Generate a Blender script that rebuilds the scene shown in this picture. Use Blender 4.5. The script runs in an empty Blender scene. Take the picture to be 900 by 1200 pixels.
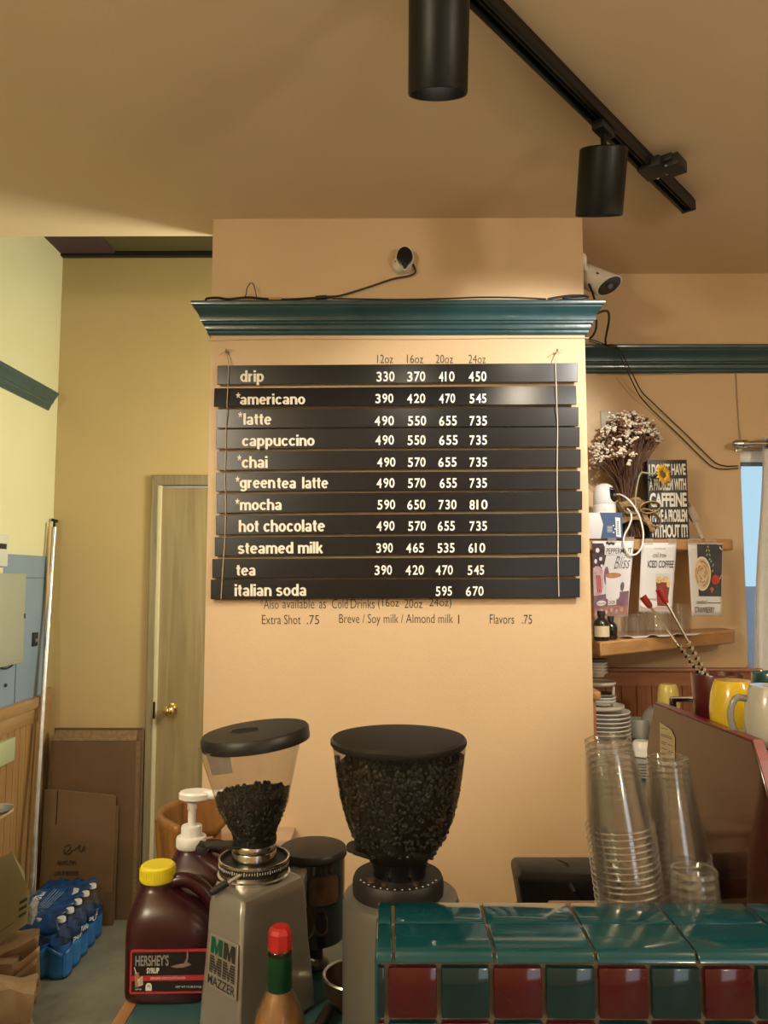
import bpy, bmesh, math, random
from mathutils import Vector, Matrix, Euler
random.seed(7)
C = bpy.context.scene.collection
SC = bpy.context.scene

# ------------------------------------------------------------------ camera
FPX = 900.0                       # focal length in pixels of the 900 x 1200 frame
EYE = Vector((0, 0, 1.6))
PITCH = math.atan(77 / 900.0)
YAW = math.atan(6 / 900.0)
cam_d = bpy.data.cameras.new('camera')
cam_d.sensor_fit = 'VERTICAL'
cam_d.sensor_height = 36.0
cam_d.lens = 36.0 * FPX / 1200.0
cam_d.clip_start = 0.05
cam = bpy.data.objects.new('camera', cam_d)
C.objects.link(cam)
cam.location = EYE
cam.rotation_euler = (math.pi / 2 + PITCH, 0, YAW)
SC.camera = cam
_R = Euler((math.pi / 2 + PITCH, 0, YAW)).to_matrix()

# ------------------------------------------------------------------ world, exposure, lamps
w = bpy.data.worlds.new('daylight'); SC.world = w; w.use_nodes = True
bg = w.node_tree.nodes['Background']
bg.inputs[0].default_value = (0.90, 0.95, 1.0, 1); bg.inputs[1].default_value = 1.7
SC.view_settings.view_transform = 'Standard'
SC.view_settings.look = 'None'
SC.view_settings.exposure = 0.0
SC.view_settings.gamma = 1.0
SC.view_settings.use_curve_mapping = False
SC.cycles.transparent_max_bounces = 64
SC.cycles.max_bounces = 10
SC.cycles.diffuse_bounces = 4
SC.cycles.sample_clamp_indirect = 6.0

def area(name, loc, target, size, power, col, size_y=None, spread=180):
    d = bpy.data.lights.new(name, 'AREA'); d.size = size; d.energy = power; d.color = col
    if size_y: d.shape = 'RECTANGLE'; d.size_y = size_y
    d.spread = math.radians(spread)
    o = bpy.data.objects.new(name, d); C.objects.link(o); o.location = loc
    o.rotation_euler = (Vector(target) - Vector(loc)).to_track_quat('-Z', 'Y').to_euler()
    return o
def spot(name, loc, target, power, col, angle, blend=0.5, radius=0.04):
    d = bpy.data.lights.new(name, 'SPOT'); d.energy = power; d.color = col
    d.spot_size = math.radians(angle); d.spot_blend = blend; d.shadow_soft_size = radius
    o = bpy.data.objects.new(name, d); C.objects.link(o); o.location = loc
    o.rotation_euler = (Vector(target) - Vector(loc)).to_track_quat('-Z', 'Y').to_euler()
    return o
WARM = (1.0, 0.865, 0.65)
NEUT = (1.0, 0.92, 0.80)
# unseen warm point lights added behind the camera to brighten the ceiling
def point_fill(name, loc, power, col, r):
    d = bpy.data.lights.new(name, 'POINT'); d.energy = power; d.color = col; d.shadow_soft_size = r
    o = bpy.data.objects.new(name, d); C.objects.link(o); o.location = loc; return o
point_fill('fill_light_rear', (-1.45, -0.55, 2.30), 74, WARM, 0.14)
point_fill('fill_light_side', (1.85, -0.1, 2.35), 58, WARM, 0.12)
spot('fill_spot_left', (-1.10, 1.0, 2.55), (-0.25, 2.6, 1.10), 72, WARM, 80, 0.9, 0.05)  # added spot fill standing off the track, brightens the menu column
spot('track_lamp_front', (0.094, 1.5, 2.52), (0.12, 2.6, 1.0), 10, WARM, 110, 0.9, 0.05)
spot('track_lamp_back', (0.55, 2.02, 2.55), (0.60, 2.7, 1.0), 12, WARM, 115, 0.9, 0.05)
spot('wall_washer', (1.05, 1.55, 2.62), (0.45, 2.6, 1.98), 85, (1.0, 0.95, 0.86), 60, 0.45, 0.04)
point_fill('cup_streak_light', (1.05, -1.3, 1.30), 9, (1.0, 0.74, 0.36), 0.05)  # added point light that puts a warm streak on the clear cups
# fluorescent light of the back hall, round the corner behind the column
area('hall_lamp', (0.36, 3.12, 1.95), (-1.6, 3.10, 2.2), 0.4, 31, (1.0, 0.98, 0.70), 0.7)

# ------------------------------------------------------------------ placing helpers
def ray(px, py):
    return _R @ Vector(((px - 450) / FPX, -(py - 600) / FPX, -1.0))
def P(px, py, Y):
    d = ray(px, py); return EYE + d * (Y / d.y)
def PX(px, py, X):
    d = ray(px, py); return EYE + d * (X / d.x)
def PZ(px, py, Z):
    d = ray(px, py); return EYE + d * ((Z - EYE.z) / d.z)

# ------------------------------------------------------------------ materials
_M = {}
def nt(name):
    m = bpy.data.materials.new(name); m.use_nodes = True
    t = m.node_tree; b = t.nodes['Principled BSDF']
    return m, t, b
def pm(name, col, rough=0.5, metal=0.0, spec=0.5, var=0.06, scale=6.0, bump=0.0, bscale=60.0, coat=0.0, stretch=None, trans=0.0, sheen=0.0):
    if name in _M: return _M[name]
    m, t, b = nt(name)
    b.inputs['Roughness'].default_value = rough
    b.inputs['Metallic'].default_value = metal
    b.inputs['Specular IOR Level'].default_value = spec
    b.inputs['Coat Weight'].default_value = coat
    b.inputs['Coat Roughness'].default_value = 0.05
    b.inputs['Transmission Weight'].default_value = trans
    tc = t.nodes.new('ShaderNodeTexCoord'); mp = t.nodes.new('ShaderNodeMapping')
    t.links.new(tc.outputs['Object'], mp.inputs[0])
    if stretch: mp.inputs['Scale'].default_value = stretch
    n = t.nodes.new('ShaderNodeTexNoise'); n.inputs['Scale'].default_value = scale; n.inputs['Detail'].default_value = 4
    t.links.new(mp.outputs[0], n.inputs['Vector'])
    r = t.nodes.new('ShaderNodeValToRGB')
    lo = tuple(max(0, c * (1 - var)) for c in col); hi = tuple(min(1, c * (1 + var)) for c in col)
    r.color_ramp.elements[0].position = 0.3; r.color_ramp.elements[1].position = 0.7
    r.color_ramp.elements[0].color = (*lo, 1); r.color_ramp.elements[1].color = (*hi, 1)
    t.links.new(n.outputs['Fac'], r.inputs[0]); t.links.new(r.outputs[0], b.inputs['Base Color'])
    if bump:
        n2 = t.nodes.new('ShaderNodeTexNoise'); n2.inputs['Scale'].default_value = bscale; n2.inputs['Detail'].default_value = 3
        t.links.new(mp.outputs[0], n2.inputs['Vector'])
        bp = t.nodes.new('ShaderNodeBump'); bp.inputs['Strength'].default_value = bump; bp.inputs['Distance'].default_value = 0.004
        t.links.new(n2.outputs['Fac'], bp.inputs['Height']); t.links.new(bp.outputs[0], b.inputs['Normal'])
    _M[name] = m
    return m
def wood(name, c1, c2, rough=0.45, axis='x', scale=5.0, coat=0.0):
    if name in _M: return _M[name]
    m, t, b = nt(name)
    b.inputs['Roughness'].default_value = rough; b.inputs['Coat Weight'].default_value = coat
    tc = t.nodes.new('ShaderNodeTexCoord'); mp = t.nodes.new('ShaderNodeMapping')
    t.links.new(tc.outputs['Object'], mp.inputs[0])
    s = {'x': (0.6, 9, 9), 'y': (9, 0.6, 9), 'z': (9, 9, 0.6)}[axis]
    mp.inputs['Scale'].default_value = s
    n = t.nodes.new('ShaderNodeTexNoise'); n.inputs['Scale'].default_value = scale; n.inputs['Detail'].default_value = 6
    n.inputs['Distortion'].default_value = 0.6
    t.links.new(mp.outputs[0], n.inputs['Vector'])
    r = t.nodes.new('ShaderNodeValToRGB')
    r.color_ramp.elements[0].position = 0.32; r.color_ramp.elements[1].position = 0.68
    r.color_ramp.elements[0].color = (*c1, 1); r.color_ramp.elements[1].color = (*c2, 1)
    t.links.new(n.outputs['Fac'], r.inputs[0]); t.links.new(r.outputs[0], b.inputs['Base Color'])
    bp = t.nodes.new('ShaderNodeBump'); bp.inputs['Strength'].default_value = 0.12; bp.inputs['Distance'].default_value = 0.002
    t.links.new(n.outputs['Fac'], bp.inputs['Height']); t.links.new(bp.outputs[0], b.inputs['Normal'])
    _M[name] = m
    return m
def shell(name, tint=(0.95, 0.95, 0.95), ior=1.45, rough=0.03, haze=0.0, hcol=(0.8, 0.8, 0.8), edge=0.6, face=0.04, wob=0.05):
    """thin clear plastic or glass wall: looks straight through, shines at its edges"""
    if name in _M: return _M[name]
    m = bpy.data.materials.new(name); m.use_nodes = True
    t = m.node_tree; t.nodes.clear()
    out = t.nodes.new('ShaderNodeOutputMaterial')
    tr = t.nodes.new('ShaderNodeBsdfTransparent'); tr.inputs[0].default_value = (*tint, 1)
    gl = t.nodes.new('ShaderNodeBsdfGlossy'); gl.inputs['Roughness'].default_value = rough
    lw_n = t.nodes.new('ShaderNodeLayerWeight')
    pw_n = t.nodes.new('ShaderNodeMath'); pw_n.operation = 'POWER'; pw_n.inputs[1].default_value = 3.5
    t.links.new(lw_n.outputs['Facing'], pw_n.inputs[0])
    fr = t.nodes.new('ShaderNodeMath'); fr.operation = 'MULTIPLY_ADD'; fr.inputs[1].default_value = edge; fr.inputs[2].default_value = face
    t.links.new(pw_n.outputs[0], fr.inputs[0])
    tc = t.nodes.new('ShaderNodeTexCoord'); n = t.nodes.new('ShaderNodeTexNoise'); n.inputs['Scale'].default_value = 25
    t.links.new(tc.outputs['Object'], n.inputs['Vector'])
    bp = t.nodes.new('ShaderNodeBump'); bp.inputs['Strength'].default_value = wob; bp.inputs['Distance'].default_value = 0.002
    t.links.new(n.outputs['Fac'], bp.inputs['Height'])
    t.links.new(bp.outputs[0], gl.inputs['Normal'])
    mx = t.nodes.new('ShaderNodeMixShader')
    t.links.new(fr.outputs[0], mx.inputs[0]); t.links.new(tr.outputs[0], mx.inputs[1]); t.links.new(gl.outputs[0], mx.inputs[2])
    last = mx
    if haze:
        df = t.nodes.new('ShaderNodeBsdfDiffuse'); df.inputs[0].default_value = (*hcol, 1)
        m2 = t.nodes.new('ShaderNodeMixShader'); m2.inputs[0].default_value = haze
        t.links.new(mx.outputs[0], m2.inputs[1]); t.links.new(df.outputs[0], m2.inputs[2]); last = m2
    t.links.new(last.outputs[0], out.inputs[0])
    _M[name] = m
    return m
def emit(name, col, s):
    m = bpy.data.materials.new(name); m.use_nodes = True
    t = m.node_tree; t.nodes.clear()
    out = t.nodes.new('ShaderNodeOutputMaterial'); e = t.nodes.new('ShaderNodeEmission')
    e.inputs[0].default_value = (*col, 1); e.inputs[1].default_value = s
    t.links.new(e.outputs[0], out.inputs[0]); return m

# ------------------------------------------------------------------ mesh builder
class MB:
    def __init__(s): s.v = []; s.f = []
    def add(s, vs, fs):
        o = len(s.v); s.v += [Vector(q) for q in vs]; s.f += [tuple(i + o for i in q) for q in fs]; return s
    def bmadd(s, bm):
        bm.verts.index_update()
        s.add([q.co.copy() for q in bm.verts], [[q.index for q in f.verts] for f in bm.faces]); bm.free(); return s
    def box(s, c, size, rot=(0, 0, 0), bev=0.0, seg=2):
        bm = bmesh.new(); bmesh.ops.create_cube(bm, size=1)
        bmesh.ops.scale(bm, vec=size, verts=bm.verts)
        if bev: bmesh.ops.bevel(bm, geom=bm.edges[:], offset=bev, segments=seg, affect='EDGES', profile=0.5)
        M = Matrix.Translation(Vector(c)) @ Euler(rot).to_matrix().to_4x4()
        bmesh.ops.transform(bm, matrix=M, verts=bm.verts)
        return s.bmadd(bm)
    def span(s, a, b, bev=0.0):
        a = Vector(a); b = Vector(b)
        return s.box((a + b) / 2, [abs(q) for q in (b - a)], bev=bev)
    def lathe(s, prof, c=(0, 0, 0), seg=32, M=None, arc=None):
        vs = []; fs = []; n = len(prof); c = Vector(c)
        full = arc is None
        a0, a1 = (0, 2 * math.pi) if full else arc
        cnt = seg if full else seg + 1
        for i in range(cnt):
            a = a0 + (a1 - a0) * i / seg
            for r, z in prof:
                q = Vector((r * math.cos(a), r * math.sin(a), z))
                if M: q = M @ q
                vs.append(q + c)
        for i in range(seg):
            j = (i + 1) % cnt if full else i + 1
            for k in range(n - 1):
                fs.append((i * n + k, j * n + k, j * n + k + 1, i * n + k + 1))
        bm = bmesh.new(); bv = [bm.verts.new(q) for q in vs]
        for f in fs:
            try: bm.faces.new([bv[i] for i in f])
            except ValueError: pass
        bmesh.ops.remove_doubles(bm, verts=bm.verts, dist=1e-5)
        return s.bmadd(bm)
    def tube(s, pts, r, seg=8, cap=True, smooth=0):
        pts = [Vector(q) for q in pts]
        if smooth: pts = catmull(pts, smooth)
        rs = r if isinstance(r, (list, tuple)) else [r] * len(pts)
        if len(rs) != len(pts): rs = [rs[min(len(rs) - 1, int(i * len(rs) / len(pts)))] for i in range(len(pts))]
        vs = []; fs = []; up = None
        for i, q in enumerate(pts):
            t = (pts[min(i + 1, len(pts) - 1)] - pts[max(i - 1, 0)]).normalized()
            if up is None:
                up = Vector((0, 0, 1)) if abs(t.z) < 0.9 else Vector((1, 0, 0))
            u = (up - t * up.dot(t))
            if u.length < 1e-4: u = t.orthogonal()
            u.normalize(); up = u; v = t.cross(u)
            for k in range(seg):
                a = 2 * math.pi * k / seg
                vs.append(q + (u * math.cos(a) + v * math.sin(a)) * rs[i])
        for i in range(len(pts) - 1):
            for k in range(seg):
                k2 = (k + 1) % seg
                fs.append((i * seg + k, i * seg + k2, (i + 1) * seg + k2, (i + 1) * seg + k))
        if cap:
            fs.append(tuple(range(seg))[::-1]); fs.append(tuple((len(pts) - 1) * seg + k for k in range(seg)))
        return s.add(vs, fs)
    def ball(s, c, r, sc=(1, 1, 1), rot=(0, 0, 0), u=12, v=8):
        bm = bmesh.new(); bmesh.ops.create_uvsphere(bm, u_segments=u, v_segments=v, radius=r)
        M = Matrix.Translation(Vector(c)) @ Euler(rot).to_matrix().to_4x4() @ Matrix.Diagonal((*sc, 1))
        bmesh.ops.transform(bm, matrix=M, verts=bm.verts); return s.bmadd(bm)
    def loft(s, rings, cap=True):
        n = len(rings[0]); vs = [q for r in rings for q in r]; fs = []
        for i in range(len(rings) - 1):
            for k in range(n):
                k2 = (k + 1) % n
                fs.append((i * n + k, i * n + k2, (i + 1) * n + k2, (i + 1) * n + k))
        if cap: fs.append(tuple(range(n))[::-1]); fs.append(tuple((len(rings) - 1) * n + k for k in range(n)))
        return s.add(vs, fs)
    def prism(s, poly, off):
        """poly: 3D points of a flat outline; off: thickness vector"""
        off = Vector(off); n = len(poly)
        vs = [Vector(q) for q in poly] + [Vector(q) + off for q in poly]
        fs = [tuple(range(n))[::-1], tuple(range(n, 2 * n))]
        for k in range(n): k2 = (k + 1) % n; fs.append((k, k2, n + k2, n + k))
        return s.add(vs, fs)
    def grid(s, fn, nu, nv):
        vs = [fn(i / nu, j / nv) for j in range(nv + 1) for i in range(nu + 1)]
        fs = [(j * (nu + 1) + i, j * (nu + 1) + i + 1, (j + 1) * (nu + 1) + i + 1, (j + 1) * (nu + 1) + i) for j in range(nv) for i in range(nu)]
        return s.add(vs, fs)
    def build(s, name, mat, parent=None, world=False, bevel=0.0, solid=0.0, angle=38, fixn=True):
        off = Vector((0, 0, 0))
        o = bpy.data.objects.new(name, None) if False else None
        if parent is None:
            xs = [q.x for q in s.v]; ys = [q.y for q in s.v]; zs = [q.z for q in s.v]
            off = Vector(((min(xs) + max(xs)) / 2, (min(ys) + max(ys)) / 2, min(zs)))
        elif world:
            q = parent
            while q: off += q.location; q = q.parent
        me = bpy.data.meshes.new(name)
        me.from_pydata([q - off for q in s.v], [], s.f)
        if fixn:
            bm = bmesh.new(); bm.from_mesh(me); bmesh.ops.recalc_face_normals(bm, faces=bm.faces); bm.to_mesh(me); bm.free()
        me.materials.append(mat)
        for p in me.polygons: p.use_smooth = True
        me.set_sharp_from_angle(angle=math.radians(angle))
        o = bpy.data.objects.new(name, me); C.objects.link(o)
        if parent is None: o.location = off
        else: o.parent = parent
        if bevel:
            b = o.modifiers.new('bevel', 'BEVEL'); b.width = bevel; b.segments = 2; b.limit_method = 'ANGLE'; b.angle_limit = math.radians(35)
        if solid:
            b = o.modifiers.new('solid', 'SOLIDIFY'); b.thickness = solid; b.offset = 0
        return o
def catmull(p, n):
    out = []
    for i in range(len(p) - 1):
        a = p[max(i - 1, 0)]; b = p[i]; c = p[i + 1]; d = p[min(i + 2, len(p) - 1)]
        for k in range(n):
            t = k / n
            out.append(0.5 * ((2 * b) + (c - a) * t + (2 * a - 5 * b + 4 * c - d) * t * t + (3 * b - a - 3 * c + d) * t ** 3))
    out.append(p[-1]); return out
def rrect(w, d, r, n=5, c=(0, 0), z=0):
    pts = []
    for sx, sy, a0 in ((1, 1, 0), (-1, 1, 90), (-1, -1, 180), (1, -1, 270)):
        for k in range(n + 1):
            a = math.radians(a0 + 90 * k / n)
            pts.append(Vector((c[0] + sx * (w / 2 - r) + r * math.cos(a), c[1] + sy * (d / 2 - r) + r * math.sin(a), z)))
    return pts
def thing(name, label, cat, loc=(0, 0, 0), rot=(0, 0, 0), group=None):
    o = bpy.data.objects.new(name, None); o.empty_display_size = 0.05; C.objects.link(o)
    o.location = loc; o.rotation_euler = rot
    o['label'] = label; o['category'] = cat
    if group: o['group'] = group
    return o
def tag(o, label, cat, group=None, kind=None):
    o['label'] = label; o['category'] = cat
    if group: o['group'] = group
    if kind: o['kind'] = kind
    return o
def struct(o): o['kind'] = 'structure'; return o
def dup(o, parent=None):
    c = o.copy(); C.objects.link(c)
    if parent: c.parent = parent
    for ch in list(o.children): dup(ch, c)
    return c
ORD = ['topmost', 'second', 'third', 'fourth', 'fifth', 'sixth', 'seventh', 'eighth', 'ninth', 'tenth', 'eleventh', 'twelfth',
       'thirteenth', 'fourteenth', 'fifteenth', 'sixteenth', 'seventeenth', 'eighteenth', 'nineteenth', 'twentieth', 'twenty-first', 'twenty-second']

# ------------------------------------------------------------------ lettering
_G = {}
def glyphs(body, bold=0.0, shear=0.0, space=1.0):
    k = (body, bold, shear, space)
    if k in _G: return _G[k]
    cu = bpy.data.curves.new('txt', 'FONT'); cu.body = body; cu.size = 1; cu.offset = bold; cu.shear = shear
    cu.space_character = space; cu.resolution_u = 4
    ob = bpy.data.objects.new('txt', cu); C.objects.link(ob)
    dg = bpy.context.evaluated_depsgraph_get()
    me = bpy.data.meshes.new_from_object(ob.evaluated_get(dg))
    vs = [q.co.copy() for q in me.vertices]; fs = [tuple(p.vertices) for p in me.polygons]
    bpy.data.objects.remove(ob); bpy.data.curves.remove(cu); bpy.data.meshes.remove(me)
    x0 = min(q.x for q in vs); x1 = max(q.x for q in vs); y0 = min(q.y for q in vs); y1 = max(q.y for q in vs)
    out = ([((q.x - x0) / (x1 - x0), (q.y - y0) / (y1 - y0)) for q in vs], fs)
    _G[k] = out
    return out
def lettering(mb, body, fn, bold=0.0, shear=0.0, space=1.0):
    """fn maps (0..1, 0..1) of the text's bounding box to a point"""
    vs, fs = glyphs(body, bold, shear, space)
    return mb.add([fn(u, v) for u, v in vs], fs)
def pxrect(x0, y0, x1, y1, Y, slope=0.0):
    """map a text box given by its corners on the plane at distance Y"""
    a = P(x0, y1, Y); b = P(x1, y1 + slope * (x1 - x0), Y); t = P(x0, y0, Y)
    return lambda u, v: a + (b - a) * u + (t - a) * v

# ---- upright bold grotesque letters for the menu, drawn as broad strokes
def _arc(cx, cy, rx, ry, a0, a1, n=14):
    return [(cx + rx * math.cos(math.radians(a0 + (a1 - a0) * i / n)), cy + ry * math.sin(math.radians(a0 + (a1 - a0) * i / n))) for i in range(n + 1)]
_h = 0.085
LET = {
 'o': (0.56, [_arc(.28, .36, .195, .285, 0, 360, 28)]),
 'c': (0.52, [_arc(.28, .36, .195, .285, 38, 322, 24)]),
 'e': (0.55, [[(.10, .375), (.46, .375)], _arc(.28, .36, .195, .285, 0, 318, 24)]),
 'n': (0.55, [[(_h, 0), (_h, .72)], _arc(.275, .42, .19, .23, 180, 0) + [(.465, 0)]]),
 'h': (0.55, [[(_h, 0), (_h, 1)], _arc(.275, .42, .19, .23, 180, 0) + [(.465, 0)]]),
 'u': (0.55, [[(.465, 0), (.465, .72)], [(_h, .72)] + _arc(.275, .30, .19, .23, 180, 360)]),
 'm': (0.84, [[(_h, 0), (_h, .72)], _arc(.255, .45, .17, .20, 180, 0) + [(.425, 0)], _arc(.595, .45, .17, .20, 180, 0) + [(.765, 0)]]),
 'r': (0.37, [[(_h, 0), (_h, .72)], _arc(.33, .38, .245, .26, 180, 92)]),
 'i': (0.18, [[(_h, 0), (_h, .72)], [(_h, .83), (_h, 1.0)]]),
 'l': (0.18, [[(_h, 0), (_h, 1)]]),
 't': (0.33, [[(.155, .92), (.155, .20)] + _arc(.255, .18, .10, .105, 180, 285, 6), [(0, .655), (.32, .655)]]),
 'd': (0.57, [[(.475, 0), (.475, 1)], _arc(.275, .36, .185, .285, 0, 360, 28)]),
 'p': (0.57, [[(_h, -.28), (_h, .72)], _arc(.285, .36, .185, .285, 0, 360, 28)]),
 'g': (0.57, [[(.475, .72), (.475, -.02)] + _arc(.28, -.04, .195, .165, 0, -155), _arc(.275, .37, .185, .275, 0, 360, 28)]),
 'a': (0.54, [_arc(.255, .49, .165, .155, 160, 0) + [(.42, .10), (.47, .02)], _arc(.24, .20, .155, .135, 0, 360, 20)]),
 'k': (0.53, [[(_h, 0), (_h, 1)], [(.12, .26), (.43, .70)], [(.22, .42), (.45, .0)]]),
 's': (0.50, [_arc(.245, .515, .155, .135, 25, 270, 14) + _arc(.245, .215, .165, .15, 90, -160, 14)]),
}
def grotesque(mb, body, fn, th=0.19):
    x = 0; polys = []; lay = 0
    for ch in body:
        if ch == ' ': x += 0.30; continue
        wd, strokes = LET[ch]
        for st in strokes:
            lay += 1
            closed = abs(st[0][0] - st[-1][0]) < 1e-6 and abs(st[0][1] - st[-1][1]) < 1e-6
            L = []; n = len(st)
            for i in range(n):
                a = st[i - 1] if i else (st[-2] if closed else st[0]); b = st[i + 1] if i < n - 1 else (st[1] if closed else st[-1])
                dx, dy = b[0] - a[0], b[1] - a[1]; l = math.hypot(dx, dy) or 1
                k = th * (0.5 - 0.10 * abs(dx / l))
                nx, ny = -dy / l * k, dx / l * k
                L.append(((x + st[i][0] + nx, st[i][1] + ny), (x + st[i][0] - nx, st[i][1] - ny)))
            for i in range(n - 1): polys.append((lay, [L[i][0], L[i + 1][0], L[i + 1][1], L[i][1]]))
        x += wd + 0.055
    xs = [q[0] for l, p in polys for q in p]; ys = [q[1] for l, p in polys for q in p]
    x0, x1, y0, y1 = min(xs), max(xs), min(ys), max(ys)
    # each stroke lies a hair above the one before, so that crossings stay clean
    from itertools import groupby
    for l, grp in groupby(polys, key=lambda t: t[0]):
        grp = [p for _, p in grp]; vs = [grp[0][0], grp[0][3]]; fs = []
        for p in grp:
            vs += [p[1], p[2]]; k = len(vs); fs.append((k - 4, k - 2, k - 1, k - 3))
        mb.add([fn((q[0] - x0) / (x1 - x0), (q[1] - y0) / (y1 - y0)) - Vector((0, 0.0003 * (l % 3), 0)) for q in vs], fs)
    return mb
def asterisk(mb, fn):
    for k in range(5):
        a = math.radians(90 + 72 * k); c_, s_ = math.cos(a), math.sin(a)
        pts = [(-s_ * .10, c_ * .10), (c_ * .5 - s_ * .10, s_ * .5 + c_ * .10), (c_ * .5 + s_ * .10, s_ * .5 - c_ * .10), (s_ * .10, -c_ * .10)]
        mb.add([fn(.5 + q[0], .5 + q[1]) - Vector((0, 0.0002 * k, 0)) for q in pts], [(0, 1, 2, 3)])
    return mb

# ------------------------------------------------------------------ setting
TAN = (0.605, 0.435, 0.255)
tan_wall = pm('tan_paint', TAN, 0.55, var=0.03, scale=3, bump=0.12, bscale=120)
ceil_m = pm('ceiling_paint', (0.74, 0.585, 0.395), 0.7, var=0.03, scale=2, bump=0.1, bscale=90)
yellow_wall = pm('pale_yellow_paint', (0.64, 0.61, 0.38), 0.55, var=0.03, scale=2, bump=0.1, bscale=100)
ochre_wall = pm('ochre_paint', (0.50, 0.385, 0.19), 0.55, var=0.04, scale=2, bump=0.1, bscale=100)
teal_trim = pm('dark_teal_gloss_paint', (0.020, 0.062, 0.072), 0.28, var=0.15, scale=12, coat=0.3, bump=0.15, bscale=30)
floor_m = pm('grey_green_concrete', (0.165, 0.160, 0.120), 0.5, var=0.22, scale=9, bump=0.15, bscale=40)
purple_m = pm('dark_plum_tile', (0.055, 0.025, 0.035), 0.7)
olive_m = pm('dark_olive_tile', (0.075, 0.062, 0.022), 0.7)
beige_m = pm('beige_paint', (0.45, 0.31, 0.19), 0.5)

CY = 2.6                                   # face of the menu column
ZC = P(465, 256, CY).z                     # ceiling height
XL, XR = P(243, 600, CY).x, P(690, 600, CY).x
YR = 3.10                                  # right back wall
YB = 3.82                                  # back wall with the door
XW = P(61, 650, YB).x                                 # left wall
YS = PZ(120, 277, ZC).y                    # edge of the lowered ceiling on the left
ZA = P(120, 297, YB).z                     # hall ceiling

struct(MB().span((XW - 0.1, -2.6, -0.06), (3.2, YB + 0.1, 0)).build('floor', floor_m))
m = MB().span((XW - 0.1, -2.6, ZC), (XL - 0.0, YS, ZA + 0.35)).span((XL, -2.6, ZC), (3.2, YR + 0.1, ZA + 0.35))
struct(m.build('ceiling', ceil_m))
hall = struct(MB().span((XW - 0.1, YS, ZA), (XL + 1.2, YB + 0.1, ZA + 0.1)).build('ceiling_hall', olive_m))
xs = P(135, 280, 3.2).x
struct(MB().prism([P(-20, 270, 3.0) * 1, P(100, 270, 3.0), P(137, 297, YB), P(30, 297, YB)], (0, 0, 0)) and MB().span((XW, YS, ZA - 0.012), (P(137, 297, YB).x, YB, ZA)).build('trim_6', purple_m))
struct(MB().span((XW, YB - 0.03, ZA - 0.025), (XL + 1, YB, ZA)).build('trim_7', pm('black_metal_strip', (0.012, 0.008, 0.01), 0.5)))
# column that carries the menu
struct(MB().span((XL, CY, 0), (XR, CY + 0.14, ZC + 0.001)).build('wall_centre', tan_wall))
struct(MB().span((0.52, CY + 0.14, 0), (XR, YR + 0.02, ZC)).build('wall_return', tan_wall))
struct(MB().span((XW - 0.12, -2.6, 0), (XW, YB + 0.1, ZA + 0.1)).build('wall_left', yellow_wall))
struct(MB().span((3.2, -2.6, 0), (3.3, YR + 0.1, ZC)).build('wall_side', tan_wall))
# unseen shop front wall, its opening shaped for reflections in boards and cups
mb = MB().span((XW - 0.1, -2.7, 0), (1.25, -2.6, ZC)).span((2.25, -2.7, 0), (3.3, -2.6, ZC)).span((1.25, -2.7, 2.35), (2.25, -2.6, ZC)).span((1.25, -2.7, 0), (2.25, -2.6, 0.25))
struct(mb.build('wall_front', tan_wall))
# back wall with the door opening
DX0 = P(185, 700, YB).x; DZ1 = P(210, 569, YB).z; DX1 = DX0 + 0.76
mb = MB().span((XW, YB, 0), (DX0, YB + 0.1, ZA + 0.1)).span((DX0, YB, DZ1), (DX1, YB + 0.1, ZA + 0.1)).span((DX1, YB, 0), (0.6, YB + 0.1, ZA + 0.1))
struct(mb.build('wall_back', ochre_wall))
# right back wall with the window opening
WX0 = P(868, 560, YR).x; WX1 = WX0 + 1.0; WZ0 = 0.95; WZ1 = P(870, 527, YR).z
mb = MB().span((0.52, YR, 0), (WX0, YR + 0.12, ZC)).span((WX0, YR, 0), (WX1, YR + 0.12, WZ0)).span((WX0, YR, WZ1), (WX1, YR + 0.12, ZC)).span((WX1, YR, 0), (3.3, YR + 0.12, ZC))
struct(mb.build('wall_right', tan_wall))

# door
oak = wood('weathered_oak', (0.23, 0.175, 0.085), (0.33, 0.26, 0.135), 0.5, 'z', 3)
oakg = wood('grey_oak', (0.20, 0.165, 0.095), (0.30, 0.25, 0.15), 0.55, 'z', 6)
cream = pm('cream_paint', (0.62, 0.56, 0.38), 0.4)
door = MB().span((DX0 + 0.005, YB + 0.012, 0.01), (DX1 - 0.005, YB + 0.05, DZ1 - 0.008)).build('door_1', oak); struct(door)
fw = 0.042
mb = MB()
y0 = YB - 0.018
a = DX0 - fw; b = DX1 + fw; zt = DZ1 + 0.05
mb.prism([(a, y0, 0), (DX0 - 0.006, y0, 0), (DX0 - 0.006, y0, DZ1), (a, y0, zt)], (0, 0.03, 0))
mb.prism([(a, y0, zt), (DX0 - 0.006, y0, DZ1), (DX1, y0, DZ1), (b, y0, zt)], (0, 0.03, 0))
mb.prism([(b, y0, 0), (DX1, y0, 0), (DX1, y0, DZ1), (b, y0, zt)], (0, 0.03, 0))
fr = mb.build('door_frame', oakg, door, world=True, bevel=0.003)
MB().span((DX0 - 0.006, YB - 0.012, 0), (DX0 + 0.006, YB + 0.02, DZ1)).build('door_stop', cream, door, world=True)
brass = pm('polished_brass', (0.80, 0.58, 0.26), 0.12, 1.0)
kc = P(196, 834, YB - 0.055)
Mx = Matrix.Rotation(math.pi / 2, 3, 'X')
kb = MB().lathe([(0.001, 0.062), (0.018, 0.058), (0.029, 0.045), (0.031, 0.032), (0.024, 0.018), (0.012, 0.008), (0.012, -0.004), (0.032, -0.008), (0.033, -0.014), (0.001, -0.014)], (kc.x, YB + 0.0, kc.z), 28, Mx)
kb.build('door_knob', brass, door, world=True)['label'] = 'round brass door knob'
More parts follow.
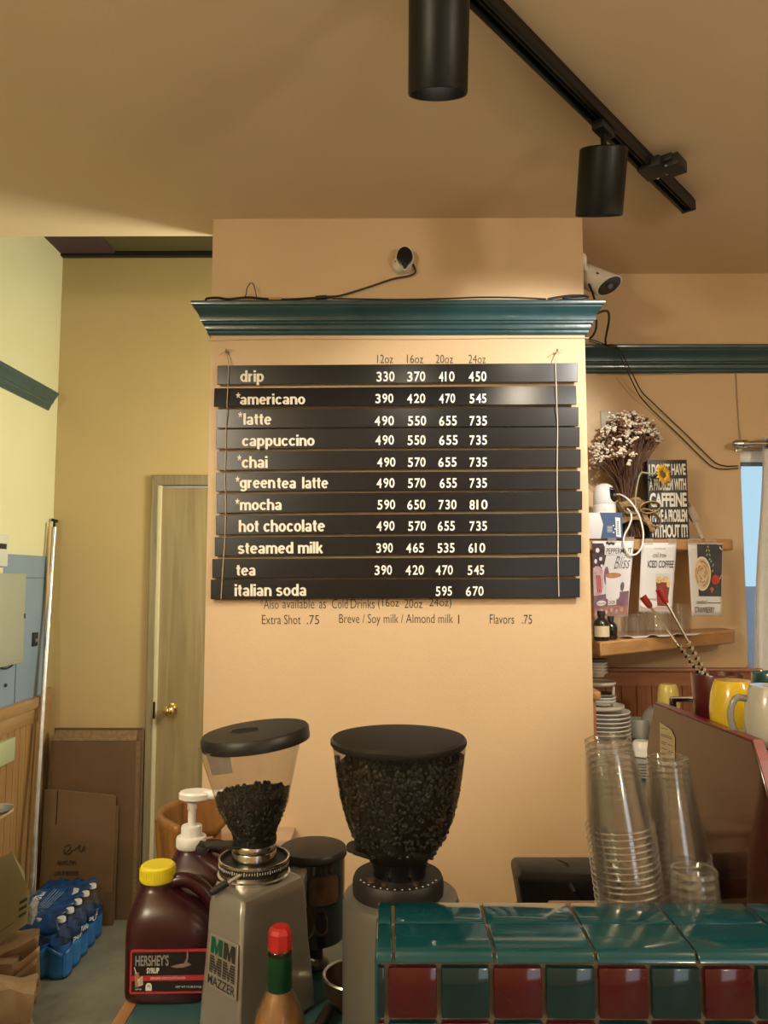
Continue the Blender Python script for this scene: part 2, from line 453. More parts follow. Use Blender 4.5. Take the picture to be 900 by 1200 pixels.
dk = pm('dark_bronze', (0.03, 0.022, 0.015), 0.4, 0.7)
MB().span((DX0 - 0.012, YB - 0.016, kc.z - 0.04), (DX0 + 0.004, YB - 0.008, kc.z + 0.04)).build('strike_plate', dk, door, world=True)

# left wall: blue panel, beadboard wainscot and crown
blue = pm('slate_blue_paint', (0.20, 0.265, 0.35), 0.4, var=0.05)
zb0 = PX(40, 815, XW).z; zb1 = PX(20, 650, XW).z
mb = MB().span((XW, 1.0, zb0 - 0.03), (XW + 0.012, YB - 0.075, zb1))
pan = struct(mb.build('trim_4', blue))
bx = PX(48, 760, XW + .012).y
sm = MB()
for z in (PX(30, 677, XW).z,):
    sm.span((XW + 0.012, YB - 0.35, z - 0.002), (XW + 0.0135, YB - 0.08, z + 0.001))
yv = PX(15, 790, XW).y
sm.span((XW + 0.012, yv - 0.003, zb0 - 0.03), (XW + 0.0135, yv + 0.002, PX(15, 778, XW).z))
sm.build('panel_seam', pm('dark_blue_seam', (0.07, 0.09, 0.13), 0.6), pan, world=True)
honey = wood('honey_pine', (0.28, 0.15, 0.055), (0.37, 0.21, 0.083), 0.35, 'z', 3, 0.2)
honey_y = wood('honey_pine_rail', (0.31, 0.17, 0.066), (0.40, 0.235, 0.097), 0.35, 'y', 4, 0.2)
mb = MB()
y = 1.0
while y < YB - 0.03:
    mb.span((XW, y, 0.0), (XW + 0.018, min(y + 0.052, YB), zb0 - 0.02), bev=0.0); y += 0.056
mb.span((XW, 1.0, 0), (XW + 0.012, YB, zb0 - 0.02))
wl = struct(mb.build('trim_5', honey))
MB().span((XW, 1.0, zb0 - 0.05), (XW + 0.045, YB - 0.05, zb0), bev=0.008).span((XW, 1.0, zb0 - 0.12), (XW + 0.026, YB - 0.05, zb0 - 0.05), bev=0.004).build('cap_rail', honey_y, wl, world=True)

def crown(profile, path, mitre):
    """profile: list of (out, z); path: list of points; mitre: per point the horizontal outward vector"""
    rings = []
    for q, mv in zip(path, mitre):
        rings.append([Vector((q[0] + mv[0] * o, q[1] + mv[1] * o, z)) for o, z in profile])
    return MB().loft(rings, cap=True)
def crown_profile(zb, zt, dep):
    h = zt - zb
    pr = [(-0.0, 0), (0.12, 0), (0.18, 0.06), (0.18, 0.13), (0.26, 0.17), (0.30, 0.24), (0.30, 0.30), (0.42, 0.33), (0.42, 0.40), (0.52, 0.42), (0.55, 0.50), (0.60, 0.58), (0.70, 0.68), (0.82, 0.76), (0.86, 0.80), (0.86, 0.84), (0.97, 0.87), (1.0, 0.92), (1.0, 0.97), (0.96, 1.0), (0.0, 1.0)]
    return [(o * dep, zb + z * h) for o, z in pr]
# cornice round the column
cp = crown_profile(P(465, 393, CY).z, P(465, 351, CY - 0.06).z, 0.058)
path = [(XL, CY + 0.14), (XL, CY), (XR, CY), (XR, CY + 0.5)]
struct(crown(cp, path, [(-1, 0), (-1, -1), (1, -1), (1, 0)]).build('trim_1', teal_trim, angle=25))
# cornice on the right back wall
cp = crown_profile(P(800, 437, YR - .01).z, P(800, 403, YR - 0.06).z, 0.06)
struct(crown(cp, [(XR, YR), (3.2, YR)], [(0, -1), (0, -1)]).build('trim_2', teal_trim, angle=25))
# cornice on the left wall
zt = PX(67, 460, XW + 0.05).z; zb_ = PX(60, 482, XW + 0.01).z
cp = crown_profile(zb_, zt, 0.055)
struct(crown(cp, [(XW, 1.0), (XW, PX(68, 470, XW + 0.05).y)], [(1, 0), (1, 0)]).build('trim_3', teal_trim, angle=25))

# cherry wainscot of the right back wall
cherry = wood('cherry_boards', (0.27, 0.095, 0.035), (0.37, 0.145, 0.055), 0.4, 'z', 3, 0.1)
cherry_x = wood('cherry_rail', (0.30, 0.11, 0.045), (0.40, 0.165, 0.07), 0.4, 'x', 3, 0.1)
zc1 = P(780, 783, YR - 0.03).z; zc0 = P(780, 803, YR).z
mb = MB(); x = XR
while x < 3.15:
    mb.span((x, YR - 0.014, 0), (x + 0.056, YR, zc0 + 0.01)); x += 0.06
mb.span((XR, YR - 0.008, 0), (3.2, YR, zc0 + 0.01))
wr = struct(mb.build('trim_8', cherry))
MB().span((XR, YR - 0.022, zc0), (3.2, YR, zc1 - 0.012)).span((XR, YR - 0.04, zc1 - 0.014), (3.2, YR, zc1), bev=0.004).build('cap_rail', cherry_x, wr, world=True)
# wainscot on the side of the column, seen edge-on
zt = P(702, 808, 2.66).z
mb = MB().span((XR, CY + 0.03, 0), (XR + 0.017, YR - 0.05, zt - 0.02)).span((XR, CY + 0.02, zt - 0.03), (XR + 0.034, YR - 0.05, zt), bev=0.008)
struct(mb.build('trim_9', wood('orange_pine', (0.42, 0.20, 0.085), (0.55, 0.28, 0.13), 0.4, 'z', 3)))

# window: frame, glass, blind, daylight behind
white = pm('white_plastic', (0.80, 0.80, 0.78), 0.35, var=0.02)
win = MB()
for x0, x1, z0, z1 in ((WX0, WX0 + 0.025, WZ0, WZ1), (WX1 - 0.04, WX1, WZ0, WZ1), (WX0, WX1, WZ0, WZ0 + 0.04), (WX0, WX1, WZ1 - 0.04, WZ1), (WX0 + 0.48, WX0 + 0.52, WZ0, WZ1)):
    win.span((x0, YR + 0.05, z0), (x1, YR + 0.10, z1))
win = struct(win.build('window_1', white))
MB().span((WX0 + 0.02, YR + 0.07, WZ0 + 0.03), (WX1 - 0.03, YR + 0.074, WZ1 - 0.03)).build('glass_pane', shell('window_glass', (0.97, 0.98, 1.0)), win, world=True)
zbl = P(874, 541, YR).z
MB().span((WX0 + 0.005, YR + 0.02, zbl), (WX1 - 0.005, YR + 0.045, WZ1), bev=0.006).build('roller_blind', white, win, world=True)
MB().span((WX0 + 0.005, YR + 0.022, zbl - 0.014), (WX1 - 0.005, YR + 0.04, zbl), bev=0.003).build('blind_bar', pm('grey_bar', (0.12, 0.15, 0.19), 0.5), win, world=True)
# overcast street sky beyond the glass
skyb = MB().span((0.8, 4.6, 0.2), (4.5, 4.65, 3.6)).build('sky_backdrop', emit('pale_sky', (0.52, 0.78, 0.92), 1.0)); struct(skyb)
bld = MB().span((1.5, 4.4, 0.0), (4.0, 4.55, 1.55)).build('street_wall', pm('street_blue_grey', (0.25, 0.33, 0.45), 0.7)); struct(bld)

# ------------------------------------------------------------------ curtain and rod
metal = pm('brushed_nickel', (0.55, 0.53, 0.50), 0.25, 1.0)
chrome = pm('chrome', (0.75, 0.74, 0.72), 0.08, 1.0)
ry = YR - 0.055; rz = P(880, 520, ry).z; rx0 = P(868, 520, ry).x
rod = thing('curtain_rod', 'nickel curtain rod on its bracket above the window', 'curtain rod', (rx0, ry, rz))
MB().tube([(rx0 + 0.0, ry, rz), (WX1 + 0.1, ry, rz)], 0.011, 14).build('pole', metal, rod, world=True)
MB().tube([(rx0 + 0.005, ry, rz), (rx0 - 0.022, ry, rz)], [0.016, 0.012], 14).ball((rx0 - 0.022, ry, rz), 0.013).build('finial', metal, rod, world=True)
MB().box((rx0 + 0.015, YR - 0.004, rz), (0.03, 0.008, 0.05), bev=0.002).box((rx0 + 0.015, YR - 0.028, rz - 0.004), (0.012, 0.05, 0.012)).lathe([(0.014, -0.008), (0.017, -0.008), (0.017, 0.008), (0.014, 0.008), (0.014, -0.008)], (rx0 + 0.015, ry, rz), 16, Matrix.Rotation(math.pi / 2, 3, 'Y')).build('bracket', metal, rod, world=True)
voile = pm('sheer_white_cloth', (0.82, 0.82, 0.82), 0.8, var=0.03, scale=30, trans=0.0)
cx0 = P(893, 515, ry).x; cz1 = rz + 0.03; cxb = P(879, 785, ry).x
def cur(u, v):
    xt = cx0 + u * 0.52; xb = cxb + u * 0.56
    x = xt + (xb - xt) * (1 - v)
    amp = 0.026 + 0.012 * (1 - v)
    return Vector((x + 0.004 * math.sin(9 * v + 4 * u), ry + amp * math.sin(u * 42) + 0.006 * math.sin(u * 17 + 5 * v), 0.98 + (cz1 - 0.98) * v))
cu = MB().grid(cur, 150, 14).build('curtain', voile, None, solid=0.0015, angle=80)
tag(cu, 'sheer white curtain hanging in folds at the window', 'curtain')
st = MB()
def hem(u, v):
    q = cur(u * 0.035, v); return q + Vector((-0.001, -0.004, 0))
st.grid(hem, 6, 14).build('hem', pm('grey_hem', (0.55, 0.53, 0.51), 0.8), None)
hm = bpy.data.objects['hem']; hm.location = hm.location - cu.location; hm.parent = cu
for k in range(5):
    q = cur(0.045 + k * 0.2, 0.975)
    g = MB().lathe([(0.014, -0.003), (0.021, -0.003), (0.021, 0.003), (0.014, 0.003), (0.014, -0.003)], (q.x, ry, rz), 16, Matrix.Rotation(math.pi / 2, 3, 'Y'))
    g.build('grommet', metal, cu, world=True)

# ------------------------------------------------------------------ menu boards
laminate = pm('black_laminate', (0.006, 0.006, 0.007), 0.27, spec=0.4, var=0.2, scale=20)
letter_c = pm('cream_letter_plastic', (0.72, 0.66, 0.54), 0.45, var=0.03)
digit_c = pm('white_number_plastic', (0.82, 0.80, 0.76), 0.45, var=0.03)
BY = CY - 0.024                            # front face of the boards
def LZ(x, y): return (220 + x / 3.4615, 400 + y / 3.4615)
def RZ(x, y): return (420 + x / 3.0, 400 + y / 3.0)
rows = [
 ('drip', [('drip', 213, 118, 309, 178)], 120, 98, 175, 771, 76, 142, [(64, 127, '3 30'), (172, 235, '3 70'), (283, 338, '4 10'), (388, 450, '4 50')], 107, 142),
 ('americano', [('*', 196, 208, 214, 231), ('americano', 212, 213, 477, 258)], 108, 190, 267, 765, 156, 224, [(60, 123, '3 90'), (171, 235, '4 20'), (284, 340, '4 70'), (391, 450, '5 45')], 185, 218),
 ('latte', [('*', 205, 286, 222, 309), ('latte', 226, 292, 340, 340)], 117, 275, 352, 774, 231, 298, [(57, 125, '4 90'), (174, 238, '5 50'), (284, 346, '6 55'), (391, 452, '7 35')], 263, 297),
 ('cappuccino', [('cappuccino', 220, 380, 515, 438)], 115, 357, 436, 778, 301, 371, [(60, 125, '4 90'), (173, 236, '5 50'), (284, 349, '6 55'), (391, 452, '7 35')], 331, 365),
 ('chai', [('*', 201, 461, 218, 484), ('chai', 219, 466, 324, 515)], 119, 446, 523, 782, 379, 444, [(66, 130, '4 90'), (174, 236, '5 70'), (281, 345, '6 55'), (391, 452, '7 35')], 409, 442),
 ('green tea latte', [('*', 194, 548, 211, 571), ('green', 211, 562, 355, 609), ('tea', 362, 555, 440, 598), ('latte', 464, 550, 570, 598)], 114, 533, 609, 780, 456, 520, [(64, 127, '4 90'), (174, 236, '5 70'), (286, 346, '6 55'), (391, 452, '7 35')], 482, 516),
 ('mocha', [('*', 193, 638, 210, 661), ('mocha', 212, 640, 382, 687)], 117, 620, 697, 787, 526, 592, [(67, 129, '5 90'), (172, 235, '6 50'), (282, 345, '7 30'), (391, 454, '8 10')], 558, 592),
 ('hot chocolate', [('hot chocolate', 207, 725, 557, 775)], 114, 707, 785, 785, 603, 671, [(64, 127, '4 90'), (175, 237, '5 70'), (279, 339, '6 55'), (391, 452, '7 35')], 633, 667),
 ('steamed milk', [('steamed milk', 203, 815, 549, 864)], 109, 795, 872, 784, 680, 745, [(63, 121, '3 90'), (168, 230, '4 65'), (278, 338, '5 35'), (387, 446, '6 10')], 710, 744),
 ('tea', [('tea', 197, 908, 276, 952)], 99, 883, 961, 778, 758, 826, [(57, 118, '3 90'), (166, 230, '4 20'), (272, 332, '4 70'), (384, 442, '5 45')], 788, 822),
 ('italian soda', [('italian soda', 190, 985, 482, 1035)], 93, 967, 1046, 779, 833, 900, [(272, 329, '5 95'), (378, 440, '6 70')], 862, 896),
]
for nm, words_, lx, ly0, ly1, rx, ry0, ry1, prices, py0, py1 in rows:
    tilt = 0.010 if nm == 'americano' else 0.0
    A = P(*LZ(lx, ly0), BY); B = P(*RZ(rx, ry0), BY); D = P(*LZ(lx, ly1), BY); E = P(*RZ(rx, ry1), BY)
    bd = thing('menu_board', 'black menu strip reading %s with white lettering' % nm, 'menu board', ((A.x + B.x) / 2, BY, min(D.z, E.z)), group='menu strips strung on the wall')
    th = Vector((0, 0.010, 0))
    for q in (D, E): q.y -= tilt
    mb = MB().prism([A, B, E, D], th)
    mb.build('strip', laminate, bd, world=True, bevel=0.0012)
    def onb(x0, y0, x1, y1, conv, raise_=0.001):
        yat = lambda px, py: BY - raise_ - tilt * max(0, min(1.05, (A.z - P(px, py, BY).z) / (A.z - D.z)))
        a = P(*conv(x0, y1), yat(*conv(x0, y1))); b = P(*conv(x1, y1), yat(*conv(x0, y1))); t = P(*conv(x0, y0), yat(*conv(x0, y0)))
        sl = (B.z - A.z) / (B.x - A.x)
        b = b + Vector((0, 0, sl * (b.x - a.x)))
        return lambda u, v: a + (b - a) * u + (t - a) * v
    mb = MB()
    for body, x0, y0, x1, y1 in words_:
        (asterisk(mb, onb(x0, y0, x1, y1, LZ)) if body == '*' else grotesque(mb, body, onb(x0, y0, x1, y1, LZ)))
    mb.build('drink_name', letter_c, bd, world=True)
    for k, (x0, x1, t) in enumerate(prices):
        dy = 0
        mb = MB(); d1, d2 = t.split(' ')
        # first figure, a gap, then the cents
        wch = (x1 - x0) / 3.45
        n1 = wch * (0.72 if d1 == '1' else 1.0)
        lettering(mb, d1, onb(x0, py0 + dy, x0 + n1, py1 + dy, RZ), bold=0.016)
        lettering(mb, d2, onb(x1 - wch * 2.12, py0 + dy - 1, x1, py1 + dy - 1, RZ), bold=0.016, space=1.06)
        mb.build('price', digit_c, bd, world=True)
# sizes and notes lettered on the wall itself
ink = pm('dark_grey_vinyl', (0.035, 0.028, 0.022), 0.6)
wallc = bpy.data.objects['wall_centre']
WYF = CY - 0.0007
def wall_text(body, x0, y0, x1, y1, bold=0.0, space=1.0):
    a = P(x0, y1, WYF); b = P(x1, y1, WYF); t = P(x0, y0, WYF)
    mb = lettering(MB(), body, lambda u, v: a + (b - a) * u + (t - a) * v, bold, 0.0, space)
    mb.build('wall_lettering', ink, wallc, world=True)
for body, x0, x1 in (('12oz', 66, 122), ('16oz', 171, 228), ('20oz', 272, 333), ('24oz', 387, 448)):
    wall_text(body, 420 + x0 / 3, 400 + 47 / 3, 420 + x1 / 3, 400 + 77 / 3, -0.004)
wall_text('*Also', 305, 702, 326.5, 713.5, -0.006)
wall_text('available', 331, 702, 368.5, 713, -0.006)
wall_text('as', 374, 705.2, 382, 713, -0.006)
wall_text('Cold', 389, 702, 407.5, 713, -0.006)
wall_text('Drinks', 411, 702, 439, 713, -0.006)
wall_text('(16oz', 443, 701, 467.5, 714, -0.006)
wall_text('20oz', 474, 702, 495, 712.6, -0.006)
wall_text('24oz)', 503, 700.8, 529, 713.6, -0.006)
wall_text('Extra Shot', 307, 720.5, 352.5, 731.5, -0.006)
wall_text('.75', 359.5, 721, 374, 731.5, -0.004)
wall_text('Breve / Soy milk / Almond milk', 397.5, 719.5, 531, 733.5, -0.006)
wall_text('1', 537, 720.5, 538.3, 731, -0.008)
wall_text('Flavors', 574, 720, 602.5, 731, -0.004)
wall_text('.75', 611.5, 720.5, 623.5, 731, -0.002)

# hanging cords
twine = pm('waxed_twine', (0.42, 0.33, 0.22), 0.7)
twine_w = pm('pale_twine', (0.62, 0.55, 0.42), 0.7)
hook_m = pm('brass_hook', (0.30, 0.22, 0.12), 0.4, 0.8)
yf = BY - 0.0035
def cord(pts, m, label):
    w0 = P(*pts[0], CY - 0.006)
    t = thing('menu_hanger', label, 'cord', w0)
    MB().tube([P(*pts[0], CY - 0.009), P(pts[1][0], pts[1][1], yf)] + [P(x, y, yf - (0.009 if 450 < y < 480 else 0.001)) for x, y in pts[2:]], 0.0017, 6, smooth=3).build('string', m, t, world=True)
    q = w0
    MB().tube([(q.x, CY + 0.002, q.z), (q.x, CY - 0.016, q.z), (q.x, CY - 0.022, q.z + 0.008)], 0.0025, 8, smooth=3).ball((q.x, CY - 0.003, q.z), 0.005).build('hook', hook_m, t, world=True)
    kn = MB().ball((q.x, CY - 0.012, q.z), 0.0055, (1, 1, 0.8), u=8, v=6)
    kn.tube([(q.x, CY - 0.012, q.z), (q.x - 0.012, CY - 0.018, q.z - 0.004), (q.x - 0.022, CY - 0.014, q.z - 0.012)], 0.0013, 5, smooth=3)
    kn.tube([(q.x, CY - 0.012, q.z), (q.x + 0.01, CY - 0.018, q.z + 0.008), (q.x + 0.02, CY - 0.014, q.z + 0.003)], 0.0013, 5, smooth=3)
    kn.build('knot', m, t, world=True)
cord([(266, 413), (268, 427), (267.5, 445), (267, 455), (266, 475), (265, 500), (264.5, 530), (263.5, 560), (264.5, 590), (263.5, 630), (261.5, 660), (259, 702)], twine, 'brown cord on a hook down the left ends of the menu strips')
cord([(652, 413), (651, 426), (651.5, 445), (652, 452), (652.5, 475), (653.5, 500), (653, 540), (653, 580), (654, 620), (654, 660), (655, 699)], twine_w, 'pale cord on a hook down the right ends of the menu strips')

# ------------------------------------------------------------------ track lighting
black_metal = pm('satin_black_metal', (0.006, 0.006, 0.0065), 0.42, spec=0.3, var=0.15, scale=8)
matte_black = pm('matte_black_plastic', (0.014, 0.013, 0.013), 0.5, var=0.15)
rA = PZ(560, 0, ZC - 0.03); rB = PZ(806, 244, ZC - 0.03)
dr = (rB - rA).normalized(); nr = Vector((-dr.y, dr.x, 0))
rS = rA - dr * 1.2
ang = math.atan2(dr.y, dr.x)
rail = thing('track_rail', 'black lighting track running diagonally across the ceiling', 'lighting track', (rS + rB) / 2 + Vector((0, 0, 0.03)))
mid = (rS + rB) / 2; Lr = (rB - rS).length
mb = MB()
for off, wd in ((-0.017, 0.011), (0.017, 0.011)):
    mb.box(mid + nr * off + Vector((0, 0, 0.004)), (Lr, wd, 0.024), (0, 0, ang), bev=0.0015)
mb.box(mid + Vector((0, 0, 0.020)), (Lr, 0.045, 0.014), (0, 0, ang))
mb.build('channel', black_metal, rail, world=True)
MB().box(mid + Vector((0, 0, 0.006)), (Lr - 0.004, 0.007, 0.014), (0, 0, ang)).build('conductor', pm('dark_slot', (0.004, 0.004, 0.005), 0.7), rail, world=True)
MB().box(rB + dr * 0.006 + Vector((0, 0, 0.008)), (0.012, 0.046, 0.034), (0, 0, ang), bev=0.002).build('end_cap', matte_black, rail, world=True)
fq = PZ(766, 203, ZC - 0.045)
feed = MB().box(fq + Vector((0, 0, 0.015)), (0.085, 0.07, 0.03), (0, 0, ang), bev=0.003).box(fq - nr * 0.05 + Vector((0, 0, 0.02)), (0.06, 0.03, 0.02), (0, 0, ang), bev=0.002)
feed.build('feed_box', matte_black, rail, world=True)
mb = MB().box(fq - nr * 0.055 + dr * 0.02 + Vector((0, 0, 0.014)), (0.075, 0.05, 0.036), (0, 0, ang), bev=0.003)
mb.build('feed_connector', matte_black, rail, world=True)
for a_, b_ in ((0.03, -0.03), (-0.02, -0.045), (0.035, 0.0)):
    MB().ball(fq + dr * a_ + nr * b_ + Vector((0, 0, -0.001)), 0.0042, (1, 1, 0.6), u=8, v=6).build('screw', chrome, rail, world=True)
lamp_e = emit('lamp_glow', (1.0, 0.86, 0.66), 6.0)
def head(length, r, label, anchor, tilt):
    # can hangs from a short stem under the track and is swung towards the menu wall
    x, y = anchor.x, anchor.y; zt = ZC - 0.045
    t = thing('track_spotlight', label, 'spotlight', (x, y, zt))
    MB().tube([(0, 0, -0.012), (0, 0, -0.055)], 0.0085, 12).build('stem', black_metal, t)
    MB().box((0, 0, 0), (0.075, 0.034, 0.026), (0, 0, ang), bev=0.003).build('adapter', matte_black, t)
    M = Matrix.Translation((0, 0, -0.052)) @ Matrix.Rotation(tilt, 4, 'X') @ Matrix.Translation((0, 0, -length))
    def tl(prof, seg):
        mb = MB().lathe(prof, (0, 0, 0), seg)
        mb.v = [M @ q for q in mb.v]; return mb
    tl([(r - 0.004, 0.03), (r - 0.004, 0.001), (r - 0.001, 0), (r, 0.002), (r, length - 0.004), (r - 0.004, length), (0.0, length)], 48).build('can', black_metal, t)
    tl([(r - 0.004, 0.03), (r * 0.55, 0.055), (0, 0.055)], 32).build('reflector', matte_black, t)
    tl([(r * 0.5, 0.050), (r * 0.45, 0.044), (0, 0.044)], 24).build('bulb', lamp_e, t)
    return t
def on_rail(tx):
    # point of the rail's line that shows at picture column px
    k = (tx - 456) / FPX
    s = (k * rA.y - rA.x) / (dr.x - k * dr.y)
    return rA + dr * s
h1 = head(0.182, 0.061, 'black cylinder spotlight cut off by the top edge of the photo', on_rail(519), math.radians(21))
h2 = head(0.172, 0.064, 'black cylinder spotlight hanging whole below the track, right of the nearer one', on_rail(719), math.radians(22))

# ------------------------------------------------------------------ cameras and cables
wplast = pm('warm_white_plastic', (0.72, 0.68, 0.62), 0.4, var=0.03)
gloss_black = pm('gloss_black', (0.006, 0.006, 0.008), 0.22)
cable_m = pm('black_cable', (0.012, 0.011, 0.011), 0.45)
q = P(473, 308, CY)
dc = thing('dome_camera', 'small white security camera with a drop shaped black face above the cornice', 'security camera', (q.x, CY, q.z))
Mf = Matrix.Rotation(math.pi / 2, 3, 'X')
MB().lathe([(0.0, 0.03), (0.020, 0.028), (0.031, 0.018), (0.034, 0.006), (0.034, -0.001), (0, -0.001)], (q.x - 0.006, CY, q.z - 0.010), 32, Mf).build('base', wplast, dc, world=True)
def drop(s, y, c=(0, 0)):
    pts = []
    for k in range(36):
        a = 2 * math.pi * k / 36
        x = math.sin(a); z = math.cos(a)
        wd = 1.0 - 0.42 * max(0, -z) ** 1.2
        pts.append(Vector((q.x + 0.003 + s * 0.031 * x * wd, y, q.z + s * (0.044 * z))))
    return pts
MB().loft([drop(0.75, CY - 0.002), drop(1.0, CY - 0.028), drop(1.02, CY - 0.036), drop(0.98, CY - 0.041)]).build('body', wplast, dc, world=True)
MB().loft([drop(0.90, CY - 0.040), drop(0.89, CY - 0.0445), drop(0.7, CY - 0.047)]).build('face', gloss_black, dc, world=True)
MB().lathe([(0, 0.003), (0.007, 0.0025), (0.009, 0)], (q.x + 0.003, CY - 0.0465, q.z - 0.026), 18, Mf).build('lens', pm('dark_lens', (0.02, 0.03, 0.05), 0.05), dc, world=True)
MB().ball((q.x - 0.030, CY - 0.024, q.z - 0.006), 0.003, u=8, v=6).build('pivot_screw', matte_black, dc, world=True)

yc = CY - 0.045
zc_top = P(465, 351, CY - 0.06).z
def cablething(name, label, pts, r=0.0035, cat='cable', mat=cable_m, sm=6):
    o = MB().tube(pts, r, 8, smooth=sm).build(name, mat); return tag(o, label, cat)
cablething('camera_cable', 'black cable sloping from the drop faced camera down to the cornice',
    [P(484, 310, CY - 0.004), P(487, 318, CY - 0.012), P(480, 323, CY - 0.012), P(460, 327, CY - 0.010), P(430, 337, CY - 0.010), P(400, 346, CY - 0.016), P(388, 347.5, CY - 0.02)], 0.0032)
pl = thing('cable_connector', 'stubby black plug joining cables on the cornice top', 'connector', P(376, 349, CY - 0.025))
MB().tube([P(370, 349, CY - 0.025), P(383, 348.3, CY - 0.022)], [0.0075, 0.0075], 12).build('plug', matte_black, pl, world=True)
MB().tube([P(383, 348.3, CY - 0.022), P(389, 347.6, CY - 0.02)], [0.0055, 0.0035], 12).build('sleeve', cable_m, pl, world=True)
cablething('cornice_cable', 'black cables lying along the left half of the cornice top',
    [P(241, 352.5, CY - 0.03), P(243, 349.8, CY - 0.035), P(255, 349, CY - 0.035), P(268, 350.6, CY - 0.03), P(290, 348.5, CY - 0.03), P(310, 350.2, CY - 0.03), P(340, 350.8, CY - 0.03), P(372, 349, CY - 0.025)], 0.0042)
cablething('cable_loop', 'thin dark wire standing up in a loop over the cornice',
    [P(268, 350.5, CY - 0.04), P(286, 348.5, CY - 0.04), P(289.5, 338, CY - 0.035), P(293, 332.2, CY - 0.03), P(297, 333, CY - 0.03), P(299.5, 342, CY - 0.03), P(301, 351, CY - 0.035)], 0.0016)
ye = MB().tube([P(315, 350, CY - 0.035), P(330, 350, CY - 0.035)], 0.0045, 10).build('yellow_plug', pm('yellow_plug_plastic', (0.45, 0.32, 0.08), 0.5)); tag(ye, 'yellowish plug on a cable above the cornice', 'connector')
cablething('cornice_wire', 'flat black wire lying along the right half of the cornice top',
    [P(389, 350, CY - 0.03), P(430, 350.6, CY - 0.03), P(470, 351, CY - 0.03), P(520, 350, CY - 0.03), P(560, 348.5, CY - 0.03), P(600, 348.7, CY - 0.03), P(640, 350.5, CY - 0.03)], 0.003)
cablething('cable_coil', 'heap of black cable bunched at the right end of the cornice',
    [P(642, 350.5, CY - 0.035), P(655, 348.2, CY - 0.03), P(668, 346.6, CY - 0.03), P(682, 346.5, CY - 0.03), P(688, 348, CY - 0.04), P(680, 349.8, CY - 0.045), P(660, 349.6, CY - 0.04), P(670, 348, CY - 0.025), P(690, 348.4, CY - 0.03)], 0.0042)
# conduit-thin cream wire under the cornice
cablething('painted_wire', 'thin cream wire stapled under the cornice above the menu', [P(244, 399, CY - 0.003), P(300, 397.5, CY - 0.003), P(400, 397, CY - 0.003), P(500, 397.3, CY - 0.003), P(600, 396, CY - 0.003), P(690, 396, CY - 0.003)], 0.0018, 'wire', pm('cream_wire', (0.60, 0.46, 0.30), 0.5), 3)

# bullet camera on the column's side
yb = CY + 0.035
mc = P(692, 307, yb)
bc = thing('bullet_camera', 'white bullet security camera pointing down past the corner of the column', 'security camera', (XR, yb, mc.z))
Mx_ = Matrix.Rotation(math.pi / 2, 3, 'Y')
MB().lathe([(0, -0.002), (0.030, -0.002), (0.030, 0.012), (0.022, 0.018), (0, 0.018)], (XR, yb, mc.z), 28, Mx_).build('wall_mount', wplast, bc, world=True)
j = Vector((XR + 0.012, yb, mc.z - 0.012))
c0 = P(687, 324, yb + 0.05); c1 = P(714, 335, yb - 0.03)
MB().tube([(XR + 0.012, yb, mc.z), j + Vector((0.004, 0, -0.012)), c0 + Vector((0.012, -0.01, 0.02))], 0.011, 12, smooth=4).build('arm', wplast, bc, world=True)
ax = (c1 - c0).normalized()
def frame_ring(c, n, r, k=24, tiltz=0.0):
    u = n.cross(Vector((0, 0, 1))).normalized(); v = u.cross(n)
    return [c + (u * math.cos(2 * math.pi * i / k) + v * math.sin(2 * math.pi * i / k)) * r + n * (tiltz * math.sin(2 * math.pi * i / k) * r) for i in range(k)]
rb = 0.043
MB().loft([frame_ring(c0 - ax * 0.02, ax, rb * 0.8), frame_ring(c0 - ax * 0.012, ax, rb * 0.97), frame_ring(c0, ax, rb), frame_ring(c1, ax, rb, tiltz=0.55), frame_ring(c1 + ax * 0.001, ax, rb * 0.93, tiltz=0.55), ]).build('body', wplast, bc, world=True)
MB().loft([frame_ring(c1 + ax * 0.0005, ax, rb * 0.9, tiltz=0.55), frame_ring(c1 + ax * 0.003, ax, rb * 0.86, tiltz=0.55)]).build('face', gloss_black, bc, world=True)
MB().ball(c1 + ax * 0.003, 0.012, (1, 1, 1), u=14, v=8).build('lens', pm('grey_lens', (0.10, 0.10, 0.11), 0.1), bc, world=True)
side = ax.cross(Vector((0, 0, 1))).normalized()
MB().box(c0 * 0.45 + c1 * 0.55 + Vector((-0.004, -rb * 0.985, 0.008)), (0.034, 0.003, 0.005), (0, math.radians(24), 0)).build('slot_mark', matte_black, bc, world=True)
cablething('bullet_camera_cable', 'black lead dropping from the bullet camera behind the cornice', [P(690, 333, yb - 0.02), P(694, 342, yb), P(697, 352, yb + 0.02)], 0.004)
cablething('hanging_cable', 'black cable arching out beyond the right end of the cornice', [P(700, 367, CY + .1), P(708, 364.3, CY + .16), P(713, 366, CY + .2), P(713.5, 376, CY + .25), P(711, 390, CY + .3), P(709.5, 398, CY + .36), P(710, 404, CY + .41)], 0.0042)
cablething('drooping_cable', 'black cable curling down behind the right cornice end', [P(699, 375, CY + .1), P(698.5, 385, CY + .1), P(695, 393, CY + .12), P(691, 397, CY + .15)], 0.0042)
yw = YR - 0.075
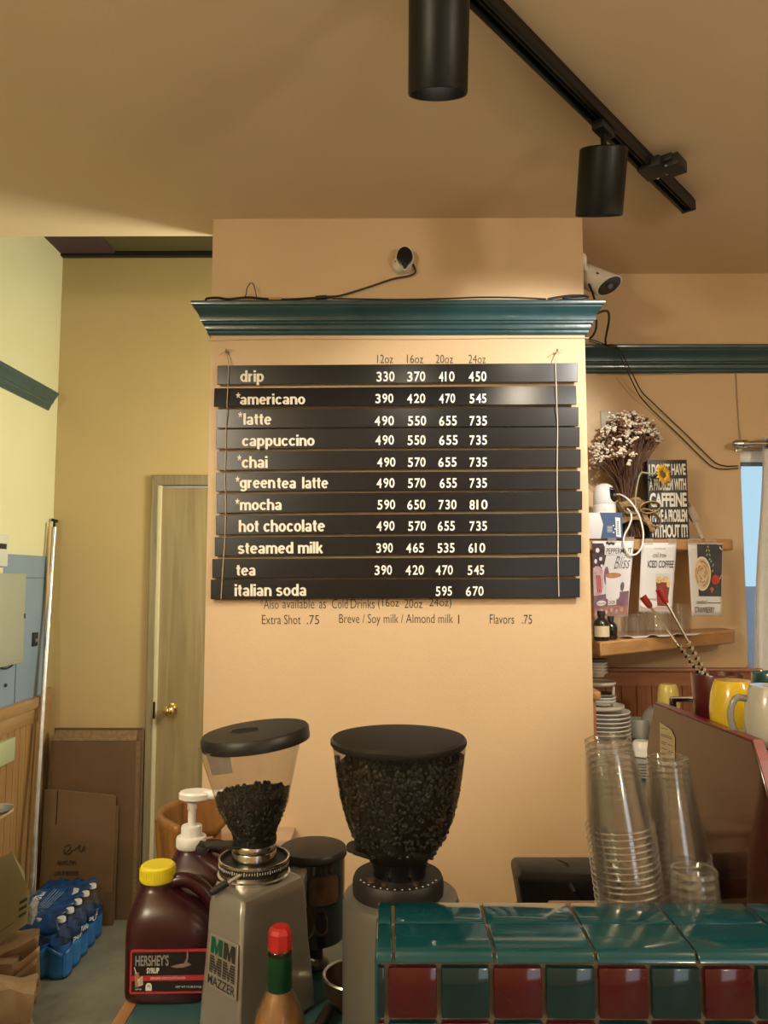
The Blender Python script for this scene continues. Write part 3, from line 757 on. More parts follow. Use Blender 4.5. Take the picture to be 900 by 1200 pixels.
for k, (dx, dy, lab) in enumerate(((0, 0, 'upper of two long black cables sagging across the right wall to the window'), (-3, 6, 'lower of two long black cables sagging across the right wall to the window'))):
    pts = [P(691, 398 + dy * .4, CY + 0.2), P(700, 400 + dy * .4, CY + 0.3), P(710, 404 + dy * .3, yw - .001 * dy), P(722, 405 + dy * .3, yw - .001 * dy), P(731 + dx, 418 + dy * .3, yw), P(741 + dx, 438 + dy * .5, yw), P(752 + dx, 459 + dy * .6, yw + 0.03), P(765 + dx, 472 + dy, YR - 0.02), P(785 + dx, 491 + dy, YR - 0.01), P(805 + dx, 510 + dy, YR - 0.01), P(825 + dx, 530 + dy, YR - 0.01), P(838 + dx, 542 + dy * .8, YR - 0.01), P(850 + dx, 546 + dy * .6, YR - 0.01), P(862, 546 + dy * .5, YR - 0.008), P(868, 546 + dy * .35, YR + 0.02)]
    cablething('sagging_cable', lab, pts, 0.0024)
cablething('wall_raceway', 'thin tan wire under the right cornice turning down to the curtain rod', [P(700, 438.5, YR - .004), P(760, 438.6, YR - .004), P(820, 437.4, YR - .004), P(859, 437.2, YR - .004), P(862.5, 439, YR - .004), P(864, 470, YR - .004), P(866, 500, YR - .004), P(868.5, 516, YR - .01)], 0.0026, 'wire', pm('tan_wire', (0.42, 0.29, 0.17), 0.5), 3)
vp_ = P(714, 487, YR)
wp = thing('wall_plate', 'pale blank cover plate half hidden behind the dried flowers', 'wall plate', (vp_.x, YR, vp_.z - 0.02))
MB().box((vp_.x, YR - 0.003, vp_.z - 0.017), (0.072, 0.006, 0.075), bev=0.002).build('plate', pm('pale_green_white', (0.50, 0.46, 0.34), 0.45), wp, world=True)
MB().lathe([(0, .002), (.003, .0015), (.0035, 0)], (vp_.x, YR - 0.006, vp_.z + 0.012), 10, Mf).build('screw', metal, wp, world=True)

# ------------------------------------------------------------------ right hand wall shelves
oakx = wood('oak_shelf', (0.36, 0.185, 0.07), (0.47, 0.26, 0.105), 0.42, 'x', 3.5, 0.1)
def shelf(name, label, poly, th):
    t = thing(name, label, 'shelf', (sum(q.x for q in poly) / len(poly), YR, poly[0].z - th))
    MB().prism(poly, (0, 0, -th)).build('board', oakx, t, world=True, bevel=0.006)
    return t
YU = YR - 0.20
zu = P(780, 631.5, YU).z
xa = XR - 0.02; xe = P(862, 633, YU).x
def rcorner(x, y, r, n=5):
    return [Vector((x - r + r * math.sin(math.pi / 2 * k / n), y + r - r * math.cos(math.pi / 2 * k / n), zu)) for k in range(n + 1)]
upoly = [Vector((xa, YR, zu)), Vector((xa, YU, zu))] + rcorner(xe, YU, 0.03) + [Vector((xe, YR, zu))]
thu = zu - P(780, 645, YU).z
us = shelf('wall_shelf', 'upper wooden wall shelf holding the dried flowers and the word sign', upoly, thu)
bx_ = xe - 0.03
def bracket(x, z, d, h, t, name='bracket'):
    pts = [(YR, z), (YR - d, z), (YR - d, z - 0.012), (YR - d * 0.55, z - h * 0.34), (YR - d * 0.62, z - h * 0.48), (YR - d * 0.42, z - h * 0.68), (YR - d * 0.15, z - h), (YR, z - h)]
    MB().prism([Vector((x, a, b)) for a, b in pts], (0.018, 0, 0)).build(name, oakx, t, world=True)
YL0, YL1 = 2.66, YR - 0.15
zl0 = P(702, 752.5, YL0).z; zl1 = P(860, 738.5, YL1).z
ex = P(866, 745, YL1).x
ls_ = [Vector((XR + 0.035, YR, zl0)), Vector((P(703, 752, YL0).x, YL0, zl0)), Vector((ex - 0.03, YL1, zl1)), Vector((ex, YL1 + 0.03, zl1)), Vector((ex, YR, zl1))]
thl = zl0 - P(702, 770, YL0).z
lsh = shelf('wall_shelf', 'lower wooden wall shelf with a slanted front and upturned glasses on it', ls_, thl)
def zl(x, y=None):
    return zl0 + (zl1 - zl0) * (x - ls_[1].x) / (ls_[2].x - ls_[1].x)

# ---- things on the upper shelf
def on_u(px, Y): return Vector((P(px, 630, Y).x, Y, zu))
# boxy word sign
sg = on_u(781, YR - 0.13)
a_ = math.radians(-6)
sign = thing('word_sign', 'black box sign with tall white capital words about caffeine', 'sign', sg, (0, 0, a_))
SW = 0.148; SH = P(781, 541, YR - .13).z - zu; SD = 0.085
sb = pm('black_stained_wood', (0.014, 0.013, 0.013), 0.5, var=0.3)
MB().box((0, 0, SH / 2), (SW, SD, SH), bev=0.002).build('box', sb, sign)
lw = pm('chalk_white_letters', (0.66, 0.64, 0.58), 0.6)
L5 = (("I DON'T HAVE", 0.805, 0.955), ("A PROBLEM WITH", 0.615, 0.765), ("CAFFEINE", 0.405, 0.585), ("I HAVE A PROBLEM", 0.215, 0.375), ("WITHOUT IT!", 0.02, 0.185))
for t_, v0, v1 in L5:
    mb = lettering(MB(), t_, lambda u, v: Vector((-SW * 0.46 + SW * 0.92 * u, -SD / 2 - 0.0008, SH * (v0 + (v1 - v0) * v))), 0.035, space=0.95)
    mb.build('sign_lettering', lw, sign)
# dried flower bouquet
fb = on_u(737, YR - 0.12)
bq = thing('dried_bouquet', 'bunch of dried cream flowers on brown stems wrapped in burlap', 'dried flowers', fb)
stem_m = pm('dry_brown_stem', (0.12, 0.055, 0.03), 0.7, var=0.3)
head_m = pm('dry_cream_petals', (0.74, 0.66, 0.54), 0.8, var=0.25, scale=60)
head_d = pm('dry_brown_heads', (0.19, 0.095, 0.055), 0.8, var=0.3, scale=60)
rnd = random.Random(3)
stems = MB(); heads = MB(); buds = MB()
Zt = P(737, 481, fb.y).z - zu
Zn = P(737, 590, fb.y).z - zu
for k in range(230):
    a = rnd.uniform(0, 2 * math.pi); rr = math.sqrt(rnd.random())
    hx = -0.004 + 0.136 * rr * math.cos(a); hy = 0.085 * rr * math.sin(a)
    hz = Zt - 0.03 - (0.175 if hx < 0 else 0.095) * rr ** 2.2 + rnd.uniform(-0.03, 0.02)
    b = Vector((rnd.uniform(-0.02, 0.02), rnd.uniform(-0.02, 0.02), Zn - 0.02))
    h = Vector((hx, hy, hz)); mdl = b.lerp(h, 0.5) + Vector((-hx * 0.12, -hy * 0.1, 0.02))
    stems.tube([b, mdl, h], [0.0016, 0.0014, 0.0012], 5, smooth=2, cap=False)
    if k < 60: stems.tube([b, b + Vector((rnd.uniform(-0.03, 0.03), rnd.uniform(-0.02, 0.02), -Zn + 0.03))], 0.0016, 5)
    (heads if rnd.random() < 0.72 else buds)
    tgt = heads if rnd.random() < 0.76 else buds
    for j_ in range(7):
        d = Vector((rnd.uniform(-1, 1), rnd.uniform(-1, 1), rnd.uniform(-0.5, 0.8))) * 0.014
        (tgt if rnd.random() < 0.8 else buds).ball(h + d, rnd.uniform(0.005, 0.0085), (1, 1, 0.6), (rnd.uniform(-.6, .6), rnd.uniform(-.6, .6), 0), u=6, v=4)
stems.build('stems', stem_m, bq)
tag_ = heads.build('flower_heads', head_m, bq); tag_['kind'] = 'stuff'
tag_ = buds.build('seed_heads', head_d, bq); tag_['kind'] = 'stuff'
burlap = pm('burlap', (0.30, 0.20, 0.10), 0.9, var=0.3, scale=80, bump=0.8, bscale=200)
def wrap(u, v):
    a = 2 * math.pi * u
    r = 0.040 + 0.012 * math.sin(5 * a + 3 * v) * v + 0.014 * abs(v - 0.5) * 2
    return Vector((r * 1.15 * math.cos(a) + 0.012, r * math.sin(a), Zn - 0.075 + 0.085 * v + 0.008 * math.sin(3 * a)))
MB().grid(wrap, 40, 8).build('burlap_wrap', burlap, bq, solid=0.002)
def bow(cx, cz, ang0, s):
    def f(u, v):
        a = 2 * math.pi * u
        q = Vector((s * 0.040 * (1 + math.cos(a)), (v - 0.5) * 0.028, s * 0.022 * math.sin(a) + 0.004 * math.sin(9 * v)))
        return Vector((cx + q.x * math.cos(ang0) - q.z * math.sin(ang0), -0.052 + q.y, cz + q.x * math.sin(ang0) + q.z * math.cos(ang0)))
    return f
mb = MB()
mb.grid(bow(0.025, Zn - 0.03, 0.2, 1.0), 18, 5).grid(bow(0.025, Zn - 0.035, -0.6, 1.15), 18, 5).grid(bow(0.02, Zn - 0.035, math.pi - 0.2, 0.7), 18, 5)
mb.grid(lambda u, v: Vector((0.03 + 0.035 * v + 0.02 * u, -0.06 + 0.006 * math.sin(8 * v), Zn - 0.04 - 0.075 * v)), 4, 8)
mb.build('burlap_bow', burlap, bq, solid=0.0018)
# sunflower
sf = P(777, 556, YR - 0.215)
sun = thing('artificial_sunflower', 'yellow sunflower with a green stem in front of the word sign', 'flower', P(752, 600, YR - .2))
yel = pm('sunflower_yellow', (0.72, 0.42, 0.03), 0.6, var=0.15, scale=40)
nd = Vector((0.52, -0.84, 0.12)).normalized(); uu = nd.cross(Vector((0, 0, 1))).normalized(); vv = uu.cross(nd)
mb = MB()
for k in range(18):
    a = 2 * math.pi * k / 18; ca, sa = math.cos(a), math.sin(a)
    o_ = uu * ca + vv * sa; t_ = -uu * sa + vv * ca
    L = 0.040 + 0.004 * (k % 3)
    mb.add([sf + o_ * 0.012, sf + o_ * L * 0.6 + t_ * 0.007 + nd * 0.004, sf + o_ * L + nd * 0.002, sf + o_ * L * 0.6 - t_ * 0.007 + nd * 0.004], [(0, 1, 2, 3)])
mb.build('petals', yel, sun, world=True, solid=0.001, fixn=False)
MB().lathe([(0, 0.006), (0.008, 0.005), (0.014, 0.0), (0.008, -0.006), (0, -0.006)], sf, 18, Matrix((uu, vv, nd)).transposed()).build('centre', pm('sunflower_brown', (0.13, 0.055, 0.015), 0.8, bump=0.8, bscale=300), sun, world=True)
MB().tube([sf - nd * 0.006, P(768, 556, YR - 0.205), P(758, 554.5, YR - 0.20), P(750, 556, YR - 0.19), P(745, 580, YR - 0.18), P(745, 600, YR - .17)], 0.0032, 8, smooth=4).build('stem', pm('leaf_green_grey', (0.30, 0.32, 0.20), 0.6), sun, world=True)
# pale wooden easel piece
pw = pm('pale_wood_grain', (0.50, 0.42, 0.33), 0.6, var=0.12)
es = thing('wooden_peg_stand', 'pale wooden peg leaning at the right end of the upper shelf', 'wooden stand', on_u(819, YR - 0.12))
a0 = P(806, 589, YR - 0.11); a1 = Vector((P(824, 632, YR - 0.15).x, YR - 0.15, zu + 0.003))
d_ = (a1 - a0)
MB().tube([a0, a1], 0.0085, 4).build('stick', pw, es, world=True)
cmid = P(811, 602, YR - 0.135)
MB().box(cmid, (0.030, 0.016, 0.058), (0.1, math.radians(-28), 0), bev=0.002).build('block', pw, es, world=True)
MB().tube([P(817, 612, YR - .12), P(822, 622, YR - .125), P(820, 632, YR - .13)], 0.003, 6, smooth=3).build('wire_leg', metal, es, world=True)
# pan and tilt camera on its blue and white box
bxq = on_u(713, YR - 0.17)
zbox = P(713, 600.5, YR - 0.22).z
pk = thing('camera_box', 'blue and white cardboard box under the white pan camera', 'box', bxq)
hb = zbox - zu
bwid = 0.125
xl_ = P(690, 610, YR - .21).x; xr_ = P(729, 610, YR - .21).x
MB().span((xl_ - bxq.x, -0.04, 0), (xr_ - bxq.x, 0.06, hb), bev=0.0015).build('carton', pm('white_card', (0.70, 0.72, 0.74), 0.5), pk)
bluec = pm('carton_blue', (0.025, 0.075, 0.22), 0.45)
fy = -0.0415
x1_ = P(703, 610, YR - .21).x - bxq.x; x2_ = xr_ - bxq.x
MB().prism([Vector((x1_, fy, hb)), Vector((x2_, fy, hb)), Vector((x2_, fy, 0.001)), Vector((x1_ + 0.002, fy, 0.001)), Vector((x1_ + 0.012, fy, hb * 0.55))], (0, 0.001, 0)).build('blue_print', bluec, pk)
MB().prism([Vector((x2_ - 0.026, fy - .001, hb * 0.82)), Vector((x2_ - 0.008, fy - .001, hb * 0.80)), Vector((x2_ - 0.006, fy - .001, hb * 0.06)), Vector((x2_ - 0.024, fy - .001, hb * 0.08))], (0, 0.001, 0)).build('side_sticker', white, pk)
mb = MB()
for k in range(9): mb.span((x2_ - 0.021, fy - .002, hb * (0.16 + 0.06 * k)), (x2_ - 0.013, fy - .0012, hb * (0.185 + 0.06 * k)))
mb.build('sticker_print', matte_black, pk)
mb = MB()
for k in range(5): mb.span((x1_ + 0.026, fy - .001, hb * (0.46 - 0.05 * k)), (x1_ + 0.045, fy - .0002, hb * (0.475 - 0.05 * k)))
for k in range(3):
    mb.ball((x1_ + 0.05 + 0.006 * (k % 2), fy - 0.0005, hb * (0.5 - 0.13 * k)), 0.003, (1, 0.2, 1), u=8, v=6)
mb.build('carton_print', white, pk)
pc = P(708.5, 600, YR - 0.165)
pcam = thing('pan_camera', 'white pan and tilt camera standing on the blue and white box', 'security camera', (pc.x, YR - 0.165, zbox))
hc_ = P(708, 566.5, YR - .165).z - zbox; rc_ = 0.0425
MB().lathe([(0, 0), (rc_ * 0.96, 0), (rc_, 0.004), (rc_, 0.030), (rc_ * 0.97, 0.034), (0, 0.034)], (0, 0, 0), 36).build('base', pm('camera_white', (0.78, 0.79, 0.81), 0.3), pcam)
MB().lathe([(0, 0.0345), (rc_ * 0.95, 0.0345), (rc_, 0.038), (rc_ * 0.99, hc_ * 0.58), (rc_ * 0.9, hc_ * 0.78), (rc_ * 0.68, hc_ * 0.92), (rc_ * 0.35, hc_ * 0.985), (0, hc_)], (0, 0, 0), 36).build('dome', pm('camera_white'), pcam) if False else MB().lathe([(0, 0.0345), (rc_ * 0.95, 0.0345), (rc_, 0.038), (rc_ * 0.99, hc_ * 0.58), (rc_ * 0.9, hc_ * 0.78), (rc_ * 0.68, hc_ * 0.92), (rc_ * 0.35, hc_ * 0.985), (0, hc_)], (0, 0, 0), 36).build('dome', _M['camera_white'], pcam)
# black glass face strip following the dome, looking to the right
def faceband(u, v):
    a = math.radians(-84 + 68 * u)
    t = 0.36 + 0.56 * v
    zz = hc_ * t
    rr = rc_ * (0.995 if t < 0.58 else math.sqrt(max(0.02, 1 - ((t - 0.58) / 0.42) ** 2)) * 0.99) + 0.0012
    wv = (1 - abs(2 * v - 1) ** 4)
    a = math.radians(-46) + math.radians(30) * (2 * u - 1) * (0.25 + 0.75 * wv)
    return Vector((rr * math.cos(a), rr * math.sin(a), zz))
MB().grid(faceband, 10, 14).build('lens_face', gloss_black, pcam)
fq_ = faceband(0.5, 0.4)
MB().ball(fq_, 0.008, u=12, v=8).build('lens', _M['grey_lens'], pcam)
wc = pm('white_cable', (0.80, 0.79, 0.76), 0.4)
cablething('charging_cable', 'white cable looping from the pan camera down over the shelf front',
    [P(719, 580, YR - .16), P(728, 580, YR - .19), P(738, 587, YR - .22), P(747, 600, YR - .225), P(752, 614, YR - .225), P(754, 628, YR - .225), P(752, 641, YR - .225), P(746, 649, YR - .225), P(739, 650, YR - .225), P(734, 645, YR - .225), P(731, 636, YR - .225), P(732, 627, YR - .22), P(737, 617, YR - .22), P(740, 608, YR - .22), P(739, 601, YR - .19), P(735, 596, YR - .17)], 0.0034, 'cable', wc, 5)

# ------------------------------------------------------------------ paper flyers taped to the upper shelf
paper = pm('flyer_paper', (0.66, 0.66, 0.69), 0.5, var=0.02)
tape_m = shell('clear_tape', (0.92, 0.9, 0.86), haze=0.12, hcol=(0.8, 0.78, 0.74), rough=0.2)
def flyer(label, tl, tr, br, bl, Yt, Yb, curl=0.0, curl_side=1):
    """corners in picture pixels; Yt, Yb distance of the top and bottom edge"""
    c = [P(*tl, Yt), P(*tr, Yt), P(*br, Yb), P(*bl, Yb)]
    t = thing('flyer', label, 'flyer', ((c[2] + c[3]) / 2))
    def fn(u, v, lift=0.0):
        q = (c[3] * (1 - u) + c[2] * u) * (1 - v) + (c[0] * (1 - u) + c[1] * u) * v
        q = q + Vector((0, -lift, 0))
        q.y -= curl * ((u if curl_side > 0 else 1 - u) ** 3) * (1 - 0.8 * v) * 0.6
        q.y += 0.004 * math.sin(3.0 * v + 1)
        return q
    MB().grid(fn, 12, 12).build('sheet', paper, t, world=True, solid=0.0004)
    return t, fn
_lift = [0.0006]
def patch(t, fn, name, mat, pts, lift=0.0012):
    # finely cut outline so that it follows the paper's bend
    out = []
    n = len(pts)
    for i in range(n):
        a = pts[i]; b = pts[(i + 1) % n]
        k = max(1, int(max(abs(a[0] - b[0]), abs(a[1] - b[1])) / 0.08)) if n < 10 else 1
        for j in range(k): out.append((a[0] + (b[0] - a[0]) * j / k, a[1] + (b[1] - a[1]) * j / k))
    if n == 4:
        q = lambda u, v: fn(*[((pts[3][i] * (1 - u) + pts[2][i] * u) * (1 - v) + (pts[0][i] * (1 - u) + pts[1][i] * u) * v) for i in (0, 1)], lift)
        return MB().grid(q, 8, 8).build(name, mat, t, world=True)
    return MB().add([fn(u, v, lift) for u, v in out], [tuple(range(len(out)))]).build(name, mat, t, world=True)
def ell(cx, cy, rx, ry, n=24, a0=0, a1=360, rot=0):
    out = []
    for k in range(n if a1 - a0 >= 360 else n + 1):
        a = math.radians(a0 + (a1 - a0) * k / n)
        x, y = rx * math.cos(a), ry * math.sin(a)
        out.append((cx + x * math.cos(rot) - y * math.sin(rot), cy + x * math.sin(rot) + y * math.cos(rot)))
    return out
def ink_text(t, fn, body, u0, v0, u1, v1, mat, bold=0.0, shear=0.0, lift=0.003, space=1.0):
    lettering(MB(), body, lambda u, v: fn(u0 + (u1 - u0) * u, v0 + (v1 - v0) * v, lift), bold, shear, space).build('flyer_lettering', mat, t, world=True)
k_ink = pm('black_print', (0.02, 0.02, 0.022), 0.5)
g_ink = pm('grey_print', (0.12, 0.12, 0.13), 0.5)
def tape(t, x0, y0, x1, y1, Y):
    a = P(x0, y1, Y); b = P(x1, y0, Y)
    MB().span((a.x, Y - 0.0016, a.z), (b.x, Y - 0.001, b.z)).build('tape', tape_m, t, world=True)

YF = YU - 0.006
# 1 peppermint
t1, f1 = flyer('flyer for a peppermint drink with a white mug, leftmost under the upper shelf', (694, 634), (742, 634), (733, 722), (697, 726), YF, YF + 0.02, 0.05)
dark_mauve = pm('print_dark_mauve', (0.055, 0.035, 0.05), 0.5, var=0.5, scale=60)
mauve = pm('print_mauve', (0.20, 0.11, 0.16), 0.5, var=0.2, scale=30)
pinkish = pm('print_pink', (0.50, 0.34, 0.36), 0.5, var=0.25, scale=60)
copper = pm('print_copper', (0.35, 0.17, 0.13), 0.4, var=0.3, scale=50)
redp = pm('print_red', (0.42, 0.035, 0.04), 0.5, var=0.2, scale=60)
whp = pm('print_white', (0.72, 0.72, 0.74), 0.5)
coffee_o = pm('print_coffee', (0.50, 0.22, 0.08), 0.5, var=0.2, scale=80)
patch(t1, f1, 'bow_print', dark_mauve, [(0.0, 0.97), (0.26, 0.97), (0.36, 0.86), (0.30, 0.70), (0.22, 0.64), (0.0, 0.66)])
for q in (ell(.12, .88, .05, .03), ell(.2, .77, .04, .025), ell(.07, .74, .035, .03), ell(.23, .68, .03, .02)): patch(t1, f1, 'bow_highlight', whp, q, 0.0016)
for k in range(4): patch(t1, f1, 'bow_print', dark_mauve, ell(.36 + .05 * k, .975 - .01 * (k % 2), .035, .02, 10))
patch(t1, f1, 'table_print', mauve, [(0, 0.30), (0.98, 0.34), (0.99, 0.15), (0, 0.14)])
patch(t1, f1, 'cloth_print', mauve, ell(.36, .55, .07, .12, 16))
patch(t1, f1, 'tray_print', copper, [(0, 0.16), (0.99, 0.15), (0.99, 0.02), (0, 0.03)])
for k in range(6): patch(t1, f1, 'tray_gleam', pinkish, ell(.08 + .15 * k, .08 + .02 * (k % 2), .04, .03, 10), 0.0016)
patch(t1, f1, 'jar_print', pinkish, [(0.02, 0.66), (0.12, 0.70), (0.26, 0.62), (0.28, 0.40), (0.22, 0.31), (0.04, 0.31)])
for k in range(3): patch(t1, f1, 'candy_cane_print', redp, [(0.10 + .05 * k, 0.34), (0.13 + .05 * k, 0.34), (0.11 + .04 * k, 0.56), (0.08 + .04 * k, 0.56)], 0.0018)
patch(t1, f1, 'mug_print', whp, [(0.34, 0.545), (0.74, 0.555), (0.74, 0.27), (0.70, 0.24), (0.58, 0.225), (0.44, 0.23), (0.36, 0.26)], 0.002)
patch(t1, f1, 'mug_handle_print', g_ink, ell(.80, .40, .05, .06, 16), 0.0016)
patch(t1, f1, 'mug_rim_print', copper, ell(.54, .55, .205, .035, 24), 0.0022)
patch(t1, f1, 'foam_print', coffee_o, ell(.54, .55, .18, .026, 24), 0.0026)
patch(t1, f1, 'title_band', whp, [(0.30, 0.92), (0.98, 0.92), (0.98, 0.82), (0.30, 0.82)], 0.0022)
ink_text(t1, f1, 'PEPPERMINT', .34, .835, .96, .905, k_ink, 0.004)
ink_text(t1, f1, 'Bliss', .55, .64, .95, .80, g_ink, -0.012, 0.45)
patch(t1, f1, 'badge_print', whp, ell(.22, .20, .14, .035, 20), 0.002)
patch(t1, f1, 'badge_print', whp, [(0.42, 0.235), (0.66, 0.235), (0.66, 0.165), (0.42, 0.165)], 0.002)
ink_text(t1, f1, 'monin', .11, .185, .33, .215, mauve, 0.0)
ink_text(t1, f1, 'DCR', .45, .178, .63, .222, mauve, 0.02)
tape(t1, 712, 630, 722, 636, YF - 0.004)
tape(t1, 733, 629, 743, 637, YF - 0.004)
# 2 iced coffee
t2, f2 = flyer('white flyer for cold brew iced coffee, in the middle under the upper shelf', (751.5, 636), (792.5, 636), (787, 719), (749, 717), YF, YF + 0.015, 0.012)
ink_text(t2, f2, 'introducing', .38, .905, .68, .925, g_ink, 0)
ink_text(t2, f2, 'cold brew', .34, .79, .73, .86, k_ink, -0.01, 0.35)
ink_text(t2, f2, 'ICED COFFEE', .21, .645, .95, .745, k_ink, 0.004)
patch(t2, f2, 'table_print', pm('print_table_pink', (0.46, 0.33, 0.29), 0.5), [(0.02, 0.10), (0.98, 0.10), (0.98, 0.05), (0.02, 0.05)])
patch(t2, f2, 'plate_print', whp, ell(.30, .12, .28, .06, 20), 0.0016)
patch(t2, f2, 'plate_shade_print', pm('print_taupe', (0.40, 0.34, 0.32), 0.5), ell(.30, .20, .22, .055, 20, 180, 360), 0.0014)
tea_red = pm('print_tea_red', (0.20, 0.03, 0.015), 0.4, var=0.3, scale=60)
patch(t2, f2, 'glass_print', pm('print_glass', (0.56, 0.56, 0.58), 0.4), [(0.46, 0.56), (0.90, 0.56), (0.84, 0.09), (0.54, 0.09)], 0.0014)
patch(t2, f2, 'drink_print', tea_red, [(0.48, 0.44), (0.89, 0.44), (0.84, 0.10), (0.55, 0.10)], 0.0018)
lem = pm('print_lemon_ice', (0.66, 0.48, 0.22), 0.4, var=0.25, scale=60)
for q in (ell(.56, .47, .09, .05), ell(.74, .48, .09, .045), ell(.84, .41, .05, .045)): patch(t2, f2, 'ice_print', lem, q, 0.0022)
tape(t2, 756, 631, 765, 638, YF - 0.004)
tape(t2, 783, 631, 793, 638, YF - 0.004)
# 3 strawberry
t3, f3 = flyer('flyer for a candied strawberry drink with a latte on dark slate, rightmost of three', (805.5, 636), (846.5, 637), (845.5, 722), (811.5, 722), YF, YF + 0.012, 0.008)
slate = pm('print_slate', (0.035, 0.037, 0.045), 0.5, var=0.4, scale=30)
patch(t3, f3, 'slate_print', slate, [(0.26, 0.985), (0.985, 0.985), (0.985, 0.27), (0.26, 0.27)])
patch(t3, f3, 'cup_print', pm('print_cream', (0.72, 0.66, 0.55), 0.5), ell(.39, .58, .265, .235, 32), 0.0018)
lat = pm('print_latte', (0.60, 0.46, 0.29), 0.5, var=0.2, scale=60)
patch(t3, f3, 'latte_print', lat, ell(.39, .58, .235, .205, 32), 0.0022)
dkl = pm('print_caramel', (0.22, 0.10, 0.035), 0.5, var=0.3, scale=90)
mb = MB()
for r_ in (0.4, 0.62, 0.85):
    for k in range(3):
        a0 = 120 * k + 60 * r_ * 3; o1 = ell(.39, .58, .235 * r_, .205 * r_, 10, a0, a0 + 75); o2 = ell(.39, .58, .235 * (r_ - .07), .205 * (r_ - .07), 10, a0, a0 + 75)
        pts_ = o1 + o2[::-1]; mb.add([f3(u, v, 0.0026) for u, v in pts_], [tuple(range(len(pts_)))])
mb.build('caramel_swirl_print', dkl, t3, world=True)
leafp = pm('print_leaf', (0.36, 0.40, 0.16), 0.5, var=0.2)
for q in ((.53, .90, .5), (.60, .90, -.5), (.54, .84, .5), (.62, .84, -.5), (.57, .95, 0), (.66, .75, .3), (.72, .70, .8), (.62, .78, .1), (.70, .62, .4), (.96, .55, .6), (.93, .52, 0)):
    patch(t3, f3, 'leaf_print', leafp, ell(q[0], q[1], .028, .014, 10, rot=q[2]), 0.002)
strb = pm('print_strawberry', (0.50, 0.03, 0.02), 0.5, var=0.25, scale=90)
patch(t3, f3, 'strawberry_print', strb, ell(.80, .50, .12, .065, 18), 0.002)
patch(t3, f3, 'strawberry_print', pm('print_strawberry_cut', (0.50, 0.12, 0.10), 0.5, var=0.25, scale=90), [(0.62, 0.38), (0.70, 0.40), (0.75, 0.37), (0.68, 0.315)], 0.002)
ink_text(t3, f3, 'candied', .16, .165, .52, .225, g_ink, 0.0, 0.3)
patch(t3, f3, 'rule_print', k_ink, [(0.53, 0.185), (0.97, 0.185), (0.97, 0.175), (0.53, 0.175)])
ink_text(t3, f3, 'STRAWBERRY', .10, .045, .76, .125, k_ink, 0.004)
patch(t3, f3, 'torn_corner', whp, [(0.90, 0.97), (0.985, 0.90), (0.90, 0.93)], 0.003)
tape(t3, 806, 631, 822, 638, YF - 0.004)
tape(t3, 826, 632, 840, 638, YF - 0.004)

# ------------------------------------------------------------------ upturned glasses and jars on the lower shelf
glass = shell('clear_glass', (0.975, 0.975, 0.97), 1.45, 0.02, haze=0.015)
def tumbler(px, py_top, wpx, Y, label):
    x = P(px, 740, Y).x; z = zl(x)
    h = P(px, py_top, Y).z - z; r = wpx / 2 * Y / FPX
    prof = [(r, 0.0015), (r * 0.985, h * 0.3), (r * 0.90, h * 0.85), (r * 0.84, h), (r * 0.6, h), (0, h - 0.002), (0, h - 0.008), (r * 0.78, h - 0.010), (r * 0.83, h * 0.85), (r * 0.95, h * 0.3), (r * 0.965, 0.0015), (r, 0.0015)]
    o = MB().lathe(prof, (x, Y, z), 36).build('glass_tumbler', glass)
    tag(o, label, 'glass', 'upturned glasses on the lower shelf')
tumbler(744.5, 719, 25, YL0 + 0.24, 'upturned stubby clear glass left of the iced coffee flyer on the lower shelf')
tumbler(771, 716, 27, YL0 + 0.20, 'upturned clear glass below the iced coffee flyer on the lower shelf')
tumbler(797, 706, 21, YL0 + 0.27, 'tall upturned clear glass at the right end of the row on the lower shelf')
tumbler(757, 705, 20, YR - 0.06, 'clear glass at the back wall between the two left flyers')
foil = pm('crumpled_white_paper', (0.66, 0.66, 0.65), 0.5, var=0.1, scale=30)
rn = random.Random(5)
hts = {}
def liner(u, v):
    x = P(726, 745, 2.8).x + u * 0.29; y = 2.74 + 0.07 * v + 0.045 * u
    return Vector((x, y, zl(x) + 0.0022 + 0.009 * max(0, math.sin(u * 19 + 1)) * (1 - v) ** 2))
tag(MB().grid(liner, 60, 4).build('shelf_liner', foil, solid=0.001), 'crinkled white paper lying under the glasses on the lower shelf', 'paper')
blk_glass = pm('black_glass', (0.012, 0.010, 0.010), 0.08, coat=0.4)
def jar(px, py_top, wpx, Y, label, lab=False):
    x = P(px, 745, Y).x; z = zl(x); h = P(px, py_top, Y).z - z; r = wpx / 2 * Y / FPX
    t = thing('dark_bottle', label, 'bottle', (x, Y, z), group='dark bottles at the left of the lower shelf')
    MB().lathe([(0, 0), (r * 0.8, 0), (r, 0.006), (r, h * 0.52), (r * 0.9, h * 0.64), (r * 0.45, h * 0.76), (r * 0.42, h * 0.9), (0, h * 0.9)], (0, 0, 0), 28).build('body', blk_glass, t)
    MB().lathe([(0, h), (r * 0.48, h), (r * 0.5, h - 0.003), (r * 0.5, h * 0.86), (0, h * 0.86)], (0, 0, 0), 20).build('cap', matte_black, t)
    if lab:
        MB().lathe([(r + 0.0006, h * 0.14), (r + 0.0006, h * 0.5)], (0, 0, 0), 16, arc=(math.radians(200), math.radians(320))).build('label', pm('cream_label', (0.60, 0.52, 0.34), 0.5), t)
jar(705, 716, 19, YL0 + 0.06, 'dark bottle with a cream label at the left end of the lower shelf', True)
jar(716, 722, 15, YL0 + 0.085, 'small unlabelled black bottle beside the dark bottle with the cream label')
tl_ = P(728, 745, 2.80)
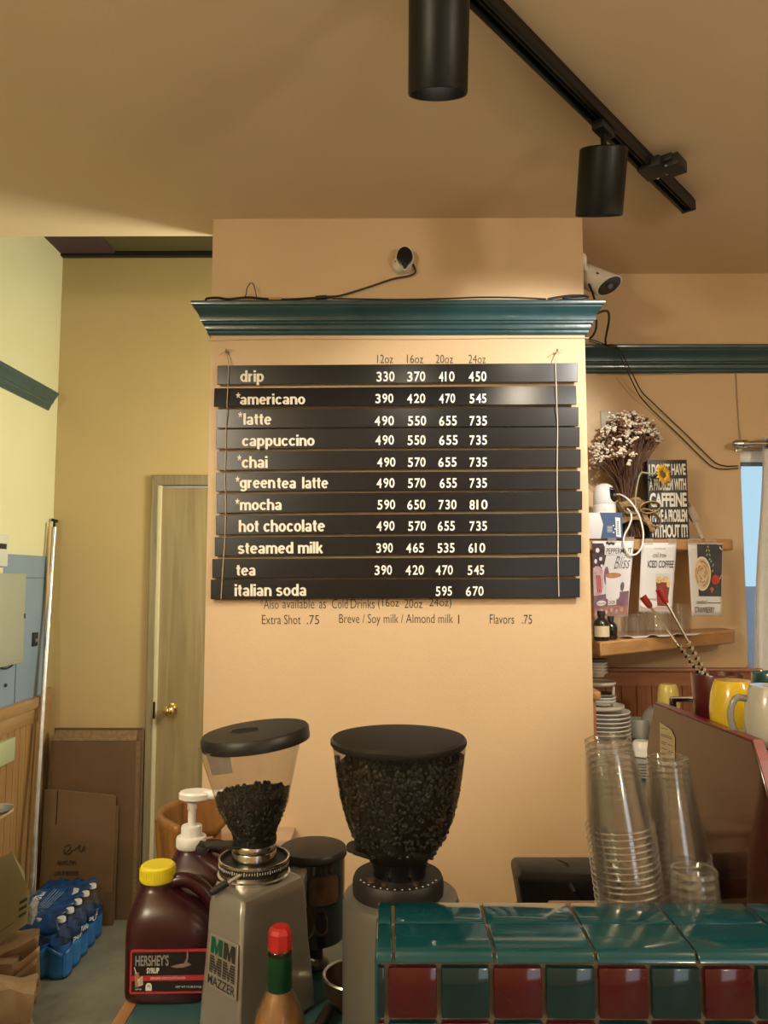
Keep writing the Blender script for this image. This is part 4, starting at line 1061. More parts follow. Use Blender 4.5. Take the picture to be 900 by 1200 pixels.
tag(MB().lathe([(0.024, 0.001), (0.026, 0.085), (0.024, 0.088), (0.0225, 0.085), (0.021, 0.006), (0, 0.006), (0, 0.001), (0.024, 0.001)], (tl_.x, 2.80, zl(tl_.x)), 28).build('shot_glass', glass), 'narrow clear glass right of the black bottles on the lower shelf', 'glass')

# ------------------------------------------------------------------ back counter with crockery at the right
teal_top = pm('teal_laminate', (0.035, 0.105, 0.115), 0.35, var=0.1)
ZB = 0.92
bcn = thing('back_counter', 'teal topped counter along the right back wall under the crockery', 'counter', (1.6, 2.80, 0))
MB().span((XR + 0.055, 2.48, ZB - 0.035), (3.1, YR - 0.043, ZB), bev=0.004).build('worktop', teal_top, bcn, world=True)
MB().span((XR + 0.075, 2.54, 0.0), (3.1, YR - 0.043, ZB - 0.035)).build('cabinet', wood('counter_wood', (0.30, 0.16, 0.07), (0.40, 0.23, 0.1), 0.5, 'z'), bcn, world=True)
china = pm('white_china', (0.74, 0.74, 0.72), 0.18, var=0.03, coat=0.3)
sage = pm('sage_glaze', (0.22, 0.21, 0.14), 0.25, var=0.2, coat=0.3)
greyg = pm('grey_glaze', (0.48, 0.49, 0.46), 0.25, var=0.08, coat=0.3)
wire_w = pm('white_coated_metal', (0.62, 0.58, 0.50), 0.4)
sx = P(700.5, 800, 2.86).x
def plate_mesh(r, m=china, name='plate', c=(0, 0, 0)):
    return MB().lathe([(0, 0.004), (r * 0.55, 0.004), (r * 0.6, 0.0), (r * 0.64, 0.0), (r * 0.68, 0.006), (r * 0.98, 0.015), (r, 0.017), (r * 0.99, 0.0195), (r * 0.95, 0.019), (r * 0.66, 0.0095), (0, 0.008)], c, 40).build(name, m)
stand = thing('plate_stand', 'pale three tier stand loaded with saucers beside the column', 'plate stand', (sx, 2.86, ZB))
def tierz(py): return P(720, py, 2.82).z
tz = [ZB + 0.012, tierz(828.5), tierz(801)]
tr_ = [0.118, 0.092, 0.064]
MB().tube([(sx - 0.02, 2.974, ZB), (sx - 0.02, 2.974, tz[2] - 0.004), (sx - 0.01, 2.91, tz[2] - 0.006)], 0.008, 12).build('post', wire_w, stand, world=True)
for k in range(3):
    r_ = tr_[k]
    MB().lathe([(0, -0.010), (r_ * 0.9, -0.010), (r_, -0.004), (r_, 0.003), (r_ * 0.95, 0.004), (r_ * 0.9, -0.001), (0, -0.001)], (sx, 2.86, tz[k]), 44).build('tier', wire_w, stand, world=True)
px2 = sx + 0.040
MB().tube([(sx + 0.05, 2.84, tz[1] + 0.002), (sx + 0.05, 2.84, tz[2] - 0.008)], 0.006, 10).build('spacer', wire_w, stand, world=True)
def stack(n, r, x, y, z, step, lab, grp, name='saucer', mats=(china,), cat='saucer'):
    for k in range(n):
        o = plate_mesh(r, mats[k % len(mats)], name, (x, y, z + step * k))
        nth = n - 1 - k
        tag(o, lab % ORD[nth], cat, grp)
stack(5, 0.037, sx, 2.86, tz[2] + 0.021, 0.0108, 'small white saucer on the top tier of the plate stand, %s of its pile', 'saucers on the top tier', mats=(china, china, china, china, sage))
stack(3, 0.052, sx + 0.010, 2.85, tz[1] + 0.004, 0.0108, 'saucer on the middle tier of the plate stand, %s of its pile', 'saucers on the middle tier', mats=(china, china, sage))
zpl = P(720, 862, 2.84).z
bw = 0.112
nb = 6
stack(nb, 0.100, sx + 0.012, 2.855, zpl - 0.004, 0.0145, 'wide white plate under the plate stand tiers, %s of its pile', 'plates on the bottom tier', 'plate', cat='plate')
# bowls holding the plate pile up on the lowest tier
zk = tz[0] + 0.005
o = MB().lathe([(0, 0), (0.05, 0), (0.075, zpl - zk - 0.02), (0.098, zpl - zk - 0.006), (0.094, zpl - zk - 0.006), (0.07, zpl - zk - 0.03), (0, 0.01)], (sx + 0.004, 2.86, zk), 40).build('serving_bowl', china)
tag(o, 'white bowl carrying the pile of wide plates on the plate stand', 'bowl')
# mugs and bowls
def mug(name, label, x, y, z, r, h, m, rotz=0.0, tilt=None, group=None, flare=1.0, handle=True, upside=False, hm=None, hr=0.006):
    t = thing(name, label, 'mug', (x, y, z), (tilt or (0, 0, 0)) if not rotz else ((tilt or (0, 0, 0))[0], (tilt or (0, 0, 0))[1], rotz), group)
    pr = [(0, 0.0), (r * 0.72 * flare, 0.0), (r * 0.78 * flare, 0.004), (r * 0.92, h * 0.25), (r, h * 0.55), (r * 0.98, h * 0.85), (r * 0.96, h - 0.002), (r * 0.945, h), (r * 0.92, h - 0.002), (r * 0.93, h * 0.6), (r * 0.7, 0.008), (0, 0.007)]
    if upside: pr = [(a, h - b) for a, b in pr]
    MB().lathe(pr, (0, 0, 0), 40).build('cup', m, t)
    if handle:
        z0, z1 = (h * 0.78, h * 0.24)
        if upside: z0, z1 = h - z0, h - z1
        MB().tube([(r * 0.95, 0, z0), (r * 1.35, 0, z0 + (0.002 if not upside else -0.002)), (r * 1.52, 0, (z0 + z1) / 2), (r * 1.3, 0, z1), (r * 0.88, 0, z1)], hr, 10, smooth=5).build('handle', hm or m, t)
    return t
bx0 = P(750, 870, 2.92)
NBW = 4
for k in range(NBW):
    o = MB().lathe([(0, 0), (0.028, 0), (0.05, 0.034), (0.056, 0.040), (0.053, 0.041), (0.026, 0.006), (0, 0.005)], (bx0.x, 2.92, ZB + 0.018 * k), 36).build('bowl', pm('brown_glaze', (0.17, 0.145, 0.095), 0.3, var=0.2, coat=0.3))
    tag(o, 'brownish glazed bowl in the pile under the grey mug, %s from the top' % ('first' if k == NBW - 1 else ORD[NBW - 1 - k]), 'bowl', 'brown bowls')
zm = ZB + 0.018 * (NBW - 1) + 0.0415 - 0.02
mug('coffee_mug', 'pale grey mug standing on the brown bowls by the plate stand', bx0.x - 0.004, 2.92, zm, 0.041, P(748, 842, 2.92).z - zm, greyg, math.radians(200))
mug('coffee_mug', 'pale grey mug lying tilted on the mug behind the espresso machine edge', bx0.x + 0.030, 2.93, P(752, 848, 2.92).z, 0.036, 0.062, greyg, 0.0, (0.5, 0.6, 0.3))
# white square-edged plates
wx = P(752, 885, 2.73)
n_ = 6
for k in range(n_):
    o = MB().lathe([(0, 0.003), (0.05, 0.003), (0.054, 0), (0.058, 0), (0.062, 0.004), (0.085, 0.011), (0.086, 0.0135), (0.06, 0.0075), (0, 0.0065)], (wx.x, 2.73, ZB + 0.0095 * k), 40).build('side_plate', china)
    tag(o, 'white side plate in the low pile behind the clear cups, %s from the top' % ('first' if k == n_ - 1 else ORD[n_ - 1 - k]), 'plate', 'white side plates')
zz = ZB + 0.0095 * 5 + 0.015
mug('coffee_mug', 'white upturned cup lying on the low pile of side plates', wx.x + 0.008, 2.75, zz, 0.036, 0.05, china, math.radians(80), None, None, 1.0, True, True)
# yellow tumblers nested on the counter
yg = pm('yellow_glaze', (0.56, 0.47, 0.12), 0.22, var=0.05, coat=0.4)
yx = P(783, 815, 2.80)
ht = P(783, 801.5, 2.80).z
for k in range(3):
    z0 = ht - 0.10 - 0.052 * (2 - k) + 0.0; 
    if k == 0: z0 = ZB
    hh = (ht - 0.052 * (2 - k)) - z0
    r0 = 0.039
    o = MB().lathe([(r0, 0), (r0 * 1.0, hh * 0.3), (r0 * 0.93, hh * 0.7), (r0 * 0.82, hh * 0.93), (r0 * 0.7, hh), (0, hh), (0, hh - 0.004), (r0 * 0.66, hh - 0.005), (r0 * 0.78, hh * 0.9), (r0 * 0.93, 0), (r0, 0)], (yx.x, 2.80, z0), 36).build('tumbler', yg)
    tag(o, 'yellow upturned tumbler behind the espresso machine, %s of its nest' % ('topmost' if k == 2 else ORD[2 - k]), 'tumbler', 'nested yellow tumblers')

# ------------------------------------------------------------------ espresso machine
maroon = pm('maroon_enamel', (0.045, 0.012, 0.009), 0.10, var=0.06, coat=0.6)
red_en = pm('red_enamel', (0.19, 0.006, 0.014), 0.3, coat=0.2)
T0 = Vector((0.4547, 1.344, 0)); td = Vector((0.08, -1, 0)).normalized(); tn = Vector((1, 0.08, 0)).normalized()
ZT = 1.385; ZM = 0.89
def M_(s, z, d=0.0): return T0 + td * s + tn * d + Vector((0, 0, z))
prof = [(0.0, ZT), (0.304, ZT), (0.318, ZT - 0.024), (0.340, ZT - 0.068), (0.344, ZT - 0.106), (0.344, ZM + 0.05), (0.335, ZM + 0.03), (-0.032, ZM + 0.03), (-0.038, ZM + 0.06), (-0.038, 1.298), (-0.027, 1.330)]
esp = thing('espresso_machine', 'large maroon espresso machine with glossy side panel behind the tiled ledge', 'espresso machine', M_(0.14, ZM))
MB().prism([M_(s, z) for s, z in prof], tn * 0.012).build('side_panel', maroon, esp, world=True, bevel=0.002)
edge = [(s, z) for s, z in prof[:6]]
mb = MB()
ring_ = []
for (s, z) in [(-0.027, 1.330)] + edge: ring_.append((s, z))
for i in range(len(ring_) - 1):
    (s0, z0), (s1, z1) = ring_[i], ring_[i + 1]
    mb.prism([M_(s0, z0, 0.001), M_(s1, z1, 0.001), M_(s1 + 0.002, z1 + 0.002, 0.001), M_(s0 + 0.002, z0 + 0.002, 0.001)], tn * 0.014)
mb.build('red_edge_trim', red_en, esp, world=True)
prof2 = [(0.0, ZT - 0.016), (0.286, ZT - 0.016), (0.302, ZT - 0.04), (0.318, ZT - 0.08), (0.318, ZM + 0.05), (0.318, ZM + 0.02), (-0.03, ZM + 0.02), (-0.03, 1.315)]
MB().prism([M_(s, z, 0.012) for s, z in prof2], tn * 0.62).build('body', pm('black_machine_body', (0.012, 0.011, 0.011), 0.35), esp, world=True)
MB().prism([M_(s, z, 0.632) for s, z in prof], tn * 0.012).build('side_panel', maroon, esp, world=True, bevel=0.002)
rz_ = ZT + 0.002
rl = MB().tube([M_(-0.004, rz_ + 0.004, 0.03), M_(-0.004, rz_ + 0.004, 0.60)], 0.005, 10)
rl.build('cup_rail', chrome, esp, world=True)
for d in (0.035, 0.59): MB().tube([M_(-0.004, ZT - 0.02, d), M_(-0.004, rz_ + 0.006, d)], 0.006, 10).build('rail_post', matte_black, esp, world=True)
for s_, d_ in ((0.02, 0.05), (0.26, 0.05), (0.02, 0.58), (0.26, 0.58)):
    MB().lathe([(0, 0), (0.02, 0), (0.022, 0.004), (0.018, 0.03), (0, 0.03)], M_(s_, ZM, d_), 20).build('foot', matte_black, esp, world=True)
# notice stuck to the side
dcl = pm('cream_sticker', (0.50, 0.41, 0.24), 0.5)
def on_panel(px, py):
    d = ray(px, py); s = (T0 - EYE).dot(tn) / d.dot(tn); q = EYE + d * s
    return q
cs = [on_panel(774, 846), on_panel(787, 855), on_panel(791.5, 864), on_panel(791.5, 900), on_panel(774.5, 893)]
cs = [q - tn * 0.0008 for q in cs]
MB().prism(cs, -tn * 0.0004).build('notice_sticker', dcl, esp, world=True)['label'] = 'cream printed notice on the side panel'
mb = MB()
O_, U_, V_ = cs[4], (cs[3] - cs[4]), (cs[0] - cs[4])
for v, u0, u1 in ((.86, .1, .55), (.70, .08, .85), (.66, .08, .88), (.52, .08, .50), (.47, .08, .45), (.50, .55, .9), (.36, .1, .5), (.34, .6, .92), (.28, .6, .85), (.22, .1, .4), (.12, .1, .55)):
    q = [O_ + U_ * u0 + V_ * v, O_ + U_ * u1 + V_ * v, O_ + U_ * u1 + V_ * (v + .022), O_ + U_ * u0 + V_ * (v + .022)]
    mb.add([p - tn * 0.0008 for p in q], [(0, 1, 2, 3)])
mb.build('notice_print', g_ink, esp, world=True)

# mugs on the machine's cup tray
ZTr = ZT - 0.016
def topz(px, py, Y): return P(px, py, Y).z
mar = pm('maroon_stoneware', (0.085, 0.012, 0.017), 0.28, coat=0.3)
mx = P(840, 800, 1.272)
hh = topz(840, 789, 1.272) - ZTr; r_ = 28 * 1.272 / FPX
cup = MB().lathe([(0, 0), (r_ * 0.84, 0), (r_ * 0.87, 0.003), (r_ * 0.96, hh * 0.6), (r_, hh - 0.002), (r_ * 0.985, hh), (r_ * 0.955, hh - 0.002), (r_ * 0.92, hh * 0.5), (r_ * 0.8, 0.006), (0, 0.005)], (mx.x, 1.272, ZTr), 48).build('utensil_cup', mar)
tag(cup, 'maroon stoneware cup holding two long bar spoons on the espresso machine', 'cup')
ymug = pm('bright_yellow_glaze', (0.70, 0.50, 0.03), 0.16, var=0.04, coat=0.5)
yx = P(859, 820, 1.187); hh = topz(864, 797, 1.187) - ZTr
mug('coffee_mug', 'bright yellow mug upside down on the espresso machine', yx.x, 1.187, ZTr, 26 * 1.187 / FPX, hh, ymug, math.radians(75), None, None, 1.02, True, True)
gx = P(901, 820, 1.097); hh = topz(905, 803, 1.097) - ZTr
pearl = pm('pearl_grey_glaze', (0.46, 0.46, 0.44), 0.2, var=0.05, coat=0.5)
mug('coffee_mug', 'pale grey mug upside down at the right edge, handle towards the yellow mug', gx.x + 0.002, 1.097, ZTr, 29 * 1.097 / FPX, hh, pearl, math.radians(172), None, None, 1.0, True, True, pm('grey_handle_glaze', (0.25, 0.25, 0.24), 0.25, coat=0.4), 0.0048)
tx = P(905, 795, 1.288); hh = topz(898, 788, 1.288) - ZTr
mug('coffee_mug', 'dark teal mug with its rim up behind the pale grey mug', tx.x, 1.288, ZTr, 23 * 1.288 / FPX, hh, pm('teal_glaze', (0.015, 0.085, 0.085), 0.2, coat=0.5), math.radians(-30), None, None, 1.0)
# bar spoons
steel = pm('polished_steel', (0.62, 0.60, 0.57), 0.14, 1.0)
redr = pm('red_rubber', (0.33, 0.02, 0.02), 0.4)
def spoon(p0, p1, label, red_len):
    a = Vector(p0); b = Vector(p1); d = (b - a); L = d.length; d.normalize()
    t = thing('bar_spoon', label, 'bar spoon', b)
    u = d.cross(Vector((0, 1, 0))).normalized(); v = d.cross(u)
    k0 = a + d * red_len; k1 = a + d * (L * 0.42)
    MB().tube([k0 - d * 0.004, k1], 0.0021, 8).build('shaft', steel, t, world=True)
    mb = MB(); n = 70; rings = []
    for i in range(n + 1):
        c_ = k1 + d * ((L - (k1 - a).length) * i / n); th = i * 0.62
        rings.append([c_ + (u * math.cos(th + al) * (0.0046 if al in (0, math.pi) else 0.0016) + v * math.sin(th + al) * (0.0046 if al in (0, math.pi) else 0.0016)) for al in (0, math.pi / 2, math.pi, 3 * math.pi / 2)])
    mb.loft(rings).build('twisted_shaft', steel, t, world=True, angle=50)
    MB().tube([a, a + d * red_len * 0.8, a + d * red_len], [0.0062, 0.0055, 0.0036], 12).build('red_tip', redr, t, world=True)
def spoon_in(start, rim, label, red_len):
    d = (rim - start); e = start + d * ((ZTr + 0.010 - start.z) / d.z)
    spoon(start, e, label, red_len)
spoon_in(P(753, 699, 1.290), P(821, 790, 1.266), 'long twisted bar spoon, left of the pair, red tip by the iced coffee flyer', 0.022)
spoon_in(P(772, 690, 1.265), P(827, 790, 1.256), 'long twisted bar spoon, right and higher of the pair with red tips', 0.026)

# ------------------------------------------------------------------ tiled ledge in front
teal_tile = pm('teal_glazed_tile', (0.003, 0.065, 0.090), 0.10, var=0.12, scale=9, coat=0.5, bump=0.05, bscale=14)
teal_dk = pm('dark_teal_glazed_tile', (0.0025, 0.022, 0.030), 0.12, var=0.2, scale=9, coat=0.5, bump=0.05, bscale=14)
red_tile = pm('oxblood_glazed_tile', (0.052, 0.004, 0.008), 0.12, var=0.2, scale=9, coat=0.5, bump=0.05, bscale=14)
grout = pm('grey_grout', (0.30, 0.27, 0.22), 0.8, var=0.15, scale=40)
ZL = 1.2
F0 = PZ(500, 1115.5, ZL); YF0 = F0.y
YF1 = PZ(500, 1056, ZL).y
XL0 = PZ(439, 1115, ZL).x
YM = PZ(500, 1081.5, ZL).y
LX1 = 1.35
led = thing('tiled_ledge', 'teal and oxblood tiled serving ledge across the lower right foreground', 'ledge', ((XL0 + LX1) / 2, (YF0 + YF1) / 2, 0))
MB().span((XL0 + 0.006, YF0 + 0.009, 0), (LX1, YF1 - 0.004, ZL - 0.004)).build('core', grout, led, world=True)
def tilebox(x0, y0, z0, x1, y1, z1, b=0.0025): return MB().span((x0, y0, z0), (x1, y1, z1), bev=b)
G = 0.0016
# top row
xs0 = PZ(461, 1115, ZL).x; pitch = PZ(579.5, 1115, ZL).x - xs0
cols = [(XL0, xs0)]; x = xs0
while x < LX1: cols.append((x, x + pitch)); x += pitch
def vjit(): return 0.0
mb = MB(); mb2 = MB()
for x0, x1 in cols:
    mb.box(((x0 + x1) / 2, (YM + YF1) / 2 + 0.0005, ZL - 0.005), (x1 - x0 - 2 * G, YF1 - YM - 2 * G, 0.010), (random.uniform(-.006, .006), random.uniform(-.004, .004), 0), bev=0.003)
mb.build('back_top_tiles', teal_tile, led, world=True)
for x0, x1 in cols:
    # bullnose tile: rounds over the front edge
    pr = [(YM - G, ZL - 0.010), (YM - G, ZL - 0.0005), (YM - G - 0.001, ZL), (YF0 + 0.012, ZL), (YF0 + 0.005, ZL - 0.002), (YF0 + 0.001, ZL - 0.007), (YF0, ZL - 0.012), (YF0 + 0.009, ZL - 0.012)]
    mb2.prism([Vector((x0 + G, y, z)) for y, z in pr], (x1 - x0 - 2 * G, 0, 0))
mb2.build('bullnose_tiles', teal_tile, led, world=True, bevel=0.0012)
# front mosaic
def fx(px): return P(px, 1150, YF0 + 0.002).x
pm_ = fx(576.2) - fx(514.6)
zrow = [P(500, 1120, YF0 + 0.003).z, P(500, 1184.5, YF0 + 0.003).z]
ph = zrow[0] - zrow[1]
x = fx(514.6) - pm_
reds, greens = MB(), MB()
zr = ZL - 0.0145
i = 0
while x < LX1:
    for j in range(12):
        z1 = zr - j * ph; z0 = z1 - ph
        tgt = reds if (i + j) % 2 == 0 else greens
        tgt.box((x + pm_ / 2, YF0 + 0.005, (z0 + z1) / 2), (pm_ - 2.6 * G, 0.009, ph - 2.6 * G), (random.uniform(-.010, .010), 0, random.uniform(-.012, .012)), bev=0.0022)
    x += pm_; i += 1
for j in range(12):
    z1 = zr - j * ph; z0 = z1 - ph; x1 = fx(514.6) - pm_
    (greens if j % 2 == 0 else reds).box(((XL0 + 0.002 + x1 - 0.0015) / 2, YF0 + 0.005, (z0 + z1) / 2), (x1 - XL0 - 0.003 - G, 0.009, ph - 2.6 * G), bev=0.002)
reds.build('red_front_tiles', red_tile, led, world=True)
greens.build('green_front_tiles', teal_dk, led, world=True)
MB().span((XL0, YF0 + 0.008, 0), (XL0 + 0.007, YF1, ZL - 0.011), bev=0.002).build('end_tiles', teal_tile, led, world=True)

# ------------------------------------------------------------------ shelf behind the ledge and clear cups
ZS = 1.118
cs_ = thing('cup_shelf', 'low wooden shelf behind the tiled ledge under the clear cup stacks', 'shelf', (0.36, 1.04, 0.86))
x0s, x1s = PZ(686, 1052, ZL).x - 0.008, 0.450
MB().span((x0s, YF1 + 0.003, ZS - 0.018), (x1s, 1.20, ZS), bev=0.002).build('board', wood('shelf_wood', (0.30, 0.17, 0.07), (0.42, 0.25, 0.11), 0.5, 'x'), cs_, world=True)
for xx in (x0s + 0.02, x1s - 0.02): MB().span((xx - 0.01, YF1 + 0.02, 0.89), (xx + 0.01, 1.18, ZS - 0.018)).build('support', _M['shelf_wood'], cs_, world=True)
pet = shell('clear_cup_plastic', (0.976, 0.974, 0.970), rough=0.07, haze=0.012, hcol=(0.8, 0.78, 0.75), edge=0.40, face=0.05, wob=0.0)
pet_rim = shell('clear_cup_rim', (0.86, 0.85, 0.83), rough=0.06, haze=0.07, hcol=(0.85, 0.82, 0.78), edge=0.6, face=0.14, wob=0.0)
def make_cup(rb_, rr_, h):
    """upside down: base uppermost, rolled rim at z = 0"""
    t = thing('plastic_cup', '-', 'cup')
    pr = [(rr_ - 0.0006, 0.0030), (rr_ - 0.0012, 0.010), (rr_ - (rr_ - rb_) * 0.35, h * 0.36), (rr_ - (rr_ - rb_) * 0.68, h * 0.70), (rb_ + 0.0008, h - 0.007), (rb_ + 0.0012, h - 0.004), (rb_, h - 0.0006), (rb_ - 0.002, h), (rb_ - 0.004, h - 0.001), (rb_ - 0.006, h - 0.006), (0, h - 0.007)]
    MB().lathe(pr, (0, 0, 0), 44).build('wall', pet, t)
    MB().lathe([(rb_ - 0.004, h - 0.0008), (rb_ - 0.002, h + 0.0004), (rb_ + 0.0006, h - 0.0008), (rb_ + 0.0016, h - 0.005)], (0, 0, 0), 44).build('base_ring', pet_rim, t)
    MB().lathe([(rr_ - 0.0006, 0.0030), (rr_ + 0.0012, 0.0030), (rr_ + 0.0024, 0.0014), (rr_ + 0.0012, 0.0), (rr_ - 0.0004, 0.0006)], (0, 0, 0), 44).build('rim', pet_rim, t)
    return t
def cup_stack(n, base, axis, step, rb_, rr_, h, label, group):
    axis = Vector(axis).normalized()
    rot = Vector((0, 0, 1)).rotation_difference(axis).to_euler()
    first = make_cup(rb_, rr_, h)
    for k in range(n):
        o = first if k == 0 else dup(first)
        o.location = Vector(base) + axis * (step * k + 0.0005 * math.sin(k * 2.3))
        o.rotation_euler = rot
        tag(o, label % (ORD[n - 1 - k] if n - 1 - k == 0 else ORD[n - 1 - k] + ' from the top'), 'cup', group)
Y1 = 1.06
ptop = P(712, 865, Y1); pb = P(737.5, 1050, Y1)
ax1 = (ptop - pb).normalized()
h1_ = 0.114; st = 0.0083
base_rim = ptop - ax1 * h1_                      # rim of the topmost cup
n1 = int((base_rim.z - ZS - 0.004) / (st * ax1.z)) + 1
b0 = base_rim - ax1 * st * (n1 - 1)
cup_stack(n1, b0, ax1, st, 0.0300, 0.0432, h1_, 'clear plastic cup, %s of the tall leaning stack', 'cups of the tall leaning stack')
Y2 = 1.10
ptop = P(782, 887, Y2); pb = P(793, 1010, Y2); ax2 = (ptop - pb).normalized()
h2_ = 0.135
base_rim = ptop - ax2 * h2_
n2 = int((base_rim.z - ZS - 0.002) / (0.0085 * ax2.z)) + 1
b0 = base_rim - ax2 * 0.0085 * (n2 - 1)
b0.y = Y2
cup_stack(n2, b0, ax2, 0.0085, 0.0274, 0.0445, h2_, 'clear plastic cup, %s of the stack beside the espresso machine', 'cups of the stack beside the espresso machine')
Y3 = 1.032
pc3 = P(815, 1017, Y3)
cup_stack(5, (pc3.x, Y3, ZS + 0.001), (-0.03, 0, 1), 0.0118, 0.0290, 0.0345, pc3.z - ZS - 0.0118 * 4 - 0.002, 'small clear plastic cup, %s of the short stack in front', 'cups of the short stack')

# ------------------------------------------------------------------ vinyl covered box behind the ledge
vinyl = pm('black_vinyl', (0.012, 0.010, 0.010), 0.42, spec=0.35, var=0.2, scale=20, bump=0.25, bscale=25)
Yv0, Yv1 = 1.30, 1.40
vx0 = P(608, 1020, Yv0).x; vx1 = P(694, 1020, Yv0).x + 0.05
vzt = P(640, 1005.5, Yv1 - .02).z
vb = thing('vinyl_topped_box', 'beige box topped by a creased black vinyl cushion behind the tiled ledge', 'box', ((vx0 + vx1) / 2, (Yv0 + Yv1) / 2, 0.89))
vth = 0.10
def vtop(u, v):
    pass
bmx = MB().box(((vx0 + vx1) / 2, (Yv0 + Yv1) / 2, vzt - vth / 2), (vx1 - vx0, Yv1 - Yv0, vth), bev=0.014, seg=4)
for q in bmx.v:
    q.z += 0.003 * math.sin(60 * q.x + 20 * q.y) * (1 if q.z > vzt - 0.03 else 0)
    if q.z < vzt - vth * 0.6: q.x += 0.012 if q.x < (vx0 + vx1) / 2 else 0
bmx.build('cushion', vinyl, vb, world=True)
MB().tube([(vx0 + 0.075, Yv0 + .08, vzt - 0.004), (vx0 + 0.09, Yv0 + 0.05, vzt - 0.002), (vx0 + 0.085, Yv0 + 0.0, vzt - 0.016), (vx0 + 0.105, Yv0 - 0.001, vzt - 0.04)], [0.003, 0.005, 0.005, 0.002], 8, smooth=4).build('crease', vinyl, vb, world=True)
MB().span((vx0 + 0.004, Yv0 + 0.012, 0.89), (vx1 - 0.006, Yv1 - 0.012, vzt - vth * 0.75), bev=0.004).build('base', pm('greige_metal', (0.28, 0.235, 0.18), 0.45), vb, world=True)

# ------------------------------------------------------------------ work counter
ZW = 0.89
wx0 = PZ(150, 1168, ZW).x
wk = thing('work_counter', 'teal topped work counter with a wooden edge carrying the grinders', 'counter', (0.2, 1.3, 0))
WY0, WY1 = 0.98, 1.74
MB().span((wx0 + 0.022, WY0, ZW - 0.03), (1.35, WY1, ZW), bev=0.002).build('worktop', teal_top, wk, world=True)
MB().span((wx0, WY0, ZW - 0.045), (wx0 + 0.022, WY1, ZW + 0.001), bev=0.003).build('wood_edge', wood('edge_wood', (0.34, 0.17, 0.07), (0.46, 0.25, 0.11), 0.45, 'y'), wk, world=True)
MB().span((wx0 + 0.04, WY0 + 0.04, 0), (1.33, WY1 - 0.02, ZW - 0.03)).build('cabinet', _M['counter_wood'], wk, world=True)
# pale box against the column
pbx = thing('storage_cabinet', 'low pinkish beige cabinet against the foot of the column behind the first grinder', 'cabinet', ((XL + 0.2) / 2 - 0.2, 2.54, 0))
zpb = P(262, 970, CY - .01).z
MB().span((XL + 0.008, 2.49, 0.02), (XL + 0.30, CY - 0.002, zpb - 0.02)).build('carcass', beige_m, pbx, world=True)
MB().span((XL + 0.0, 2.475, zpb - 0.02), (XL + 0.31, CY - 0.002, zpb), bev=0.003).build('top', pm('pinkish_beige_laminate', (0.50, 0.34, 0.23), 0.45), pbx, world=True)
MB().span((XL + 0.02, 2.484, 0.08), (XL + 0.145, 2.491, zpb - 0.04), bev=0.002).build('cabinet_door', beige_m, pbx, world=True)
MB().span((XL + 0.155, 2.484, 0.08), (XL + 0.28, 2.491, zpb - 0.04), bev=0.002).build('cabinet_door', beige_m, pbx, world=True)

# ------------------------------------------------------------------ first grinder
silver = pm('silver_hammered_paint', (0.40, 0.39, 0.37), 0.32, 0.55, var=0.05, bump=0.05, bscale=150)
lid_m = pm('black_lid_plastic', (0.013, 0.012, 0.012), 0.42, var=0.1, scale=20)
hop_m = shell('smoky_hopper', (0.86, 0.84, 0.81), 1.45, 0.05, haze=0.03, hcol=(0.5, 0.45, 0.4))
bean_m = pm('roasted_bean', (0.009, 0.0055, 0.004), 0.42, var=0.4, scale=40)
steel_b = pm('brushed_steel', (0.58, 0.56, 0.53), 0.22, 1.0, stretch=(1, 1, 30), var=0.12)
GX, GY = -0.232, 1.34
gr = thing('coffee_grinder', 'silver grinder with a half full cone hopper and its maker badge, left of the pair', 'coffee grinder', (GX, GY, ZW))
ZG = P(301, 1030, 1.34).z + 0.008
foot_top = [(P(284, 1050, 1.222).x, 1.222), (P(359, 1012, 1.336).x, 1.336), (-0.222, 1.428), (-0.292, 1.392), (P(246, 1030, 1.276).x, 1.276)]
def ring_at(z, k):
    return [Vector((GX + (x - GX) * k, GY + (y - GY) * k, z)) for x, y in foot_top]
rings = [ring_at(ZW + 0.004, 1.19), ring_at(ZW + 0.05, 1.15), ring_at(ZG - 0.10, 1.06), ring_at(ZG - 0.022, 1.0), ring_at(ZG - 0.004, 0.93), ring_at(ZG, 0.88)]
MB().loft(rings).build('body', silver, gr, world=True, bevel=0.006)
# collar ring with scale
RC = (GX + 0.004, GY)
r0 = 40 * GY / FPX
MB().lathe([(0, ZG - 0.004), (r0 * 1.02, ZG - 0.004), (r0 * 1.02, ZG + 0.004), (r0 * 0.97, ZG + 0.006), (r0 * 0.97, ZG + 0.012), (0, ZG + 0.012)], (*RC, 0), 48).build('ring_base', steel_b, gr, world=True)
MB().lathe([(0, ZG + 0.012), (r0 * 0.98, ZG + 0.012), (r0 * 0.98, ZG + 0.026), (r0 * 0.93, ZG + 0.029), (r0 * 0.9, ZG + 0.024), (0, ZG + 0.022)], (*RC, 0), 60).build('adjusting_ring', matte_black, gr, world=True)
MB().lathe([(r0 * 0.985, ZG + 0.0245), (r0 * 1.005, ZG + 0.026), (r0 * 1.0, ZG + 0.0295), (r0 * 0.95, ZG + 0.029)], (*RC, 0), 60).build('ring_rim', steel_b, gr, world=True)
mb = MB()
for k in range(44):
    a = math.radians(180 + k * 4.2)
    c_ = Vector((RC[0] + r0 * 0.982 * math.cos(a), RC[1] + r0 * 0.982 * math.sin(a), ZG + 0.020))
    mb.box(c_, (0.0012, 0.0012, 0.006 if k % 5 == 0 else 0.0035), (0, 0, a))
mb.build('scale_marks', white, gr, world=True)
rn_ = 25 * GY / FPX
zc0_ = ZG + 0.020; zc1_ = P(301, 986, GY).z
